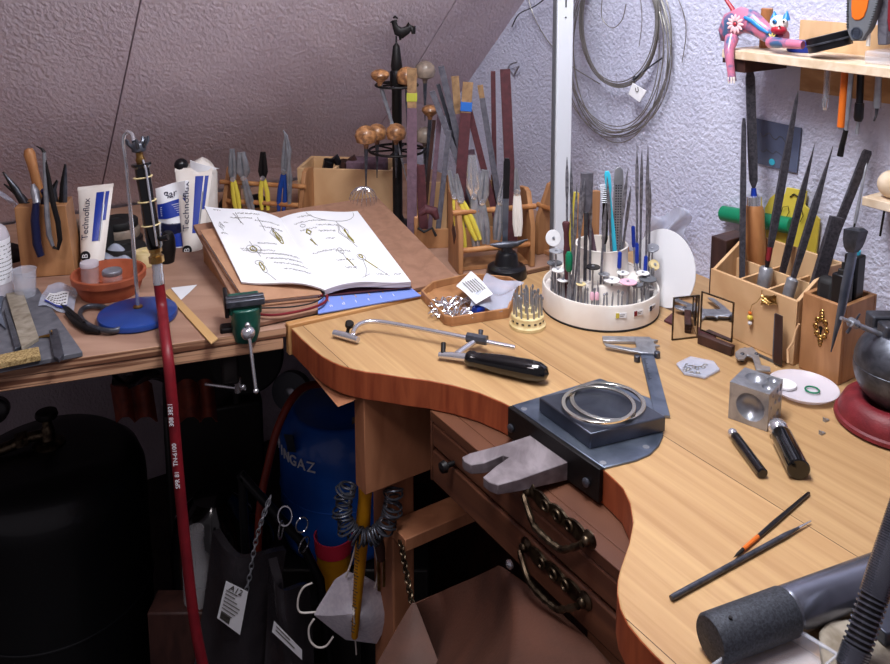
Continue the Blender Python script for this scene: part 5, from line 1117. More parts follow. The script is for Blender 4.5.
hang('black_screwdriver', 'black screwdriver with short steel bit hanging under the shelf', [('handle', [(861, 66), (859.5, 104)], [.0038, .0036], 'black_plastic'), ('collar', [(859.5, 103), (858.5, 118), (858, 121)], [.0048, .0050, .0038], 'black_plastic'), ('bit', [(858, 120), (857, 134)], [.0020, .0018], 'steel')], .03)
hang('grey_screwdriver', 'slim grey screwdriver with thin tip hanging rightmost under the shelf', [('handle', [(879, 70), (877, 108)], [.0030, .0040], 'steel'), ('tip', [(877, 107), (876, 116), (874, 121)], [.0020, .0012, .0010], 'dark_steel')], .03)
# lower bracket
l0 = onp(862, 200, WP-N*.05, N); LS = frame(V((l0.x, l0.y, 0)), -U); 
t = thing('small_shelf', 'short lower wooden shelf at the right edge holding a wooden ball', 'shelf', V(l0)+N*.04)
m = MB(LS); m.box(0, .1, 0, .048, l0.z-.006, l0.z+.004); mk(m, 'board', M_['light_ply_edge'], t, world=True, bevel=.0008)
m = MB(); m.box(0, 0, 0, 0, 0, 0); m.v = []; m.f = []; m.mi = []; m.tube([onp(885, 207, WP-N*.04, N), onp(880, 236, WP-N*.04, N)], .0013, 6); mk(m, 'peg', M_['black_iron'], t, world=True)
P = onp(893, 180, WP-N*.03, N); P.z = l0.z+.0045+.0155; m = MB(); m.ball(P, .0155, n=24); solo(m, 'wooden_ball', M_['light_ply_edge'], 'pale wooden ball on the lower shelf at the right edge', 'ball', smooth=80)
# ------------------------------------------------------------------ drawing board with sketchbook
FR = B(458, 284); be = V((-LD.x, -LD.y, 0)); bs = V((-.469, .883, 0)); bw = .296; bd = .267; rise = .052
thk = .006; z0 = .0075
FRb = FR+V((0, 0, z0)); FLb = FRb+be*bw; BRb = FRb+bs*bd+V((0, 0, rise)); BLb = BRb+be*bw
bx = (FRb-FLb).normalized(); by = (BRb-FRb).normalized(); bn = bx.cross(by).normalized()
BM = frame(FLb, bx, bn)                                               # x right, y up the slope, z off the board
t = thing('drawing_board', 'brown tilted drawing board carrying the open sketchbook', 'drawing board', BM)
m = MB(); m.box(0, bw, 0, bd, -thk, 0); mk(m, 'panel', M_['board_brown'], t, bevel=.0008)
for x in (.012, bw-.024):
    w0_ = BM @ V((x, .02, -thk-.0002)); w1_ = BM @ V((x, bd-.004, -thk-.0002)); o = BM.to_3x3() @ V((.009, 0, 0)); g0 = V((w1_.x, w1_.y, TOP+.0005)); g1 = V((w0_.x, w0_.y, TOP+.0005))
    m = MB(); m.add([w0_, w1_, g0, g1, w0_+o, w1_+o, g0+o, g1+o], [[0, 1, 2, 3], [7, 6, 5, 4], [0, 4, 5, 1], [1, 5, 6, 2], [2, 6, 7, 3], [3, 7, 4, 0]]); mk(m, 'support', M_['rack_wood'], t, world=True)
bp = lambda x, y, h: onp(x, y, BM @ V((0, 0, h)), bn)                   # a pixel on a plane h above the board
# lower sketchbook with kraft cover
kq = [bp(200, 234, .004), bp(246, 306, .004), bp(322, 298, .004), bp(276, 222, .004)]
t = thing('kraft_notebook', 'kraft-covered notebook under the left half of the open sketchbook', 'notebook', kq[0])
def slab(m, q, h0, h1): m.hexa([p+bn*h0 for p in q], [p+bn*h1 for p in q])
m = MB(); slab(m, kq[::-1], -.003, -.0005); mk(m, 'cover', M_['kraft'], t, world=True, bevel=.0006)
m = MB(); slab(m, [lerp(p, sum(kq, V((0, 0, 0)))/4, .03) for p in kq][::-1], -.0005, .0045); mk(m, 'pages', M_['paper_edge'], t, world=True)
m = MB(); slab(m, kq[::-1], .0046, .0062); mk(m, 'cover', M_['kraft'], t, world=True, bevel=.0006)
m = MB(); m.tube(spl([bp(318, 297, .004), bp(325, 294, .004), bp(327, 299, .006), bp(320, 305, .009), bp(300, 311, .009), bp(275, 315, .007), bp(256, 314, .006)]), .0017, 8); mk(m, 'elastic_band', M_['red_rubber'], t, world=True, label='red elastic band')
m = MB(); m.tube(spl([bp(324, 292, .010), bp(323, 297, .0105), bp(312, 303, .0095), bp(290, 307, .008), bp(262, 308, .007)]), .0010, 8); mk(m, 'ribbon', M_['rubber'], t, world=True, label='dark ribbon')
# blue calendar sheet
cq = [bp(318, 314, .0015), bp(421, 296, .0015), bp(404, 283, .0015), bp(318, 298, .0015)]
t = thing('blue_calendar', 'blue calendar card peeping out below the open sketchbook', 'calendar', cq[0])
m = MB(); slab(m, cq, -.0008, .0008); cs = mk(m, 'card', M_['calendar_blue'], t, world=True)
cm = frame(bp(370, 302, .0025), cq[1]-cq[0], bn)
for k, ch in enumerate('nd l t l l'.replace(' ', '')):
    p = bp(331+k*12.5, 305.5-k*2.1, .0028); text(ch, 'letter', M_['paper'], cs, frame(p, cq[1]-cq[0], bn), .0085, .0001)
m = MB()
for k in range(7):
    p = bp(328+k*13.5, 300.5-k*2.2, .0026); m.M = frame(p, cq[1]-cq[0], bn); m.box(0, .0012, -.003, .003, 0, .0003)
mk(m, 'tick_marks', M_['cork'], cs, world=True, smooth=0)
# open sketchbook
SP0 = bp(325, 290, .013); SP1 = bp(280, 218, .013)
LB = bp(241.5, 282, .014); LT = bp(204.5, 206, .020); RB_ = bp(411, 281.5, .016); RT = bp(357.5, 211, .016)
sp = SP1-SP0
t = thing('open_sketchbook', 'open white sketchbook with pencil jewellery drawings on the tilted board', 'sketchbook', SP0)
def pageL(u, v):                                                       # u 0 at spine, 1 at outer edge ; v 0 bottom 1 top
    a = lerp(SP0, SP1, v); b = lerp(LB, LT, v); p = lerp(a, b, u); return p+bn*(.0065*math.sin(PI*min(1, u*1.15))**1*(1-u)*1.6)
def pageR(u, v):
    a = lerp(SP0, SP1, v); b = lerp(RB_, RT, v); p = lerp(a, b, u); return p+bn*(.0075*math.sin(PI*min(1, u*1.1))*(1-u)*1.6)
def block(fn, h, nm, flip, mt='paper'):
    nu, nv = 18, 10; tp_ = [[fn(i/nu, j/nv) for j in range(nv+1)] for i in range(nu+1)]
    m = MB(); q = nv+1; vs = [p for r in tp_ for p in r]; lo = [p-bn*h for p in vs]; o = len(vs)
    fs = [[i*q+j, (i+1)*q+j, (i+1)*q+j+1, i*q+j+1] for i in range(nu) for j in range(nv)]
    e = [i*q for i in range(nu+1)]+[nu*q+j for j in range(1, nv+1)]+[i*q+nv for i in range(nu-1, -1, -1)]+[j for j in range(nv-1, 0, -1)]
    if flip: fs = [f[::-1] for f in fs]
    m.add(vs+lo, fs+[[x+o for x in f[::-1]] for f in fs]); m.k = 1; m.add([], [])
    sf = [[e[k], e[k-1], e[k-1]+o, e[k]+o] for k in range(len(e))]
    if flip: sf = [f[::-1] for f in sf]
    m.f += sf; m.mi += [1]*len(sf)
    return mk(m, nm, [M_['paper'], M_['paper_edge']], t, world=True, smooth=50)
pl = block(pageL, .0022, 'left_page', True); pr = block(pageR, .0078, 'right_page', False)
cv = [SP0-bn*.0085+ (SP0-RB_).normalized()*.002, RB_-bn*.0085+(RB_-SP0).normalized()*.002, RT-bn*.0085+(RT-SP1).normalized()*.002, SP1-bn*.0085]
m = MB(); m.hexa([p-bn*.0012 for p in cv], cv); mk(m, 'back_cover', M_['burgundy'], t, world=True)
random.seed(21)
def pen(fn, pts, m, r=.00032):                                          # a stroke lying on the page
    m.tube([fn(u_, v_)+bn*.0004 for u_, v_ in pts], r, 4)
def scribble(fn, m, u0, v0, w_, side, h=.012, r=.00022):
    n = max(8, int(w_*230)); pts = []
    for i in range(n):
        f = i/(n-1); uu = u0+(w_*f if side > 0 else -w_*f); pts.append((uu, v0+random.uniform(-h, h)))
    cut = 0
    while cut < n-2:
        l = random.randint(4, 9); seg = pts[cut:cut+l]
        if len(seg) > 1: pen(fn, seg, m, r)
        cut += l
m = MB()
for (u0, v0, w_) in ((.60, .93, .3), (.72, .86, .28), (.42, .83, .32), (.40, .74, .30), (.90, .96, .10), (.55, .50, .25), (.80, .42, .18), (.78, .40, .40), (.60, .36, .5), (.55, .30, .46), (.48, .24, .42), (.40, .17, .34), (.95, .62, .08), (.85, .78, .06)):
    scribble(pageL, m, u0, v0, w_, -1)
mk(m, 'handwriting', M_['pencil'], pl, world=True, smooth=0)
m = MB()
for (u0, v0, w_) in ((.18, .93, .18), (.10, .85, .40), (.34, .78, .26), (.12, .74, .2), (.32, .69, .22), (.34, .58, .12), (.10, .42, .3), (.36, .40, .18), (.30, .28, .22), (.34, .18, .14), (.66, .10, .14), (.86, .10, .10)):
    scribble(pageR, m, u0, v0, w_, 1)
mk(m, 'handwriting', M_['pencil'], pr, world=True, smooth=0)
def loop(cx, cy, rx, ry, tw=0, n=14): return [(cx+rx*math.cos(2*PI*i/n+tw), cy+ry*math.sin(2*PI*i/n+tw)) for i in range(n+1)]
def dia(cx, cy, rx, ry, k=0): return [(cx, cy+ry), (cx+rx, cy+k), (cx, cy-ry), (cx-rx, cy-k), (cx, cy+ry)]
m = MB()
for p in ([(.62, .94), (.62, .78)], [(.66, .93), (.60, .76)], [(.36, .88), (.36, .68)], dia(.90, .72, .035, .06), dia(.90, .72, .018, .03), dia(.24, .64, .07, .10, .02), loop(.24, .64, .03, .09, .4), [(.24, .76), (.24, .52)], loop(.66, .42, .06, .05), loop(.60, .42, .05, .05), [(.64, .52), (.60, .32)], loop(.66, .24, .05, .03), loop(.64, .17, .03, .05), [(.64, .13), (.57, .03)]): pen(pageL, p, m, .0003)
mk(m, 'sketch', M_['pencil'], pl, world=True, smooth=0)
m = MB()
for p in (loop(.22, .60, .03, .08, .4), loop(.64, .42, .04, .03), [(.25, .70), (.22, .56)], loop(.65, .20, .02, .05)): pen(pageL, p, m, .0008)
mk(m, 'sketch_shading', M_['olive_ink'], pl, world=True, smooth=0)
m = MB()
nk = [(.62+.34*math.cos(PI+PI*i/12)*.9, .98-.14*math.sin(PI*i/12)) for i in range(13)]
for p in (nk, [(.62, .84), (.62, .80)], dia(.62, .68, .07, .12, .02), dia(.62, .68, .04, .10), [(.62, .56), (.66, .46)], dia(.20, .70, .035, .05), loop(.18, .80, .03, .02), [(.18, .62), (.20, .50), (.16, .60)], loop(.42, .40, .03, .04), [(.42, .38), (.42, .30), (.46, .16)], loop(.62, .32, .05, .04), [(.62, .32), (.70, .20), (.80, .08)], [(.62, .30), (.58, .16), (.50, .06)], [(.58, .10), (.46, .05)]): pen(pageR, p, m, .0003)
mk(m, 'sketch', M_['pencil'], pr, world=True, smooth=0)
m = MB()
for p in ([(.66, .72), (.64, .60), (.66, .52)], [(.64, .70), (.67, .55)], [(.17, .60), (.19, .52)], dia(.20, .70, .025, .035), [(.43, .30), (.45, .20)], [(.64, .28), (.72, .18)], loop(.62, .33, .02, .02)): pen(pageR, p, m, .0009)
mk(m, 'sketch_shading', M_['olive_ink'], pr, world=True, smooth=0)
# ------------------------------------------------------------------ green bench vise on the front edge
VY = .955; vz = lambda x, y, d=0: ony(x, y, VY+d)
t = thing('bench_vise', 'small green clamp-on vise gripping the front edge of the left bench', 'vise', vz(245, 345))
m = MB(); q = frame(vz(246, 324), (1, .32, 0)); m.M = q; m.tube([(-.001, 0, -.022), (0, 0, -.008), (0, 0, .010), (0, 0, .022)], [.013, .0165, .0175, .0185], 16, flat=.75, hint=(1, 0, 0)); m.box(-.019, .019, -.006, .040, .014, .025); mk(m, 'body', M_['vise_green'], t, world=True, bevel=.002)
for s_, nm in ((-1, 'jaw'), (1, 'jaw')):
    m = MB(q); m.box(-.0225, .0225, .006*s_-.004-.0, .006*s_+.004+.0, .0255, .034); mk(m, nm, M_['dark_steel'], t, world=True, bevel=.0012)
m = MB(q); m.box(-.024, -.019, -.006, .045, .012, .032); mk(m, 'clamp_frame', M_['black_iron'], t, world=True, bevel=.0015)
m = MB(q); m.box(-.030, -.010, .004, .022, -.075, -.004); m.box(-.030, -.010, .004, .075, -.078, -.068); mk(m, 'clamp_leg', M_['black_iron'], t, world=True, bevel=.003)
m = MB(); m.ball(vz(248, 333, -.018), .0085, n=18); m.tube([vz(248, 333, -.016), vz(247, 330, .0)], .005, 10); b_ = mk(m, 'screw_head', M_['chrome'], t, world=True, smooth=80)
m = MB(); m.tube([vz(247.5, 326, -.020), vz(250, 342, -.024), vz(256, 391, -.030)], [.0018, .0020, .0020], 10); m.ball(vz(256, 391, -.030), .0034, n=12); m.ball(vz(247.5, 325, -.020), .0032, n=12); mk(m, 'tommy_bar', M_['chrome'], t, world=True, smooth=60)
m = MB(); a = vz(237, 402, .055); m.tube([a+V((0, 0, 0)), a+V((0, 0, .035))], .0045, 10); mk(m, 'clamp_screw', M_['black_iron'], t, world=True)
m = MB(); m.tube([vz(205, 384, .02), vz(236, 388, .02), vz(246, 389, .02)], .0019, 8); m.tube([vz(238, 378, .02), vz(238, 392, .02)], .0042, 10); m.ball(vz(243, 387, .018), .0036, n=12); mk(m, 'turn_bar', M_['chrome'], t, world=True)
# ------------------------------------------------------------------ back row on the left bench
YB = 1.43
fa_, fb_ = ony(298, 205, YB), ony(393, 200, YB-.02); XM = frame(V((fa_.x, fa_.y, TOP)), V((fb_.x-fa_.x, fb_.y-fa_.y, 0))); XL = (V((fb_.x-fa_.x, fb_.y-fa_.y, 0))).length; xh = ony(345, 168, YB).z-TOP
t = thing('compartment_box', 'light wooden compartment box behind the drawing board', 'wooden box', XM)
m = MB(); m.box(0, XL, 0, .006, .0005, xh); mk(m, 'front_panel', M_['pale_wood'], t, bevel=.0008)
m = MB(); m.box(0, XL, .086, .092, .0005, xh); mk(m, 'back_panel', M_['pale_wood'], t, bevel=.0008)
for x in (0, XL*.36, XL-.006):
    m = MB(); m.box(x, x+.006, .006, .086, .0005, xh-(.002 if 0 < x < XL-.01 else 0)); mk(m, 'side_panel' if x in (0, XL-.006) else 'divider', M_['pale_wood'], t)
m = MB(); m.box(.006, XL-.006, .006, .086, .0005, .004); mk(m, 'bottom_panel', M_['pale_wood'], t)
P = XM @ V((XL*.68, .045, xh-.02)); m = MB(frame(P, XM.to_3x3() @ V((1, 0, 0)))); m.box(-.034, .034, -.022, .022, -.045, .028); solo(m, 'purple_case', M_['mauve_paper'], 'flat purple case lying in the compartment box', 'case', bevel=.002)
for k, (x, lab) in enumerate(((.30, 'black gadget heaped at the left inside the compartment box'), (.48, 'dark red brown lump beside the purple case in the compartment box'))):
    P = XM @ V((XL*x, .04, xh)); m = MB(); m.tube([P+V((-.012, 0, -.03)), P+V((-.004, .002, .004)), P+V((.008, -.004, .012)), P+V((.018, 0, -.01))], [.009, .010, .008, .007], 8); solo(m, 'small_tool', M_['black_plastic' if k == 0 else 'dark_wood'], lab, 'gadget')
# small pliers rack
ga, gb = ony(222, 205, 1.40), ony(302, 204, 1.37); GM2 = frame(V((ga.x, ga.y, TOP)), V((gb.x-ga.x, gb.y-ga.y, 0))); GL = V((gb.x-ga.x, gb.y-ga.y, 0)).length
hh = ony(295, 174, 1.38).z-TOP
rack(GM2, GL, .06, hh, 'pliers_rack', 'wooden pliers rack at the back left of the drawing board', cuts=.055, dowels=((.010, hh-.022), (.004, .03)))
pb_ = 'pliers in the back rack'; Y2 = 1.395
pliers('grey pliers with yellow-green handles, leftmost in the back rack', Y2-.003, (238, 212), (233, 179), (232, 149), .003, .0066, 'yellow_plastic', group=pb_)
pliers('grey end nippers with thin bare steel handles in the back rack', Y2-.005, (252, 212), (244, 178), (241, 152), .0026, .0100, 'steel', group=pb_)
pliers('black-jawed pliers with yellow handles in the middle of the back rack', Y2-.008, (265, 210), (263, 178), (263, 152), .0050, .0070, 'yellow_plastic', 'black_iron', group=pb_)
pliers('blue-handled cutters with long curved jaws at the right of the back rack', Y2-.014, (281, 212), (284, 172), (286, 134), .0042, .0050, 'blue_paint', 'steel', group=pb_, kind='point')
path_tool('curved_tweezers', 'long steel hook tweezers beside the blue-handled cutters', 'tweezers', Y2-.018, [('arm', [(289, 206), (288, 175), (290, 150), (287, 136), (283, 130)], [.0020, .0028, .0028, .0016, .0008], 'steel', {}), ('arm', [(290, 206), (291, 178), (288, 155), (286, 138), (283.5, 131)], [.0020, .0026, .0026, .0014, .0008], 'steel', {})])
m = MB(); P = bp(363, 200, .002); m.M = frame(P, bx, bn)
for k in range(9): m.torus((0, 0, 0), .022, .0006, 20, 4, Matrix.Rotation(PI/2, 3, 'X') @ Matrix.Rotation(PI*k/9, 3, 'Y'), a0=0, a1=PI)
solo(m, 'wire_dome', M_['chrome'], 'half-round wire whisk behind the top edge of the drawing board', 'wire dome')
# ------------------------------------------------------------------ tubes
def flux(label, tl, tr, bl, br, Y, lean, cap, name='flux_tube'):
    TL, TR = ony(*tl, Y+lean), ony(*tr, Y+lean); BL_, BR_ = ony(*bl, Y), ony(*br, Y)
    t = thing(name, label, 'tube', lerp(BL_, BR_, .5))
    def f(side):
        def g(u, v):
            a = lerp(BL_, TL, v); b = lerp(BR_, TR, v); p = lerp(a, b, u); d = (.0135*(1-v)**.7+.0006)*math.sin(PI*u)**.6
            return p+V((0, side*d, 0))
        return g
    m = MB(); m.sheet(f(-1), 16, 12); m.f = [q for q in m.f]; m2 = MB(); m2.sheet(f(1), 16, 12)
    o = len(m.v); m.v += m2.v; m.f += [[i+o for i in q[::-1]] for q in m2.f]; m.mi += m2.mi
    bd_ = mk(m, 'body', M_['white_plastic'], t, world=True, smooth=80)
    m = MB(); dv = lerp(TL, TR, .5)-lerp(BL_, BR_, .5); up_ = dv.normalized(); m.hexa([TL-up_*.004+V((0, -.0012, 0)), TR-up_*.004+V((0, -.0012, 0)), TR-up_*.004+V((0, .0012, 0)), TL-up_*.004+V((0, .0012, 0))], [TL+up_*.001+V((0, -.0010, 0)), TR+up_*.001+V((0, -.0010, 0)), TR+up_*.001+V((0, .0010, 0)), TL+up_*.001+V((0, .0010, 0))]); mk(m, 'crimp', M_['white_plastic'], t, world=True)
    m = MB(); c_ = lerp(BL_, BR_, .5); m.lathe([(1e-6, -cap), (.0095, -cap), (.0105, -.002), (.0105, 0), (.004, .003)], 20, axis(c_, c_+up_)); mk(m, 'cap', M_['white_plastic'], t, world=True)
    g = f(-1); off_ = V((0, -.0008, 0))
    m = MB(); m.sheet(lambda u, v: g(.56+.22*u, .30+.62*v)+off_, 6, 8, .0002); mk(m, 'blue_panel', M_['blue_plastic'], bd_, world=True)
    m = MB(); m.sheet(lambda u, v: g(.82+.10*u, .55+.37*v)+off_, 4, 6, .0002); mk(m, 'blue_panel', M_['blue_plastic'], bd_, world=True)
    m = MB(); m.tube([g(.82, .30+.05*k)+V((0, -.0016, 0)) for k in range(10)], .0010, 6); mk(m, 'drawn_rod', M_['steel'], bd_, world=True)
    p = g(.34, .60)+V((0, -.0052, 0)); L_ = dv.length; xx = up_; sl = V((g(.34, .8)-g(.34, .3)))
    text('Technoflux', 'brand_text', M_['navy_plastic'], bd_, frame(p, sl, V((0, -1, 0))-sl.normalized()*(-sl.normalized().y)), .0135, .0002, sx=L_*.60/.066)
    p = g(.36, .12)+V((0, -.0016, 0)); FM = frame(p, (1, 0, 0), (.0, -1, .25))
    m = MB(FM); m.lathe([(.0072, 0), (.0072, .0006), (1e-6, .0006)], 24); mk(m, 'logo_disc', M_['black_plastic'], bd_, world=True)
    text('B', 'logo_letter', M_['paper'], bd_, FM @ Matrix.Translation((0, 0, .0009)) @ Matrix.Rotation(PI/2, 4, 'Z'), .0115, .0002)
    return t
flux('white and blue tube standing crimp up beside the wooden tool block', (78, 188), (113.5, 184), (81, 262), (104, 262), 1.165, .05, .014)
flux('taller white and blue tube standing near the drawing board', (175, 169), (213, 168), (184, 258), (201, 258), 1.24, .05, .008)
# blue and white packet
pa = [ony(156, 188, 1.275), ony(186, 180, 1.275), ony(187, 246, 1.25), ony(158, 246, 1.25)]
t = thing('plaster_packet', 'folded white and blue paper packet left of the taller tube', 'packet', V((pa[3].x, pa[3].y, TOP)))
pf = lambda u, v: lerp(lerp(V((pa[3].x, pa[3].y, TOP+.001)), V((pa[2].x, pa[2].y, TOP+.001)), u), lerp(pa[0], pa[1], u), v)+V((0, .004*math.sin(7*u+4*v), 0))
m = MB(); m.sheet(pf, 12, 12, .018); pk_ = mk(m, 'packet', M_['paper'], t, world=True, smooth=60)
m = MB(); m.sheet(lambda u, v: pf(.02+.94*u, .46+.02*u+.26*v)+V((0, -.0008, 0)), 8, 6, .0002); mk(m, 'blue_band', M_['blue_plastic'], pk_, world=True)
m = MB(); m.sheet(lambda u, v: pf(.02+.94*u, .02+.20*v)+V((0, -.0008, 0)), 8, 4, .0002); mk(m, 'blue_band', M_['blue_plastic'], pk_, world=True)
text('Bar', 'brand_text', M_['navy_plastic'], pk_, frame(pf(.45, .84)+V((0, -.003, 0)), pf(.8, .86)-pf(.1, .82), (0, -1, .1)), .016, .0002, shear=.3)
text('Maice', 'brand_text', M_['navy_plastic'], pk_, frame(pf(.48, .34)+V((0, -.003, 0)), pf(.8, .36)-pf(.1, .32), (0, -1, .1)), .014, .0002, shear=.3)
m = MB()
for k in range(5): m.tube([pf(.15, .52+.035*k)+V((0, -.0018, 0)), pf(.8, .53+.035*k)+V((0, -.0018, 0))], .0004, 4)
mk(m, 'small_print', M_['paper'], pk_, world=True, smooth=0)
# white cup with black knob behind the taller tube
P = ony(198, 180, 1.31); P.z = TOP; ch = ony(198, 162, 1.31).z-TOP
t = thing('white_cup', 'crumpled white wrapped bundle with black knob behind the taller tube', 'bundle', P)
m = MB(); m.tube([(0, 0, .001), (0, 0, ch*.5), (.006, 0, ch*.9), (.016, 0, ch)], [.028, .030, .026, .012], 14); mk(m, 'wrap', M_['white_plastic'], t, smooth=60)
m = MB(); m.ball((-.022, -.012, ch-.002), .011, n=16); mk(m, 'knob', M_['black_plastic'], t, smooth=80)
m = MB(); m.sheet(lambda u, v: V((-.005+.045*u, -.02-.004*math.sin(4*u), ch-.012+.02*v*(1-u)+.006*u)), 8, 6, .001); mk(m, 'flap', M_['paper'], t, smooth=80)
# ------------------------------------------------------------------ wooden block with pliers and tweezers
A0, A1 = B(22, 279), B(75, 275); TM = frame(A0, A1-A0); TL_ = (A1-A0).length; th_ = ony(45, 207, A0.y+.004).z-TOP
t = thing('tool_block', 'upright wooden block holding pliers and tweezers at the left', 'tool block', TM)
m = MB(); m.hexa([(0, 0, .0005), (TL_, 0, .0005), (TL_, .055, .0005), (0, .055, .0005)], [(-.003, 0, th_), (TL_-.006, 0, th_), (TL_-.006, .045, th_), (-.003, .045, th_)]); mk(m, 'block', M_['rack_wood'], t, bevel=.0012)
m = MB()
for k in range(4): m.tube([(.008+k*.014, .022, th_-.001), (.008+k*.014, .022, th_+.0006)], .004, 10)
mk(m, 'holes', M_['black_iron'], t)
YK = A0.y-.007
path_tool('navy_pliers', 'pliers with navy blue handles hung over the front of the wooden block', 'pliers', YK, [('handle', [(41, 256), (37, 244), (35, 220), (36, 203)], [.0048, .0058, .0058, .0046], 'navy_plastic', {}), ('handle', [(42, 206, .03), (46, 196, .02), (43, 190, .015)], [.004, .0045, .004], 'navy_plastic', {}), ('jaw', [(37, 204), (35, 192, .01), (33, 184, .012)], [.0050, .0062, .0022], 'steel', {})])
path_tool('bent_tweezers', 'long steel bent-nose pliers hung over the right of the wooden block', 'pliers', YK, [('handle', [(53, 246), (49, 235), (47, 215), (46, 190), (45, 168), (44, 152)], [.0022, .0036, .0036, .0034, .0030, .0024], 'steel', {}), ('handle', [(53, 247), (58, 249), (60, 240), (58, 222), (53, 203), (49, 180), (45, 160)], [.0022, .0024, .0034, .0036, .0036, .0030, .0020], 'black_iron', {}), ('nose', [(44.5, 153), (42, 149), (36.5, 146)], [.0024, .0018, .0006], 'black_iron', {})])
stick('wooden_graver', 'wooden-handled tool leaning left out of the block', 'tool', (43, 207), (28, 148), YK+.03, .0, [('ferrule', 'r', [(.0035, 0), (.0040, .15)], 'steel'), ('handle', 'r', [(.0045, .15), (.0068, .3), (.0062, .6), (.0078, .9), (.0055, .98), (1e-6, 1)], 'handle_wood')], floor=None)
for k, (b_, p_, t_, lab) in enumerate((((24, 207), (14, 188), (3, 172), 'thin black pliers leaning far left out of the block'), ((61, 206), (63, 184), (65, 164), 'dark slim cutters standing at the right of the block'), ((53, 206), (52, 190), (57, 180), 'short dark pliers between the bent nose and the slim cutters'), ((28, 208), (20, 196), (4, 184), 'black tool lying low towards the left frame edge'))):
    path_tool('dark_tool', lab, 'tool', YK+.03+.004*k, [('arm', [b_, p_, t_], [.0034, .0042, .0010], 'black_iron', {}), ('arm', [(b_[0]+4, b_[1]), (p_[0]+2, p_[1]), (t_[0]+1, t_[1]+1)], [.0030, .0034, .0008], 'dark_steel', {})], 'dark tools in the wooden block')
m = MB(); m.sheet(lambda u, v: ony(-6+24*u, 186+18*u+6*v*(1-.3*u), 1.19+.01*math.sin(5*u+3*v)), 8, 6, .001); solo(m, 'folded_wrapper', M_['zip_plastic'], 'crumpled bluish clear wrapper at the left frame edge', 'wrapper', smooth=80)
# ------------------------------------------------------------------ bottle, cup, slate and its tools
P = B(-4, 298); t = thing('plastic_bottle', 'clear plastic bottle with printed label cut by the left frame edge', 'bottle', P)
s_ = .0215; z = lambda y: ony(-4, y, P.y).z-TOP
m = MB(); m.lathe([(s_*.9, .0005), (s_, .003), (s_, z(236)), (s_*.85, z(229)), (s_*.5, z(224)), (.008, z(221)), (.008, z(216)), (1e-6, z(216))], 28); mk(m, 'body', M_['frosted'], t)
m = MB(); m.lathe([(.0095, z(222)), (.0095, z(208)), (1e-6, z(207))], 20); mk(m, 'cap', M_['black_plastic'], t)
m = MB(); m.lathe([(s_+.0006, z(281)), (s_+.0006, z(238))], 28); m.f = m.f[:-2]; m.mi = m.mi[:-2]; lb2 = mk(m, 'label', M_['paper'], t)
m = MB()
for r_ in range(9):
    zz = z(244+r_*4)
    for k in range(14):
        a = -1.5+k*.16
        if random.random() < .85: m.M = Matrix.Rotation(a+PI/2, 4, 'Z'); m.box(-.0013, .0013, -s_-.0010, -s_-.0006, zz, zz+.0007)
mk(m, 'label_print', M_['ink'], lb2, smooth=0)
P = B(26, 300); t = thing('plastic_cup', 'small clear plastic cup right of the bottle', 'cup', P)
m = MB(); m.lathe([(.011, .0005), (.0125, .002), (.0150, .040), (.0158, .042), (.0150, .042), (.0142, .040), (.0117, .003), (1e-6, .003)], 28); mk(m, 'shell', M_['clear_plastic'], t)
sl4 = [B(-60, 300), B(38, 292), B(83, 357), B(-20, 378), B(-80, 385)]
m = MB(); m.prism([(p.x, p.y) for p in sl4], TOP+.0005, TOP+.0065); solo(m, 'slate_slab', M_['slate'], 'flat grey slate slab at the left front of the bench', 'slab', bevel=.0008)
HS = .0067
def plate(name, label, cat, pts, h0, h1, mt, bevel=.0005, group=None):
    m = MB(); m.prism([(onz(*p, TOP+h0).x, onz(*p, TOP+h0).y) for p in pts], TOP+h0, TOP+h1); return solo(m, name, M_[mt], label, cat, group, bevel=bevel)
plate('whetstone', 'broad pale grey whetstone lying on the slate', 'whetstone', [(6, 297), (23, 294), (39, 341), (22, 352)], HS, HS+.005, 'grey_stone')
plate('steel_bar', 'narrow brown steel blade against the left side of the whetstone', 'blade', [(4, 312), (8, 310), (22, 349), (15, 352)], HS, HS+.004, 'dark_steel')
plate('steel_strip', 'pale pointed strip lying at the left frame edge on the slate', 'strip', [(-4, 296), (4, 298), (1, 312), (6, 330), (-4, 322)], HS, HS+.0025, 'plate_steel')
plate('sandstone_bar', 'yellowish rough sandstone bar at the front edge of the slate', 'stone bar', [(-8, 362), (39, 352), (41, 361), (-8, 371)], HS, HS+.007, 'sandstone', .001)
t = thing('small_clamp', 'small grey metal clamp with pin lying right of the whetstone', 'clamp', B(57, 350, HS))
m = MB(); m.prism([(B(*p, HS).x, B(*p, HS).y) for p in [(49, 334), (58, 332), (64, 358), (59, 363), (54, 360)]], TOP+HS, TOP+HS+.005); mk(m, 'plate', M_['dark_steel'], t, world=True, bevel=.0005)
m = MB(); m.tube([B(39, 337, HS+.002), B(52, 335, HS+.003)], [.0010, .0022], 8); m.tube([B(52, 334, HS+.005), B(51.5, 331, HS+.011)], .0010, 6); mk(m, 'pin', M_['brass'], t, world=True)
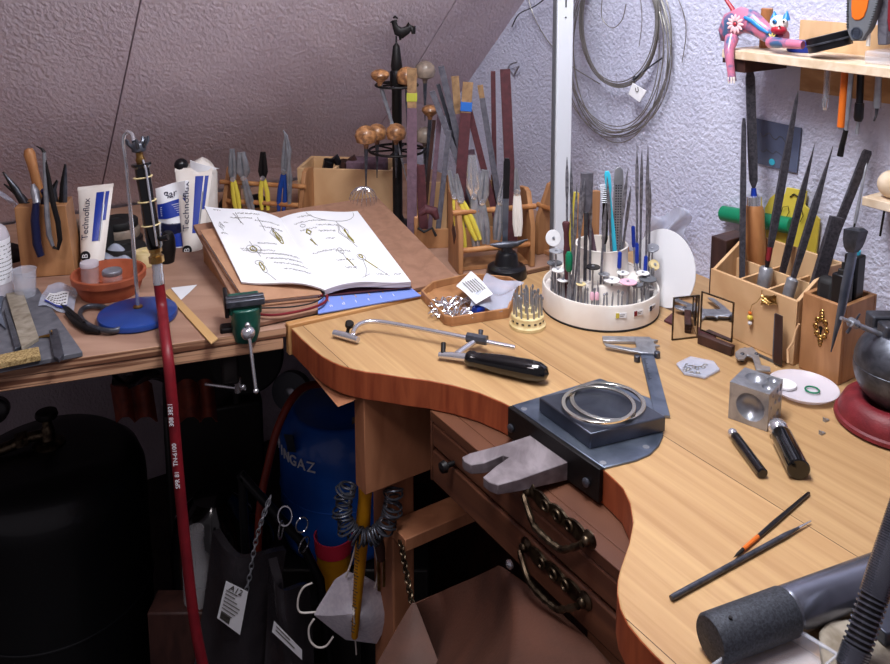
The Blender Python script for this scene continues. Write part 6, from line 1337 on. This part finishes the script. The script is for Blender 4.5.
# zip bag with label
def zb2(u, v): return lerp(lerp(B(38, 306, .008), B(74, 312, .003), u), lerp(B(48, 283, .010), B(78, 286, .004), u), v)+V((0, 0, .003*math.sin(7*u+5*v)))
t = thing('small_zip_bag', 'small clear bag with printed card lying between slate and terracotta pot', 'plastic bag', B(58, 298)); m = MB(); m.sheet(zb2, 14, 10, .0005); mk(m, 'bag', M_['zip_plastic'], t, world=True, smooth=80)
m = MB(); m.sheet(lambda u, v: zb2(.16+.62*u, .12+.5*v)+V((0, 0, .0016)), 6, 5, .0003); cd_ = mk(m, 'card', M_['paper'], t, world=True)
m = MB(); m.sheet(lambda u, v: zb2(.16+.62*u, .10+.07*v)+V((0, 0, .0022)), 4, 2, .0002); mk(m, 'blue_band', M_['blue_plastic'], cd_, world=True)
m = MB()
for r_ in range(4):
    for k in range(7): 
        a = zb2(.2+.08*k, .24+.09*r_)+V((0, 0, .0023)); b_ = zb2(.2+.08*k+.05, .24+.09*r_)+V((0, 0, .0023)); m.tube([a, b_], .0006, 4)
mk(m, 'print', M_['ink'], cd_, world=True, smooth=0)
# tongs with oval loop
t = thing('loop_tongs', 'dark oval-looped shears lying in front of the terracotta pot', 'shears', B(95, 320))
lo_ = [B(102+22*math.cos(a)+2*math.sin(a), 318.5+12*math.sin(a)-3.5*math.cos(a)*-1, .006) for a in [2*PI*i/32 for i in range(33)]]
m = MB(); m.tube(lo_, .0036, 10, caps=False, flat=.8); mk(m, 'handle_loop', M_['dark_steel'], t, world=True, smooth=80)
m = MB(); m.tube([B(84, 325, .006), B(76, 318, .006), B(68, 310, .005), B(61, 305, .004)], [.0050, .0060, .0048, .0015], 10, flat=.5); m.tube([B(100, 332, .004), B(88, 330, .005), B(76, 322, .005), B(66, 313, .004)], [.0028, .0040, .0048, .0018], 10); mk(m, 'blade', M_['black_iron'], t, world=True, smooth=80)
# terracotta pot
PC = B(110, 293); t = thing('terracotta_pot', 'shallow terracotta bowl holding small lidded jars', 'bowl', PC)
pr_ = .0465; ph = .031
m = MB(); m.lathe([(1e-6, .0005), (.036, .0005), (.0405, .010), (.0440, .021), (.0470, .0215), (.0478, ph-.001), (.0470, ph), (.0440, ph), (.0425, ph-.004), (.0400, .012), (.036, .005), (1e-6, .0048)], 56); mk(m, 'bowl', M_['terracotta'], t)
def jar(px, py, r, h, lab, tilt=0):
    P = ony(px, py, PC.y+.004*(1 if px > 105 else .5)); P.z = TOP+.0052
    t = thing('small_jar', lab, 'jar', P); m = MB(); m.lathe([(r*.9, 0), (r, .001), (r, h-.006), (r*.85, h-.004)], 24); mk(m, 'glass', M_['glassware'], t)
    m = MB(); m.lathe([(r*1.02, h-.006), (r*1.04, h-.005), (r*1.04, h-.001), (r*.98, h), (1e-6, h)], 24); mk(m, 'lid', M_['steel' if px > 105 else 'frosted'], t)
jar(90, 275, .0115, .038, 'tall clear jar standing at the left in the terracotta bowl'); jar(113, 286, .0125, .026, 'short jar with round metal lid in the terracotta bowl')
# ------------------------------------------------------------------ torch on its stand
DC = B(138, 318); t = thing('torch_stand', 'round blue weighted stand with bent steel rod holding the torch', 'torch stand', DC)
m = MB(); m.lathe([(.0455, .0005), (.0475, .002), (.0480, .006), (.0470, .0085), (.0440, .0095), (1e-6, .0100)], 56); mk(m, 'base', M_['blue_paint'], t)
YD = DC.y; dd = lambda x, y, o=0: ony(x, y, YD+o)
m = MB(); m.tube([dd(138, 307, .01), dd(133, 240, .01), dd(126, 165, .01), dd(123, 142, .01), dd(124, 135, .01), dd(127.5, 131.5, .01), dd(132, 134, .005), dd(134, 141, .0)], .0025, 10); mk(m, 'rod', M_['chrome'], t, world=True)
m = MB(); m.lathe([(.006, .0098), (.006, .0115), (.003, .013)], 16, Matrix.Translation(dd(138, 308, .01)-V((0, 0, dd(138, 308, .01).z-TOP)))); mk(m, 'collar', M_['brass'], t, world=True)
t = thing('gas_torch', 'black-handled gas torch with brass fittings hanging on the bent rod', 'torch', dd(155, 262))
m = MB(); A_, B_ = dd(155, 248, -.012), dd(141, 163, -.006); Lh = (B_-A_).length
m.lathe([(.0085, 0), (.0095, .004), (.0092, Lh*.3), (.0085, Lh*.6), (.0088, Lh-.006), (.0118, Lh-.003), (.0118, Lh), (.006, Lh+.001)], 24, axis(A_, B_)); mk(m, 'handle', M_['black_gloss'], t, world=True)
m = MB(); m.tube([dd(157, 246, -.024), dd(146, 170, -.018), dd(143, 160, -.010)], .0013, 8); mk(m, 'gas_pipe', M_['chrome'], t, world=True)
ax_ = (B_-A_).normalized()
for f in (.28, .56, .84):
    m = MB(); p = lerp(A_, B_, f); m.torus(p-V((0, .001, 0)), .0105, .0010, 24, 6, axis(p, p+ax_).to_3x3()); mk(m, 'rubber_ring', M_['cream_plastic'], t, world=True)
m = MB(); q0 = B_; m.lathe([(.0050, 0), (.0058, .004), (.0044, .008), (.0040, .013)], 16, axis(q0, q0+ax_)); mk(m, 'neck', M_['brass'], t, world=True)
q1 = q0+ax_*.013; m = MB(); m.lathe([(.0045, 0), (.0085, .002), (.0085, .009), (.0070, .012), (.0050, .013)], 20, axis(q1, q1+ax_)); 
for k in range(7):
    a = 2*PI*k/7; d_ = V((math.cos(a), math.sin(a), .55)); Mx = axis(q1, q1+ax_); m.tube([Mx @ V((.006*math.cos(a), .006*math.sin(a), .006)), Mx @ V((.0125*math.cos(a), .0125*math.sin(a), .013)), Mx @ V((.0130*math.cos(a), .0130*math.sin(a), .018))], [.0028, .0022, .0014], 6)
mk(m, 'burner_crown', M_['dark_steel'], t, world=True)
m = MB(); C_, D_ = dd(155, 247, -.012), dd(157, 263, -.013); ll = (D_-C_).length; m.lathe([(.0078, 0), (.0078, ll*.3), (.0062, ll*.34), (.0068, ll*.5), (.0090, ll*.55), (.0090, ll*.95), (.007, ll)], 8, axis(C_, D_)); mk(m, 'brass_fitting', M_['brass'], t, world=True)
m = MB(); m.tube([dd(158, 240, -.012), dd(165, 238, -.016), dd(168, 237, -.016)], [.0022, .0036, .0036], 10); mk(m, 'valve_knob', M_['black_plastic'], t, world=True)
m = MB(); E_ = dd(159, 284, -.016); m.lathe([(.0060, 0), (.0066, .004), (.0060, .010), (.0068, .014), (.0068, (E_-D_).length)], 16, axis(D_, E_)); mk(m, 'hose_clip', M_['chrome'], t, world=True)
hp = spl([ony(159, 284, YD-.016), ony(162, 308, .975), ony(165, 335, .930), ony(168.5, 362, .905), ony(173, 410, .90), ony(179, 480, .90), ony(187, 560, .90), ony(195, 625, .90), ony(206, 680, .90), ony(222, 760, .92)])
hs = thing('gas_hose', 'dark red rubber gas hose hanging from the torch over the bench edge', 'hose', hp[0])
m = MB(); m.tube(hp, .0064, 14); hb = mk(m, 'hose', M_['red_rubber'], hs, world=True, smooth=80)
for k, (s, px, py, dx) in enumerate((('308 3821', 170.5, 415, 0), ('TN-6100', 174.5, 455, 0), ('SPR 81', 177, 480, 0))):
    p = ony(px+.5, py, .8925); d_ = ony(px-1.2+2.3, py-20, .8925)-ony(px, py, .8925)
    text(s, 'hose_print', M_['paper'], hb, frame(p, ony(px, py, .8925)-ony(px+2, py+20, .8925), (0, -1, .05)), .0075, .0001)
plate('brass_ruler', 'long brass strip lying towards the vise', 'ruler', [(164, 293), (170, 290), (218, 340), (211, 345)], .0006, .0030, 'cork')
plate('paper_scrap', 'pale paper scrap lying between the brass strip and the board', 'paper', [(171, 288), (197, 285), (189, 293), (181, 300)], .0005, .0009, 'paper', 0)
# clutter behind the pot
def disc(px, py, Y, r, h, z0, mt, name, lab, cat, grp=None):
    P = ony(px, py, Y); P.z = TOP+z0; m = MB(Matrix.Translation(P)); m.lathe([(r*.95, 0), (r, h*.15), (r, h*.85), (r*.95, h), (r*.3, h), (r*.28, h*.9), (1e-6, h*.9)], 32); solo(m, name, M_[mt], lab, cat, grp)
disc(125, 240, 1.215, .030, .016, .0006, 'rubber', 'polishing_wheel', 'black round wheel at the bottom of the pile behind the blue stand', 'wheel')
disc(118, 225, 1.265, .036, .012, .0006, 'black_plastic', 'polishing_wheel', 'wide black disc lying behind the pile of wheels', 'wheel')
disc(118, 225, 1.265, .032, .016, .0130, 'grey_wood', 'felt_wheel', 'grey felt wheel on top of the wide black disc', 'wheel')
disc(118, 225, 1.265, .030, .012, .0295, 'rubber', 'polishing_wheel', 'black wheel topmost behind the first tube', 'wheel')
disc(68, 222, 1.265, .026, .022, .0006, 'black_plastic', 'round_tin', 'black round tin right behind the wooden block', 'tin')
disc(68, 222, 1.265, .022, .012, .0230, 'grey_wood', 'felt_wheel', 'grey felt wheel on the black round tin', 'wheel')
disc(146, 250, 1.180, .018, .020, .0006, 'cream_plastic', 'cream_jar', 'cream coloured jar behind the torch fitting', 'jar')
disc(176, 262, 1.27, .020, .036, .0006, 'navy_plastic', 'navy_jar', 'dark blue jar under the paper packet beside the taller tube', 'jar')
m = MB(); P = ony(115, 240, 1.195); P.z = TOP+.001; m.sheet(lambda u, v: P+V((-.03+.06*u, -.012+.03*v, .022*math.sin(PI*u)*math.sin(PI*v*.8+.3)+.003*math.sin(9*u+7*v))), 14, 10, .0008); solo(m, 'clear_wrap', M_['zip_plastic'], 'crumpled clear plastic lump behind the terracotta bowl', 'wrapper', smooth=80)
for k, (x, y, Y, r, lab) in enumerate(((165, 240, 1.19, .012, 'dark metal knob right of the torch body'), (102, 228, 1.21, .013, 'black rubber lump between tube and rod'), (10, 258, 1.20, .020, 'dark round can behind the clear bottle'), (160, 222, 1.33, .016, 'black roll standing behind the paper packet'), (205, 226, 1.30, .014, 'black rubber lump at the foot of the taller tube'), (230, 215, 1.44, .020, 'dark box shape behind the back pliers rack'), (258, 212, 1.46, .020, 'black bundle behind the yellow pliers'))):
    P = ony(x, y, Y); h = max(.02, P.z-TOP+.012); P.z = TOP+.0006; m = MB(); m.tube([P, P+V((.002, 0, h*.4)), P+V((.004, 0, h*.8)), P+V((.006, 0, h))], [r, r*1.1, r*.9, r*.5], 12); solo(m, 'dark_object', M_['rubber' if k % 2 else 'black_iron'], lab, 'gadget')
# ------------------------------------------------------------------ under the benches
P = V((-.659, 1.29, 0)); zt = ony(45, 444, 1.29).z
t = thing('black_gas_cylinder', 'large black gas cylinder with brass valve under the left bench', 'gas cylinder', P)
r = .150; m = MB(); m.lathe([(r*.9, .0), (r, .02), (r, zt-.085), (r*.99, zt-.060), (r*.93, zt-.034), (r*.78, zt-.014), (r*.5, zt-.003), (.03, zt), (1e-6, zt)], 64); m.torus((0, 0, zt-.26), r, .003, 64, 6); mk(m, 'shell', M_['gas_black'], t, smooth=60)
m = MB(Matrix.Translation((0, 0, zt))); m.lathe([(.026, 0), (.026, .004), (.022, .007), (.012, .010), (.010, .030), (.008, .034), (.008, .046)], 20); m.tube([(0, 0, .020), (-.03, -.012, .018)], .009, 10); mk(m, 'valve', M_['old_brass'], t)
m = MB(Matrix.Translation((0, 0, zt+.046))); m.lathe([(.010, 0), (.0165, .002), (.018, .006), (.0165, .012), (.008, .014), (1e-6, .014)], 16); mk(m, 'valve_wheel', M_['black_iron'], t)
m = MB(); m.tube(spl([V((-.03, -.012, zt+.018)), V((-.06, -.03, zt+.010)), V((-.12, -.05, zt-.002)), V((-.2, -.06, zt-.01))]), .0095, 12); m.tube([(-.028, -.011, zt+.018), (-.044, -.019, zt+.016)], .0135, 6); mk(m, 'outlet_pipe', M_['old_brass'], t, smooth=60)
m = MB(); m.box(-.155, -.14, -.115, -.113, zt-.135, zt-.125); 
q = ony(-3, 408, 1.16); m = MB(); m.lathe([(.018, 0), (.019, .003), (.019, .016), (.015, .019), (1e-6, .019)], 24, axis(q, q+V((.3, -1, .2)))); solo(m, 'gas_gauge', M_['black_plastic'], 'round black gauge at the left frame edge above the black cylinder', 'gauge')
# blue gas cylinder
YG = 1.33; cx = ony(343, 480, YG).x; P = V((cx, YG, 0)); zt = ony(343, 398, YG).z; zb0 = ony(343, 548, YG-.05).z; r = .106
t = thing('blue_gas_cylinder', 'blue gas cylinder with white lettering behind the bench leg', 'gas cylinder', V((cx, YG, zb0)))
z0 = zt-zb0
m = MB(); m.lathe([(r*.88, 0), (r*.95, .006), (r*.99, .02), (r, .05), (r, z0-.075), (r*.985, z0-.055), (r*.92, z0-.034), (r*.78, z0-.016), (r*.74, z0-.012), (r*.70, z0-.013), (r*.45, z0-.004), (.02, z0), (1e-6, z0)], 72); m.torus((0, 0, z0*.42), r, .0014, 72, 6); sh_ = mk(m, 'shell', M_['gas_blue'], t, smooth=60)
m = MB(Matrix.Translation((0, 0, z0))); m.lathe([(.014, 0), (.014, .004), (.010, .006), (.009, .016), (.013, .017), (.013, .026), (.006, .028)], 14); mk(m, 'valve', M_['old_brass'], t)
m = MB(Matrix.Translation((0, 0, z0+.028))); m.lathe([(.018, 0), (.020, .003), (.020, .014), (.012, .018), (1e-6, .018)], 18); mk(m, 'regulator', M_['black_iron'], t)
def oncyl(px, z, dr=.0006):
    d = ray(px, 470); d = V((d.x, d.y, 0)).normalized(); o = V((-cx, -YG, 0)); b_ = o.dot(d); s_ = -b_-math.sqrt(max(0, b_*b_-(o.dot(o)-(r+dr)**2))); p = d*s_; return p, math.atan2(p.y-YG, p.x-cx)
zz = ony(305, 470, YG-r).z
p, a0 = oncyl(300, zz)
word = 'CAMPINGAZ'; step = .0185/r; a_end = oncyl(311, zz)[1]
for i, ch in enumerate(word):
    a = a_end-(len(word)-1-i)*step
    q = V((cx+(r+.0008)*math.cos(a), YG+(r+.0008)*math.sin(a), zz)); text(ch, 'letter', M_['paper'], sh_, frame(q, (-math.sin(a), math.cos(a), 0)) @ Matrix.Rotation(PI/2, 4, 'X'), .025, .0009)
p, a = oncyl(291, 0); zl_ = ony(291, 446, YG-r*.8).z
m = MB(Matrix.Translation((cx+(r+.0004)*math.cos(a), YG+(r+.0004)*math.sin(a), zl_)) @ Matrix.Rotation(a+PI/2, 4, 'Z') @ Matrix.Rotation(-.35, 4, 'Y')); m.box(-.012, .012, -.0010, .0, -.014, .014); mk(m, 'sticker', M_['plate_steel'], sh_, world=True, label='pale sticker')
m = MB(Matrix.Translation((cx+.045, YG-.062, zb0+z0-.0185)) @ Matrix.Rotation(.5, 4, 'X') @ Matrix.Rotation(.3, 4, 'Y')); m.box(-.022, .022, -.016, .016, 0, .001); mk(m, 'sticker', M_['grey_wood'], sh_, world=True, label='brown sticker on the shoulder')
# its orange hose
hp2 = spl([V((cx-.004, YG-.02, zb0+z0+.036)), ony(318, 384, 1.30), ony(303, 388, 1.27), ony(290, 402, 1.24), ony(277, 430, 1.22), ony(268, 465, 1.20), ony(261, 500, 1.18), ony(258, 540, 1.17), ony(256, 590, 1.17)])
m = MB(); m.tube(hp2, .0062, 12); solo(m, 'orange_hose', M_['orange_rubber'], 'brownish red hose curving down from the blue gas cylinder', 'hose', smooth=80)
# crate carrying the blue cylinder
m = MB(); m.box(cx-.115, cx+.15, YG-.10, YG+.13, .0, zb0-.0008); solo(m, 'dark_crate', M_['tub_black'], 'dark crate under the blue gas cylinder', 'crate', bevel=.004)
# belts, tub, discs
YU = 1.30
t = thing('leather_belts', 'rolled red-brown leather belts with holes hanging under the left bench', 'belts', ony(160, 400, 1.2))
for k, (x0_, x1_) in enumerate(((112, 128), (130, 150), (178, 196), (197, 212))):
    f = lambda u, v: ony(lerp(V((x0_, 0, 0)), V((x1_, 0, 0)), u).x+(6*v if k < 2 else 4*v), 384+38*v-6*math.sin(PI*u), 1.17+.02*k-.02*math.sin(PI*u))
    m = MB(); m.sheet(f, 8, 8, .003); b_ = mk(m, 'belt', M_['belt_leather'], t, world=True, smooth=80)
    m = MB()
    for i in range(4): p = f(.82, .2+.2*i)-V((0, .003, 0)); m.ball(p, .0028, (1, .5, 1), n=8)
    mk(m, 'holes', M_['black_iron'], b_, world=True)
m = MB(); m.sheet(lambda u, v: ony(112+52*u, 366+18*v+5*math.sin(6*u), 1.14+.02*math.sin(9*u+6*v)+.01*math.sin(14*v)), 24, 10, .001); solo(m, 'shiny_bag', M_['dark_bag'], 'shiny dark plastic bag stuffed under the bench front edge', 'plastic bag', smooth=80)
za = ony(200, 410, 1.33).z
a0_, a1_ = ony(163, 420, 1.31), ony(292, 420, 1.38)
m = MB(frame(V((a0_.x, a0_.y, 0)), V((a1_.x-a0_.x, a1_.y-a0_.y, 0)))); m.box(0, .165, 0, .2, .0, za); solo(m, 'black_cabinet', M_['tub_black'], 'large dark cabinet under the left bench between the cylinders', 'cabinet', bevel=.006)
c_ = ony(247, 385, 1.40); c_.z = za+.062
m = MB(); m.lathe([(.001, -.008), (.062, -.008), (.066, -.004), (.066, .004), (.062, .008), (.001, .008)], 40, axis(c_, c_+V((.15, -1, .25)))); solo(m, 'round_disc', M_['rubber'], 'large dark round disc leaning above the dark cabinet', 'disc')
c_ = ony(292, 391, 1.42)
t = thing('grinding_wheel', 'grey grinding wheel half hidden behind the orange hose', 'grinding wheel', c_); Mx = axis(c_, c_+V((-.25, -1, .2)))
m = MB(Mx); m.lathe([(.006, -.008), (.036, -.008), (.036, .008), (.006, .008)], 36); mk(m, 'wheel', M_['grey_rubber'], t, world=True)
m = MB(Mx); m.lathe([(.010, .008), (.010, .011), (.005, .013), (1e-6, .013)], 16); mk(m, 'hub', M_['steel'], t, world=True)
m = MB(); P = ony(215, 470, 1.24); zq = ony(215, 408, 1.24).z
t = thing('glass_jug', 'dark glass jug with bright highlight in the dim space under the bench', 'jug', V((P.x, 1.22, .30)))
m = MB(); m.lathe([(.06, 0), (.066, .006), (.068, .12), (.060, .165), (.040, .190), (.030, .20)], 40); mk(m, 'body', M_['black_gloss'], t)
m = MB(); m.torus((.058, 0, .13), .034, .0042, 24, 8, Matrix.Rotation(PI/2, 3, 'X')); mk(m, 'handle', M_['black_gloss'], t)
m = MB(); m.box(P.x-.08, P.x+.05, 1.155, 1.285, 0, .2992); solo(m, 'dark_carton', M_['dark_wood'], 'dark box carrying the glass jug', 'box', bevel=.003)
P = ony(197, 560, 1.13)
t = thing('clear_bottle', 'clear plastic bottle standing left of the grey bags', 'bottle', V((P.x, 1.13, ony(197, 600, 1.13).z)))
m = MB(); m.lathe([(.020, 0), (.022, .003), (.022, .062), (.012, .078), (.011, .105), (.0125, .106), (.0125, .118), (1e-6, .118)], 28); mk(m, 'body', M_['glassware'], t)
zq = ony(197, 600, 1.13).z; m = MB(); m.box(P.x-.07, P.x+.026, 1.105, 1.153, 0, zq-.0006); solo(m, 'low_stool', M_['dark_wood'], 'dark low stool beneath the clear bottle', 'stool', bevel=.003)
# black frame and chain
t = thing('folding_frame', 'black tube frame with steel rings leaning before the blue cylinder', 'frame', ony(300, 600, 1.12))
fq = lambda x, y: ony(x, y, 1.12)
m = MB(); m.tube([fq(240, 474), fq(268, 505), fq(300, 540), fq(320, 580), fq(330, 664)], .0068, 10); m.tube([fq(242, 476), fq(246, 560), fq(250, 664)], .0068, 10); mk(m, 'tube_frame', M_['black_plastic'], t, world=True, smooth=60)
for k, (x, y, s_) in enumerate(((285, 516, .010), (302, 525, .009), (304, 545, .011), (281, 530, .012))):
    m = MB(); p = ony(x, y, 1.10); m.torus(p, s_, .0011, 24, 6, Matrix.Rotation(1.2+.4*k, 3, 'X') @ Matrix.Rotation(.5*k, 3, 'Y'), sx=1, sy=1.3); mk(m, 'steel_ring', M_['chrome'], t, world=True)
t = thing('hanging_chain', 'thin steel chain hanging between the grey bags and the frame', 'chain', ony(256, 540, 1.05)); 
pts = spl([ony(270, 498, 1.06), ony(262, 520, 1.05), ony(255, 545, 1.05), ony(250, 575, 1.05), ony(244, 600, 1.05)], 5)
for i in range(len(pts)-1):
    p = lerp(pts[i], pts[i+1], .5); m = MB(); m.torus(p, .0042, .0010, 12, 5, (axis(pts[i], pts[i+1]) @ Matrix.Rotation(PI/2*(i % 2), 4, 'Z') @ Matrix.Rotation(PI/2, 4, 'X')).to_3x3(), sx=.7, sy=1.35); mk(m, 'link', M_['steel'], t, world=True)
# grey bags with labels
def bag2(name, lab, q, Y, lq, lines, dk):
    t = thing(name, lab, 'plastic bag', ony(*q[3], Y))
    f = lambda u, v: lerp(lerp(ony(*q[3], Y), ony(*q[2], Y), u), lerp(ony(*q[0], Y+.03), ony(*q[1], Y+.03), u), v)+V((0, .012*math.sin(5*u+3*v)-.02*math.sin(PI*u), 0))
    m = MB(); m.sheet(f, 16, 16, .012); b_ = mk(m, 'bag', M_[dk], t, world=True, smooth=70)
    L4 = [ony(*p, Y-.024) for p in lq]; m = MB(); m.hexa([p+V((0, .0004, 0)) for p in L4], [p for p in L4]); l_ = mk(m, 'label', M_['paper'], t, world=True)
    m = MB()
    for k in range(lines):
        v_ = .2+.65*k/lines
        a = lerp(lerp(L4[0], L4[3], v_), lerp(L4[1], L4[2], v_), .1); b2 = lerp(lerp(L4[0], L4[3], v_), lerp(L4[1], L4[2], v_), random.uniform(.5, .9)); m.tube([a-V((0, .0006, 0)), b2-V((0, .0006, 0))], .0007, 4)
    if lines > 4:
        for k in range(9):
            u_ = .12+k*.045; a = lerp(lerp(L4[0], L4[3], .78), lerp(L4[1], L4[2], .78), u_); b2 = lerp(lerp(L4[0], L4[3], .94), lerp(L4[1], L4[2], .94), u_); m.tube([a-V((0, .0006, 0)), b2-V((0, .0006, 0))], .0008, 4)
    mk(m, 'label_print', M_['ink'], l_, world=True, smooth=0); return l_, L4
l_, L4 = bag2('grey_bag', 'dark grey plastic bag with upright white barcode label under the bench', [(212, 532), (285, 556), (262, 690), (190, 690)], 1.07, [(226, 581), (248, 592), (240, 635), (217, 618)], 7, 'dark_bag')
text('A12', 'label_text', M_['ink'], l_, frame(lerp(lerp(L4[0], L4[1], .5), lerp(L4[3], L4[2], .5), .09)-V((0, .0012, 0)), L4[1]-L4[0], (0, -1, 0)), .012, .0002)
bag2('grey_bag', 'dark grey bag with slanted pale label to the right of the barcode one', [(268, 560), (308, 590), (318, 700), (262, 700)], 1.02, [(274, 621), (302, 650), (302, 660), (272, 632)], 2, 'dark_bag')
m = MB(); m.box(ony(255, 600, 1.05).x-.1, ony(255, 600, 1.05).x+.09, .99, 1.10, 0, ony(255, 691, 1.05).z-.003); solo(m, 'floor_box', M_['dark_wood'], 'dark box below the grey bags', 'box')
# sharps container style cup
P = ony(334, 560, 1.22); zb1 = ony(334, 586, 1.22).z; ztp = ony(334, 534, 1.22).z
t = thing('yellow_cup', 'yellow and red plastic cup standing before the blue cylinder', 'cup', V((P.x, 1.22, zb1)))
hh_ = ztp-zb1; m = MB(); m.lathe([(.023, 0), (.025, .002), (.0285, hh_*.74), (.0272, hh_*.74), (.023, .004), (1e-6, .004)], 28); mk(m, 'cup', M_['amber_plastic'], t)
m = MB(); m.lathe([(.0300, hh_*.72), (.0315, hh_), (.0290, hh_), (.0275, hh_*.76), (.0275, hh_*.72)], 28); mk(m, 'rim', M_['pink_plastic'], t)
m = MB(Matrix.Rotation(-.0, 4, 'Z')); m.box(.002, .014, -.0292, -.0260, .012, .030); mk(m, 'marking', M_['ink'], t)
m = MB(); m.box(P.x-.045, P.x+.045, 1.18, 1.226, 0, zb1-.0006)
solo(m, 'dark_ledge', M_['tub_black'], 'dark stand beneath the yellow and red cup', 'stand')
# ring sizer bunch, yellow stick, mask, small screwdriver on the leg
YL = lp(370, 500).y+.040
t = thing('ring_stick', 'yellow ring measuring stick hanging below the bench leg board', 'ring stick', ony(366, 490, YL))
a = ony(366.5, 476, YL); b = ony(354.5, 638, YL); L_ = (b-a).length; m = MB(); m.lathe([(.0088, 0), (.0088, .012), (.0078, .03), (.0085, .05), (.0086, .06), (.0042, L_-.002), (.003, L_)], 24, axis(a, b)); mk(m, 'stick', M_['amber_plastic'], t, world=True)
m = MB(axis(a, b, (-.6, -1, 0)))
for k in range(34): rr_ = .0086-.0042*(k/34)*.95+.0001; m.box(rr_-.0008, rr_+.0003, -.0035 if k % 5 == 0 else -.002, .0035 if k % 5 == 0 else .002, .062+k*(L_-.07)/34, .0627+k*(L_-.07)/34)
mk(m, 'scale', M_['ink'], t, world=True, smooth=0)
t = thing('ring_sizers', 'bunch of steel ring sizers hanging around the yellow stick', 'ring sizers', ony(366, 515, YL-.015))
arc = spl([ony(352, 486, YL-.014), ony(349, 505, YL-.016), ony(352, 522, YL-.018), ony(364, 530, YL-.02), ony(378, 524, YL-.018), ony(386, 508, YL-.014), ony(388, 490, YL-.010)], 6)
random.seed(9)
for i, p in enumerate(arc[1:-1]):
    if True:
        tdir = (arc[i+2]-arc[i]).normalized(); m = MB(); Rr = .0085+.003*math.sin(i*.7)**2; cdir = (p-ony(367, 500, YL)); cdir.y = -.004; cdir.normalize()
        m.torus(p+cdir*Rr*.7+V((0, -.002, 0)), Rr, .0013, 18, 6, axis(p, p+tdir+V((random.uniform(-.3, .3), random.uniform(-.3, .3), 0))).to_3x3()); mk(m, 'ring', M_['dark_steel'], t, world=True)
m = MB(); m.tube(arc, .0014, 6); mk(m, 'wire_hoop', M_['chrome'], t, world=True)
t = thing('face_mask', 'white folded face mask hanging behind the yellow stick', 'face mask', ony(350, 610, YL+.02))
mp = [(346, 577), (334, 585), (316, 614), (313, 620), (334, 637), (345, 645), (376, 649), (388, 628), (389, 617), (375, 588), (365, 582)]
cen = ony(354, 612, YL-.004); ed = [ony(x, y, YL+.022) for x, y in mp]; n = len(ed)
m = MB(); rings_ = []
for k in range(5):
    f = k/4; rings_.append([lerp(cen, e, f)+V((0, .010*f*f-.002, 0)) for e in ed])
vs = [p for r_ in rings_[1:] for p in r_]+[cen-V((0, .002, 0))]; fs = [[len(vs)-1, j, (j+1) % n] for j in range(n)]+[[k*n+j, (k+1)*n+j, (k+1)*n+(j+1) % n, k*n+(j+1) % n] for k in range(3) for j in range(n)]
m.add(vs+[p+V((0, .0015, 0)) for p in vs], fs+[[x+len(vs) for x in q[::-1]] for q in fs]); mk(m, 'shell', M_['mask_white'], t, world=True, smooth=35)
m = MB(); m.tube([lerp(ed[0], ed[10], .5)-V((0, .014, 0)), cen-V((0, .004, 0)), lerp(ed[5], ed[6], .4)-V((0, .012, 0))], .0009, 6); mk(m, 'seam', M_['white_plastic'], t, world=True)
for pts in ([(314, 619), (309, 628), (310, 640), (317, 647), (326, 646), (333, 637)], [(316, 612), (300, 612), (298, 600), (303, 588), (312, 583)], [(346, 577), (352, 560), (357, 540), (360, 520)], [(375, 588), (378, 570), (375, 548), (370, 530)]):
    m = MB(); m.tube(spl([ony(x, y, YL+.018) for x, y in pts]), .0013, 6); mk(m, 'ear_loop', M_['white_plastic'], t, world=True, smooth=80)
t = thing('small_screwdriver', 'small wooden-handled screwdriver with brass shank hanging on the bench leg', 'screwdriver', ony(381, 545, YL-.006))
m = MB(); m.tube([ony(379, 536, YL-.006), ony(380, 548, YL-.006), ony(381, 560, YL-.006)], [.0042, .0062, .0045], 12); mk(m, 'handle', M_['dark_wood'], t, world=True)
m = MB(); m.tube([ony(378.5, 560, YL-.006), ony(379, 590, YL-.006)], .0022, 8); m.tube([ony(384, 560, YL-.006), ony(384, 586, YL-.006)], .0018, 8); mk(m, 'shank', M_['brass'], t, world=True)
